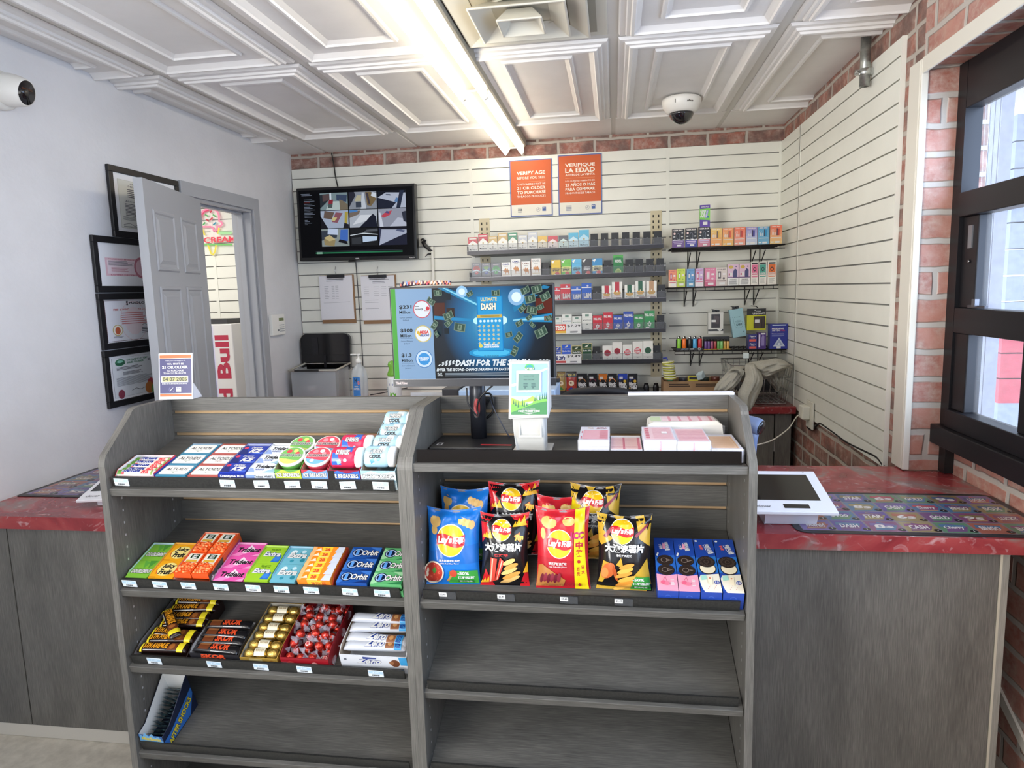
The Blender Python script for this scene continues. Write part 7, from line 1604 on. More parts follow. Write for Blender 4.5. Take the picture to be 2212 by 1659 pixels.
vb = [(1452, 1478, 495, v_geek('6A4A86'), 'black vape box with a purple base, first on the upper wire shelf'), (1480.5, 1506, 493, v_geek('3A3A96'), 'black vape box with a navy base, second on the upper wire shelf'), (1508.5, 1534, 491, v_geek('C87A8E'), 'black vape box with a pink base, under the purple and green box'), (1535.5, 1559.5, 493.5, v_fade('E8C46A', 'E89A5A', 'D8A83A'), 'yellow to lilac vape box on the upper wire shelf'), (1561, 1585, 493, v_fade('E8945A', 'E8B45A', 'D85A3A'), 'orange vape box on the upper wire shelf'), (1586.5, 1610.5, 491.5, v_fade('E87A5A', 'E8A08A', 'C84A3A'), 'salmon vape box on the upper wire shelf'), (1612, 1636, 491, v_fade('9A94C8', 'C8D4E0', '4A4A9A'), 'lavender and grey vape box on the upper wire shelf'), (1637.5, 1662, 490, v_fade('5AA0C8', '7AB0CC', '2A8ABA'), 'blue vape box on the upper wire shelf'), (1664, 1690, 487, v_fade('E8785A', 'E8C88A', 'C84A3A'), 'coral vape box at the right end of the upper wire shelf')]
for a in vb: vbox(a[0], a[1], a[2], 1.6205, a[3], a[4])
zt = PY(1520, 491, 4.008).z
def v_35(c): c.fill(K('5A3A9A', .3)); c.poly([(0, .34), (1, .30), (1, .84), (0, .82)], K('7AC84A', .3)); c.text('35K', .05, .42, .65, .78, W_, .05); c.poly([(.5, .38), (.72, .42), (.85, .74), (.65, .78)], K('8A8AC8', .3)); c.poly([(.56, .42), (.68, .45), (.78, .72), (.68, .74)], K('C8C8E0', .3)); c.disc(.8, .45, .1, K('3A6A9A', .3)); c.text('LAVA PLUS', .15, .88, .9, .95, W_, .03); c.rect(.3, .1, .75, .24, W_)
a = PY(1512, 443, 4.008); b2 = PY(1534, 443, 4.008); q = B(); w = b2.x-a.x; h = a.z-zt-.001; q.box(-w/2, 0, 0, w/2, .04, h, K('7AC84A', .35)); v_35(w3(q, w, h)); q.build('vape_box', M=T((a.x+b2.x)/2, 4.009, zt+.001) @ RZ(-4), label='purple and green vape box standing on top of the black boxes', category='vape box', group='vape boxes on the wire shelves')
def v_slim(top, bot, dev):
    def a(c): c.fill(K(top, .3)); c.rect(0, 0, 1, .34, K(bot, .3)); c.rect(.18, .40, .45, .80, K(dev, .3)); c.rect(.24, .5, .38, .72, W_); c.disc(.7, .42, .1, K(dev, .3)); c.rect(.6, .6, .85, .7, K('E8E0E0', .3)); c.text('OLIT', .1, .87, .9, .93, K(dev, .4), .02); c.rect(.3, .08, .8, .2, W_); c.rect(.1, .25, .9, .29, K(dev, .4))
    return a
def v_tall(col):
    def a(c): c.fill(K('E8E4DA', .3)); c.rect(.1, .34, .9, .88, K(col, .3)); c.rect(.12, .9, .88, .97, K('2A2A2E', .4)); c.disc(.5, .68, .2, K('2A2A32', .3), ry=.09); c.disc(.5, .68, .12, K(col, .3), ry=.05); c.text('MONSTER', .2, .47, .8, .53, W_, .04); c.lines(.18, .08, .85, .28, 5, K('8A8A8A', .5), .3, .3); c.rect(.15, .38, .85, .44, K('E8D8D0', .4))
    return a
def v_lost(c): c.fill(K('D8B8CC', .3)); c.rect(0, 0, 1, .36, K('EAE8E4', .3)); c.rect(0, .36, 1, .40, K('5A3A6A', .3)); c.disc(.3, .86, .2, K('C8A83A', .3), ry=.08); c.poly([(.5, .4), (.85, .4), (.85, .72), (.65, .8), (.5, .66)], K('3A3A6A', .3)); c.rect(.08, .46, .42, .6, W_); c.rect(.1, .48, .22, .58, K('B84A6A', .3)); c.text('WARNING', .2, .26, .8, .31, DKI, .02); c.lines(.12, .05, .88, .24, 5, DKI, .4, .1); c.disc(.75, .88, .06, K('6A4A7A', .3))
vb2 = [(1444.5, 1461.5, 583, v_slim('E8906A', 'E8DCC8', 'B83A5A'), 'slim red and cream vape box at the left end of the middle wire shelf'), (1462.5, 1480, 581, v_slim('C8D84A', 'B8C84A', '8AA83A'), 'slim lime vape box on the middle wire shelf'), (1483.5, 1500.5, 581, v_slim('6A9AC8', '6AA0BA', '4A7AA8'), 'slim blue vape box on the middle wire shelf'), (1502, 1520, 580.5, v_slim('C8A8D0', 'E8DCE0', 'C85A7A'), 'slim lilac and white vape box on the middle wire shelf'), (1522, 1546.5, 579, v_slim('D87A9A', 'C85A7A', 'E8C8D0'), 'wide pink vape box on the middle wire shelf'), (1547, 1571, 578.5, v_slim('D8CCC4', 'D0C4BC', '5A4A4A'), 'pale beige vape box on the middle wire shelf'), (1572, 1596, 571, v_lost, 'left lilac and white boxed vape with a warning panel'), (1597.5, 1621, 570, v_lost, 'right lilac and white boxed vape with a warning panel'), (1622.5, 1638.5, 566, v_tall('D86A8E'), 'tall slim white and pink vape box'), (1640, 1656.5, 565.5, v_tall('4A9A8A'), 'tall slim white and teal vape box'), (1658.5, 1677.5, 565, v_tall('D86A2E'), 'tall slim white and orange vape box')]
for a in vb2: vbox(a[0], a[1], a[2], 1.400, a[3], a[4])

# lighters in their trays
def lighter(px, col, lab, z0, pyt, w=.0225, grp='disposable lighters in the black tray', metal=True, d=4.016):
    a = PY(px, pyt, d); h = a.z-z0
    t = thing('lighter', lab, 'lighter', grp, M=T(a.x, d, z0))
    q = B(); q.lathe([(w*.46, 0), (w*.5, .002), (w*.5, h*.80), (w*.46, h*.82)], K(col, .25), n=14, sx=1, sy=.6); q.build('fuel_case', t)
    q = B()
    if metal: q.lathe([(w*.42, h*.82), (w*.42, h*.97), (w*.3, h)], mat('C8C8C8', .2, .9), n=12, sy=.6); q.lathe([(w*.2, -w*.28), (w*.2, w*.28)], mat('2A2A2A', .5), c=(w*.12, 0, h*.97), n=10, ax=1)
    else: q.lathe([(w*.46, h*.82), (w*.44, h), (w*.3, h*1.02)], mat('1E1C1E', .4), n=12, sy=.8)
    q.build('lighter_top', t)
def tray(px0, px1, pyt, z, lab, art, col, dep=.045, hb=None, d=4.006):
    a = PY(px0, pyt, d); b2 = PY(px1, pyt, d); w = b2.x-a.x; h = a.z-z-.004
    t = thing('lighter_tray', lab, 'display tray', M=T(a.x, d, z+.0045))
    q = B(); q.box(0, 0, 0, w, .002, h, K(col, .35)); c = Cv(q, (0, -.0002, 0), (w, 0, 0), (0, 0, h)); art(c); q.build('tray_front', t)
    q = B(); q.box(0, .0022, 0, w, dep, .003, K(col, .4)); q.box(0, dep, 0, w, dep+.002, hb or h, K('1A1A1C', .4)); q.box(0, .0022, .003, .0015, dep, h, K(col, .4)); q.box(w-.0015, .0022, .003, w, dep, h, K(col, .4)); q.build('tray_body', t)
tray(1461.5, 1518.5, 752.5, 1.040, 'black tray of five large lighters on the lowest wire shelf', lambda c: (c.text('BIC', .18, .3, .44, .75, K('C8D4E0', .4), .05, .2), c.rect(.52, .25, .66, .75, W_), c.ring(.86, .5, .05, .012, W_)), '1C1C20', hb=.06)
for px, col, nm in ((1467, '8CCB3E', 'lime green'), (1478, 'F0701E', 'orange'), (1490, '1A1A1C', 'black'), (1501, '58AEE0', 'sky blue'), (1512, 'C8262E', 'red')): lighter(px, col, nm+' lighter in the black tray', 1.0480, 727)
tray(1520.5, 1578.5, 755, 1.040, 'yellow tray of eight small lighters on the lowest wire shelf', lambda c: (c.rect(0, 0, 1, 1, K('E0B828', .4)), c.disc(.22, .7, .18, K('E8C83A', .4), ry=.6), c.text('CLIPPER', .06, .45, .4, 1.0, K('8A5A1E', .4), .04), c.rect(.56, .2, .7, .7, W_), c.poly([(.44, .2), (.54, .2), (.5, .9)], K('B84A2A', .4))), 'E0B828', hb=.072)
for k, (c1, nm) in enumerate((('6A4A8A', 'purple'), ('6A4A8A', 'second purple'), ('9A4A6A', 'plum'), ('A83A3A', 'dark red'), ('6AA858', 'green'), ('7AB868', 'light green'), ('C8A04A', 'mustard'), ('D8A85A', 'tan'))):
    lighter(1524.5+6.9*k, c1, nm+' small lighter in the yellow tray', 1.0480, 733, .0155, 'small lighters in the yellow tray', False)
# hanging goods
def hangbox(px0, py0, px1, py1, art, lab, side, cat, nm, d=4.10, rz=0, ry=0, dep=.04, top=None):
    a = PY(px0, py0, d); b2 = PY(px1, py1, d); w = b2.x-a.x; h = a.z-b2.z
    t = thing(nm, lab, cat, 'goods hanging on slat wall hooks', M=T((a.x+b2.x)/2, d, a.z) @ RY(ry) @ RZ(rz) @ T(0, 0, -h))
    q = B(); q.box(-w/2, 0, 0, w/2, dep, h*(1 if not top else .70), K(side, .35)); c = Cv(q, (-w/2, -.0002, 0), (w, 0, 0), (0, 0, h*(1 if not top else .70))); art(c); q.build('box', t)
    q = B(); q.box(-w*.5 if top else -w*.25, .002, h*(.70 if top else 1), w*.5 if top else w*.25, .006, h if top else h*1.1, K(top or '1A1A1C', .35)); 
    if top: c = Cv(q, (-w/2, .0018, h*.70), (w, 0, 0), (0, 0, h*.3)); c.text('UNOMAT', .3, .1, .95, .38, W_, .03); c.text('POWER', .5, .5, .75, .66, W_, .01); c.disc(.42, .75, .03, W_)
    q.build('hang_tab', t)
    q = B(); q.tube([(0, -.03, h*1.0+.006), (0, .02, h*1.0+.012), (0, 4.262-d, h*1.0+.012)], .0025, WIRE, 6); q.build('wall_hook', t)
def h1(c): c.rect(0, 0, 1, 1, K('DAD8D0', .35)); c.rect(.2, .28, .78, .92, K('2A2022', .3)); c.poly([(.3, .5), (.7, .45), (.74, .8), (.4, .85)], K('4A3A3A', .3)); c.rect(.22, .55, .5, .65, W_); c.rect(0, .13, 1, .22, INK); c.poly([(.6, .22), (.95, .22), (.78, .1)], W_)
hangbox(1530, 675, 1562, 721, h1, 'white windowed phone charger box hanging above the yellow lighter tray', 'C8C8C0', 'phone accessory', 'charger_box')
def h2(c): c.fill(K('9CC4CC', .35)); c.ring(.55, .45, .32, .015, K('4A6A72', .4)); c.text('CABLE', .35, .40, .8, .48, K('2A4A52', .4), .03); c.text('CHARGING', .38, .52, .72, .56, K('4A6A72', .4), .0); c.line([(.12, .75), (.2, .7), (.2, .5)], .015, K('4A6A72', .4)); c.text('Fast', .3, .7, .75, .73, K('4A6A72', .4), 0); c.poly([(.8, .18), (.9, .18), (.85, .13)], K('3A5A62', .4))
hangbox(1575, 668, 1603, 728, h2, 'pale blue cable box hanging askew between the charger box and the battery pack', '8AB0BA', 'phone accessory', 'cable_box', ry=-9)
def h3(c): c.fill(K('C8C81E', .3)); c.rect(.35, .12, .95, .92, K('1E1A1C', .3)); [c.rect(.40+.135*k, .15, .50+.135*k, .85, K('4A3A2E', .25)) for k in range(4)]; c.rect(.42, .5, .66, .7, W_)
hangbox(1614, 667, 1654, 713, h3, 'black and yellow battery pack hanging above the navy box', 'C8C81E', 'battery pack', 'battery_pack', top='1A1A1C', dep=.05)
def m1(c): c.fill(K('26308C', .3)); c.rect(.12, .93, .9, .97, K('C8D4E8', .4)); c.text('MORNING', .1, .78, .78, .84, W_, .03); c.text('AFTER', .1, .71, .55, .77, W_, .03); c.text('PILL', .6, .71, .85, .77, K('C8324A', .4), .02); c.text('Emergency Contraceptive', .1, .6, .8, .63, W_, .0); c.lines(.1, .5, .9, .57, 3, K('8A94C8', .5)); c.poly([(.18, .1), (.86, .1), (.52, .46)], K('C4CCDA', .4)); c.poly([(.3, .15), (.74, .15), (.52, .38)], K('9AA6C0', .4)); c.disc(.52, .2, .06, K('D8DEE8', .4)); c.rect(.38, .02, .62, .1, W_)
vbox(1664, 1702, 700, 1.040, m1, 'navy boxed pill packet with a pale triangle, right end of lowest wire shelf', dep=.06, side='26308C', cat='medicine box', grp=None, name='medicine_box')
def m2(c): c.fill(K('4A2A78', .3)); c.text('ASTROGLIDE', .08, .3, .92, .55, W_, .03, 0, 90) if False else c.rect(.12, .1, .3, .9, K('E8E0F0', .4)); c.poly([(.45, .2), (.8, .2), (.8, .8), (.6, .9), (.45, .7)], K('8A7AB0', .3)); c.rect(.4, .9, .9, .98, W_)
vbox(1637, 1655, 719, 1.040, m2, 'purple upright box between the stacked small boxes and the navy one', dep=.05, side='3A2060', cat='medicine box', grp=None, name='purple_box', d=4.012)
def m3(c): c.fill(K('2A2A78', .3)); c.rect(.1, .1, .9, .38, K('D85A4A', .4)); c.text('Pleasure', .15, .65, .85, .85, W_, .02, .1); c.text('Ring', .3, .45, .7, .62, W_, .02, .1)
for k, (pt, nm) in enumerate(((740.5, 'lower'), (725, 'upper'))):
    z_ = 1.040+.043*k; vbox(1617, 1635.5, pt, z_-.003*k, m3, nm+' of two small navy and coral boxes stacked on the lowest wire shelf', dep=.07, side='3A3A6A', cat='small box', grp='stacked navy and coral boxes', name='small_box', zt=z_+.0445)
tag(B().box(0, 0, 0, .032, .001, .030, K('E0ECEC', .4)).build('price_ticket', M=T(PY(1605, 774, 3.99).x, 3.990, PY(1605, 774, 3.99).z)), 'small pale price ticket hanging below the lowest wire shelf', 'price ticket')

# ================================================================== things on the back worktop
ZB = .7525
# folded: wire basket and grey hoodie
bx0, bx1, by0, by1 = .66, .925, 3.86, 4.20
t = thing('wire_basket', 'silver wire basket on the back worktop with the grey hoodie over it', 'basket', M=T(0, 0, ZB))
WS = mat('A8A6A2', .3, .8); q = B(); hb = .22
for z, e in ((.004, 0), (.075, .008), (.15, .016), (hb, .026)): 
    q.tube([(bx0-e, by0-e, z), (bx1+e, by0-e, z), (bx1+e, by1+e*.5, z), (bx0-e, by1+e*.5, z)], .003 if z == hb else .002, WS, 6, True)
for k in range(10):
    x = bx0+(bx1-bx0)*k/9; xx = bx0-.026+(bx1-bx0+.052)*k/9; q.tube([(xx, by0-.026, hb), (x, by0, .004), (x, by1, .004), (xx, by1+.013, hb)], .0016, WS, 5)
for k in range(9):
    y = by0+(by1-by0)*k/8; yy = by0-.026+(by1-by0+.039)*k/8; q.tube([(bx0-.026, yy, hb), (bx0, y, .004), (bx1, y, .004), (bx1+.026, yy, hb)], .0016, WS, 5)
q.build('wire_frame', t)
q = B(); q.grid(lambda u, v_: (bx0+.03+(bx1-bx0-.06)*u, by0+.03+(by1-by0-.06)*v_, .06+.10*math.sin(PI*u)*math.sin(PI*v_)+.012*math.sin(u*17+v_*9)*math.sin(v_*14)), 26, 26, mat('2A2A30', .6)); q.build('dark_contents', t)
GREYC = noisy('grey_sweatshirt', 'A8A59A', 'B4B1A6', scale=120, rough=.9, bump=.3, bscale=500)
t = thing('grey_hoodie', 'light grey hooded sweatshirt thrown over the wire basket, one sleeve hanging down', 'hoodie', M=T(0, 0, 0))
def hz(x, y): return (1400+x/6.144, 640+y/6.144)
def loft(nm, Lp, Rp, dep, bulge, folds, seed=0, nu=34, sub=7):
    "soft sheet between two surveyed edges, bulging toward the room with creases, closed behind"
    def cr(P_, t):
        n = len(P_)-1; i = min(int(t*n), n-1); u = t*n-i
        a, b_, c_, d = P_[max(i-1, 0)], P_[i], P_[i+1], P_[min(i+2, n)]
        return tuple(.5*((2*b_[k])+(c_[k]-a[k])*u+(2*a[k]-5*b_[k]+4*c_[k]-d[k])*u*u+(3*b_[k]-a[k]-3*c_[k]+d[k])*u**3) for k in (0, 1))
    def dpt(t):
        n = len(dep)-1; i = min(int(t*n), n-1); u = t*n-i; return dep[i]*(1-u)+dep[i+1]*u
    nv = (len(Lp)-1)*sub
    def S(u, v_, sg=1):
        l, r = cr(Lp, v_), cr(Rp, v_); px = l[0]+(r[0]-l[0])*u; py = l[1]+(r[1]-l[1])*u; D = dpt(v_)
        prof = math.sin(PI*u)**.6 if 0 < u < 1 else 0; endf = min(1, min(v_, 1-v_)*7)**.5
        wv = sum(am*math.sin(fr*u*PI*2+ph*v_*5+seed+k) for k, (am, fr, ph) in enumerate(folds))
        y = D-sg*(bulge*prof*endf)-(wv*prof*endf if sg > 0 else 0)
        return PY(*hz(px, py), D)+(Vector((0, y-D, 0)))
    q = B(); q.grid(lambda u, v_: S(u, v_), nu, nv, GREYC); q.grid(lambda u, v_: S(u, v_, -.4), nu, nv, GREYC)
    return q.build(nm, t)
F3 = [(.010, 1.5, 1.2), (.006, 3.3, -1.6), (.003, 6.2, 2.3)]
loft('torso', [(870, 1250), (905, 1170), (990, 1070), (1060, 1000), (1110, 950), (1200, 928), (1300, 925)], [(1100, 1260), (1180, 1180), (1230, 1110), (1250, 1040), (1270, 1010), (1300, 990), (1330, 985)], (3.72, 3.76, 3.86), .05, F3, 1)
loft('sleeve', [(1380, 880), (1300, 900), (1285, 980), (1290, 1060), (1250, 1160), (1190, 1290), (1225, 1400), (1320, 1520)], [(1400, 885), (1440, 930), (1500, 1010), (1528, 1110), (1505, 1220), (1460, 1320), (1400, 1440), (1345, 1525)], (3.80, 3.70, 3.69), .055, [(.012, 1.0, .7), (.005, 2.6, -1.1), (.002, 5.5, 1.8)], 4)
loft('hood', [(1290, 935), (1340, 880), (1440, 860), (1560, 845), (1700, 822), (1800, 845), (1875, 900)], [(1320, 1000), (1440, 1000), (1530, 1075), (1600, 1060), (1720, 1005), (1830, 960), (1885, 925)], (3.84, 3.80, 3.80, 3.86), .07, [(.012, 1.2, 2.2), (.007, 2.7, -1.9), (.003, 5.1, 2.9)], 2)
loft('hem', [(1480, 985), (1550, 1060), (1590, 1130), (1640, 1190), (1690, 1240)], [(1840, 950), (1800, 1040), (1780, 1110), (1770, 1160), (1700, 1250)], (3.88, 3.90, 3.91), .04, [(.012, 1.7, 1.9), (.007, 3.7, -2.6), (.003, 7.1, 2.9)], 6)
loft('back_panel', [(1050, 1010), (1180, 940), (1320, 905), (1480, 880), (1660, 850), (1820, 880)], [(1080, 1120), (1200, 1130), (1330, 1150), (1480, 1120), (1640, 1080), (1830, 980)], (3.88, 3.90, 3.90), .05, F3, 11)
loft('front_flap', [(1040, 990), (1120, 980), (1180, 1010), (1200, 1060)], [(1180, 940), (1250, 960), (1275, 1010), (1250, 1060)], (3.74, 3.74, 3.75), .03, [(.006, 1.4, 1.1), (.003, 3.1, 1.9)], 8)

# cardboard box of oddments
KR = noisy('kraft_card', '9A7A56', 'A88862', scale=8, rough=.7)
a = PY(1433, 824, 3.95); b2 = PY(1560, 826, 3.95)
t = thing('cardboard_box', 'brown cardboard box of oddments on the back worktop left of the hoodie', 'cardboard box', M=T(a.x, 3.95, ZB))
q = B(); w = b2.x-a.x; h = a.z-ZB
q.box(0, 0, 0, w, .003, h, KR); q.box(0, .2, 0, w, .203, h, KR); q.box(0, .003, 0, .003, .2, h, KR); q.box(w-.003, .003, 0, w, .2, h, KR); q.box(.003, .003, 0, w-.003, .2, .003, KR)
c = Cv(q, (0, -.0003, 0), (w, 0, 0), (0, 0, h)); c.lines(.1, .72, .46, .9, 2, K('3A2A1E', .7), .5, .1); c.lines(.55, .72, .9, .9, 2, K('3A2A1E', .7), .5, .1); c.rect(.09, .1, .44, .55, K('3A2A1E', .7)); c.rect(.10, .13, .43, .52, KR)
for k in range(18): c.rect(.115+.0175*k, .16, .121+.0175*k, .5, K('3A2A1E', .7)); c.l -= c.step
q.build('box_walls', t)
ro = random.Random(8)
for i, (px, col, nm, ww, hh_) in enumerate(((1448, '2E6A3A', 'green rolled packet', .03, .012), (1475, '3A3A42', 'dark round tin', .05, .012), (1498, 'D8C83A', 'yellow printed packet', .055, .018), (1522, '2E3A34', 'dark green tin', .05, .014), (1545, '6A3A2E', 'red-brown tin', .05, .016))):
    p = PY(px, 822, 4.05); q = B()
    if 'tin' in nm: q.lathe([(ww/2, -.02), (ww/2, hh_-.003), (ww/2-.003, hh_)], K(col, .3), n=22); c = Cv(q, (-ww/2, -ww/2, hh_), (ww, 0, 0), (0, ww, 0)); c.ring(.5, .5, .4, .08, K('B8A89A', .4))
    else: q.box(-ww/2, -.012, -.02, ww/2, .02, hh_, K(col, .35)); c = Cv(q, (-ww/2, -.0122, -.02), (ww, 0, 0), (0, 0, hh_+.02)); c.rect(.1, .5, .9, .9, INK if 'yellow' in nm else K('8AA88A', .4))
    tag(q.build('small_packet', M=T(p.x, 4.05, a.z-.001) @ RZ(ro.uniform(-20, 20))), nm+' in the top of the cardboard box', 'packet')
q = B(); p = PY(1513, 818, 4.0); q.add([(0, 0, 0), (.025, -.01, .005), (.045, .01, .02), (.03, .0, .055), (.005, .01, .045), (-.01, .0, .03), (.02, -.012, .03)], [(0, 1, 6), (1, 2, 6), (2, 3, 6), (3, 4, 6), (4, 5, 6), (5, 0, 6)], mat('B8C8CC', .5)); tag(q.build('crumpled_wrapper', M=T(p.x-.015, 4.0, p.z-.008)), 'pale crumpled wrapper sticking out of the cardboard box', 'wrapper')
# stack of small tins hung on a cord
for k in range(7):
    p = PY(1443+k*.7, 783+k*5.6, 3.93); q = B(); r_ = .0345; q.lathe([(r_*.96, -.0062), (r_, -.0050), (r_, .0050), (r_*.96, .0062)], K('E4E2C8', .35), n=26); q.lathe([(r_*1.004, -.0042), (r_*1.006, .0030)], K('B4B838' if k % 2 else 'C4C44A', .35), n=26); q.lathe([(r_*1.007, -.001), (r_*1.008, .0005)], K('8A8A2A', .4), n=26)
    q.build('round_tin', M=T(p.x, 3.93, p.z) @ RY((-8, 6, -4, 3, -3, 2, 0)[k]), label=('top', 'second', 'third', 'fourth', 'fifth', 'sixth', 'bottom')[k]+' yellow-green round tin in the leaning stack beside the rack', category='round tin', group='stacked round tins')
q = B(); p0 = PY(1432, 774, 3.99); q.tube([p0, PY(1440, 773, 3.99), PY(1442, 780, 3.96)], .004, K('2A3AA0', .3), 8); tag(q.build('blue_key_coil'), 'blue key coil hanging from the end of the lowest rack shelf', 'key coil')

# small cigar boxes and pouches standing in a low tray on the worktop
zc3 = .800
q = B(); q.box(PY(1150, 840, 4.09).x, 4.075, ZB, PY(1392, 840, 4.09).x, 4.20, zc3, K('1E1E22', .4)); tag(q.build('cigar_tray'), 'black low riser under the row of small cigar boxes', 'riser')
def bm_(top, ring, badge=False):
    def a(c): c.fill(K(top if not badge else '1A1A1E', .3)); c.rect(0, 0, 1, .66, K('1A1A1E', .3)); c.rect(0, .66, 1, 1, K(top, .3)); c.ring(.5, .45, .42, .10, K(ring, .3), ry=.30, a0=.3, a1=PI-.3); c.text('Black', .08, .28, .92, .5, W_, .07); c.text('&Mild', .08, .06, .92, .28, W_, .07); c.rect(.12, .70, .5, .84, W_) if top != '1A1A1E' else c.rect(.1, .72, .55, .84, W_); c.disc(.16, .12, .09, K('C8A05A', .3)); (c.disc(.72, .56, .16, K('E0B83A', .3)) if badge else None)
    return a
for px0, px1, pt, top, ring, bd, nm in ((1247, 1268, 808, '1A1A1E', 'A8703A', 0, 'all-black'), (1271, 1290, 808, '1A1A1E', '7A2A3A', 0, 'black and wine-red'), (1293, 1311.5, 808, 'D87A2A', 'D8803A', 0, 'orange-topped'), (1313, 1332.5, 808, '1A1A1E', 'E8904A', 0, 'black with an orange arc'), (1335.5, 1355, 808, '2A4AB8', '2A3A8A', 1, 'blue-topped, yellow-badged'), (1357, 1377, 808, '1A1A1E', '2A3A8A', 1, 'black with a blue arc and yellow badge')):
    a = PY(px0, pt, 4.10); b2 = PY(px1, pt, 4.10); w = b2.x-a.x; q = B(); q.box(-w/2, 0, 0, w/2, .03, a.z-zc3-.0005, K('1A1A1E', .35)); bm_(top, ring, bd)(w3(q, w, a.z-zc3-.0005)); q.build('cigar_box', M=T((a.x+b2.x)/2, 4.10, zc3+.0003), label=nm+' small cigar box standing under the rack', category='cigar box', group='small cigar boxes under the rack')
for px0, px1, col, nm in ((1203, 1221, 'A88A4A', 'brown-gold'), (1223, 1245, 'A83A2E', 'red and black')):
    a = PY(px0, 803, 4.08); b2 = PY(px1, 803, 4.08); w = b2.x-a.x; h = a.z-zc3
    q = B(); S = lambda u, v_, s=-1: Vector(((u-.5)*w, s*.010*(math.sin(PI*u)*math.sin(PI*min(1, v_*1.1)))**.6 if 0 < u < 1 and v_ < .9 else 0, v_*h))
    q.grid(lambda u, v_: S(u, v_), 10, 12, K(col, .3)); q.grid(lambda u, v_: S(u, v_, 1), 10, 12, K('2A2220', .3))
    c = Cv(q, (0, 0, 0), (w, 0, 0), (0, h, 0), warp=lambda x, y, l: S(.02+.96*x, .02+.96*y)+Vector((0, -l, 0)), tol=.012, step=.0003, l0=.0004); c.rect(0, .72, 1, 1, K('1E1A1A' if 'red' in nm else '8A6A2E', .3)); c.text('4/$1.29', .12, .78, .88, .9, K('D8C86A', .4), .03); c.disc(.5, .4, .28, K('E8D8B8', .4)); c.disc(.45, .42, .1, K('6A3A1E', .4)); c.poly([(.1, .05), (.5, .2), (.8, .05)], K('3A8A4A' if 'gold' in nm else '3A4A9A', .4))
    tag(q.build('cigar_pouch', M=T((a.x+b2.x)/2, 4.085, zc3+.0008)), nm+' foil cigar pouch beside the small cigar boxes', 'cigar pouch', 'foil cigar pouches')
# black boots-like ovals: pair of slots seen right of the boxes
for k, px in enumerate((1396, 1417)):
    p = PY(px, 848, 4.15); q = B(); q.lathe([(.014, 0), (.017, .004), (.017, .06), (.012, .082), (.0001, .084)], K('141216', .3), n=18, sy=.5)
    q.build('black_torch', M=T(p.x, 4.15, ZB), label=('left', 'right')[k]+' of two small rounded black cases on the worktop beside the cardboard box', category='case', group='rounded black cases')

# storage tote with lid
a = PY(628, 800, 3.98); b2 = PY(727, 853, 3.98)
t = thing('storage_tote', 'clear plastic storage tote with grey contents, on the back worktop by the left wall', 'storage tote', M=T(a.x, 3.98, ZB))
w = b2.x-a.x; zt_ = PY(680, 800, 3.98).z-ZB; zt2 = PY(680, 776, 4.05).z-ZB; CLT = mat('D4D8DC', .12, 0, 0, .38)
q = B(); q.box(0, 0, 0, w, .003, zt_, CLT); q.box(w-.003, .003, 0, w, .22, zt_, CLT); q.box(0, .22, 0, w, .223, zt_+.03, CLT); q.box(0, .003, 0, .003, .22, zt_, CLT); q.build('tub', t, bevel=.001)
q = B(); q.box(.012, .008, .002, w-.02, .19, zt_-.012, mat('5E6670', .5)); c = Cv(q, (.012, .0077, .002), (w-.032, 0, 0), (0, 0, zt_-.014)); c.poly([(.36, .36), (.54, .40), (.56, .56), (.34, .54)], K('D4D2D0', .5)); q.build('grey_contents', t)
q = B(); q.tube([(-.008, -.006, zt_), (w+.01, -.006, zt_), (w+.012, .225, zt_+.02), (-.008, .225, zt_+.02)], .007, mat('D8D4C8', .25, 0, 0, .7), 8, True); q.box(.03, -.016, zt_-.006, w*.65, -.006, zt_+.006, K('1E1E20', .4)); q.build('rim', t)
a2_ = PY(645, 722, 4.18); b3 = PY(757, 795, 4.18)
t = thing('tote_cover', 'black plastic cover with rounded corners propped against the slat wall behind the tote', 'lid', M=T(a2_.x, 4.20, b3.z-.02) @ RX(0))
ww, hh = b3.x-a2_.x, a2_.z-b3.z+.02; q = B(); pts = []
for cx, cy, a0 in ((ww-.04, .03, -90), (ww-.045, hh-.045, 0), (.045, hh-.045, 90), (.03, .03, 180)):
    rr_ = .045 if cy > .05 else .03
    for k in range(7): an = math.radians(a0+15*k); pts.append((cx+rr_*math.cos(an), cy+rr_*math.sin(an)))
q.prism(pts, 1, 0, .03, mat('121214', .12)); q.build('lid_panel', t, bevel=.004)
q = B(); q.box(.04, -.003, hh*.42, ww-.05, 0, hh*.44, mat('060607', .2)); q.box(.08, -.003, hh*.44, .12, 0, hh*.9, mat('1E1E22', .15)); q.box(ww*.45, -.003, hh*.1, ww*.5, 0, hh*.42, mat('1E1E22', .15)); q.build('lid_ribs', t)
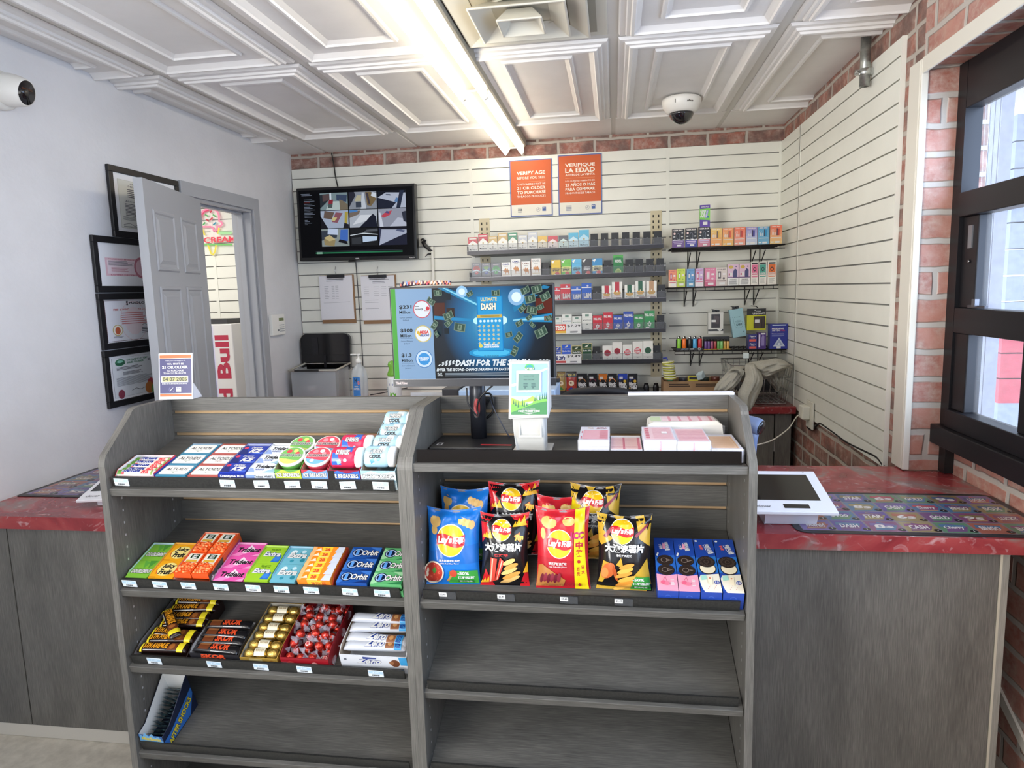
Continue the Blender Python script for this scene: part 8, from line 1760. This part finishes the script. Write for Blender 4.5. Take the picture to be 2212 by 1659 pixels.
# hand sanitiser
p = PY(779, 853, 3.95); t = thing('sanitizer_bottle', 'clear pump bottle of hand sanitizer with a blue label on the back worktop', 'pump bottle', M=T(p.x, 3.95, ZB))
zz = lambda y: PY(779, y, 3.95).z-ZB; r0 = .050
q = B(); q.lathe([(r0*.9, 0), (r0, .006), (r0, zz(812)), (r0*.9, zz(800)), (r0*.6, zz(792)), (r0*.28, zz(786)), (r0*.28, zz(782))], mat('D4DCE2', .05, 0, 0, .42), n=28, sy=.7); q.build('bottle', t)
q = B(); c = Cv(q, (0, 0, 0), (.06, 0, 0), (0, 0, .1), warp=lambda x, y, l: Vector(((r0+l)*math.sin(-.75+1.05*x), -(r0+l)*.7*math.cos(-.75+1.05*x), .004+(zz(813)-.004)*y)), tol=.02); c.fill(K('3A7EC8', .35)); c.rect(.28, .78, .6, .96, K('1E2A3A', .4)); c.disc(.8, .78, .12, K('E07A6A', .4)); c.text('HAND', .25, .62, .75, .67, W_, .03); c.text('SANITIZER', .12, .52, .88, .59, W_, .03); c.rect(.55, 0, 1, .3, K('C8DCEC', .4)); q.build('label', t)
q = B(); q.lathe([(.016, zz(784)), (.018, zz(782)), (.016, zz(776)), (.006, zz(774)), (.006, zz(768)), (.012, zz(766)), (.012, zz(764))], K('ECECE8', .35), n=18); q.box(-.048, -.006, zz(767), .0, .006, zz(764), K('ECECE8', .35)); q.build('pump', t)
# green spray bottle
p = PY(846, 853, 3.98); t = thing('spray_bottle', 'green and white spray cleaner bottle, half hidden by the monitor', 'spray bottle', M=T(p.x+.02, 3.98, ZB)); zz = lambda y: PY(846, y, 3.98).z-ZB
q = B(); q.lathe([(.040, 0), (.042, .01), (.042, zz(818)), (.036, zz(812))], K('E4E8E8', .3), n=24); c = Cv(q, (0, 0, 0), (.06, 0, 0), (0, 0, .1), warp=lambda x, y, l: Vector(((.042+l)*math.sin(-1.2+2.2*x), -(.042+l)*math.cos(-1.2+2.2*x), .01+(zz(820)-.01)*y)), tol=.02); c.rect(.35, .75, .8, .85, K('2A3A8A', .4)); c.poly([(.3, 0), (.7, .1), (.8, .4), (.4, .45)], K('6AB83A', .4)); c.rect(.05, .2, .2, .7, K('B8C8D0', .4)); q.build('bottle', t)
q = B(); q.lathe([(.034, zz(814)), (.040, zz(808)), (.026, zz(796)), (.034, zz(788)), (.028, zz(782)), (.012, zz(779))], K('7AB83E', .3), n=22); q.build('spray_cap', t)
cord('worktop_cord', 'thin black lead lying across the worktop behind the spray bottle', [PY(800, 853, 4.0), PY(830, 848, 4.0), PY(855, 842, 4.0), PY(880, 838, 4.02)], .003, M_BLK)  # plain thin black cord lying on the worktop
# small card holder and blue box beneath the monitor
p = PY(905, 853, 3.3); 
q = B(); a = PY(887, 848, 2.3); b2 = PY(958, 848, 2.3); q.box(a.x, 2.3, .762, b2.x, 2.302, a.z, mat('D6D8DC', .1, 0, 0, .55)); q.box(a.x+.03, 2.304, .762, b2.x-.03, 2.32, a.z-.005, K('C8D4CC', .3)); tag(q.build('card_holder'), 'clear acrylic card holder on the counter below the left of the monitor', 'card holder')
a = PY(953, 846, 2.25); b2 = PY(1200, 846, 2.25)
t = thing('receipt_printer', 'black and pale blue till machine on the counter below the monitor', 'till machine', M=T(a.x, 2.25, .7625)); w = b2.x-a.x; h = a.z-.7625
q = B(); q.box(.06, 0, .03, w, .2, h+.004, K('A8C0DC', .3)); q.build('tray', t, bevel=.004); q = B(); q.box(.0, .01, 0, .058, .2, h+.008, K('2A2A2E', .4)); q.box(.06, .02, 0, w, .18, .029, K('2A2A2E', .4)); q.box(.08, .18, h+.004, w, .2, h+.018, K('17171A', .4)); q.build('housing', t, bevel=.003)

# office chair behind the counter, its mesh back just showing
cx = (PY(1200, 850, 2.75).x+PY(1388, 850, 2.75).x)/2; zt_ = PY(1300, 839, 2.75).z
t = thing('office_chair', 'black mesh-backed office chair behind the counter, only its top edge showing', 'chair', M=T(cx, 2.95, 0))
BK = mat('1C1C20', .6); q = B(); pts = [(-.18, -.2, zt_-.05), (-.10, -.215, zt_-.012), (0, -.22, zt_-.004), (.10, -.215, zt_-.012), (.18, -.2, zt_-.05), (.2, -.17, .62), (-.2, -.17, .62)]
q.tube(pts, .016, BK, 8, True); q.grid(lambda u, v_: ((-.18+.36*u), -.21+.03*(2*u-1)**2+.02*(1-v_), .62+(zt_-.035*(2*u-1)**2-.015-.62)*v_), 16, 16, mat('26262A', .8)); q.build('backrest', t)
q = B(); q.lathe([(.0001, .42), (.22, .42), (.25, .45), (.24, .50), (.2, .52), (.0001, .525)], BK, n=26); q.build('seat', t)
q = B(); q.cyl((0, 0, .08), (0, 0, .42), .022, mat('3A3A3E', .3, .8)); q.box(-.03, -.2, .44, .03, -.16, .66, BK); q.build('pedestal', t)
for k in range(5):
    an = 2*PI*k/5+.3; q = B(); q.tube([(0, 0, .09), (.27*math.cos(an), .27*math.sin(an), .065)], [.02, .012], BK, 8); q.build('base_arm', t)
    q = B(); q.lathe([(.024, -.012), (.026, -.006), (.026, .006), (.024, .012)], BK, c=(.27*math.cos(an), .27*math.sin(an), .0265), n=16, ax=1); q.build('caster', t)
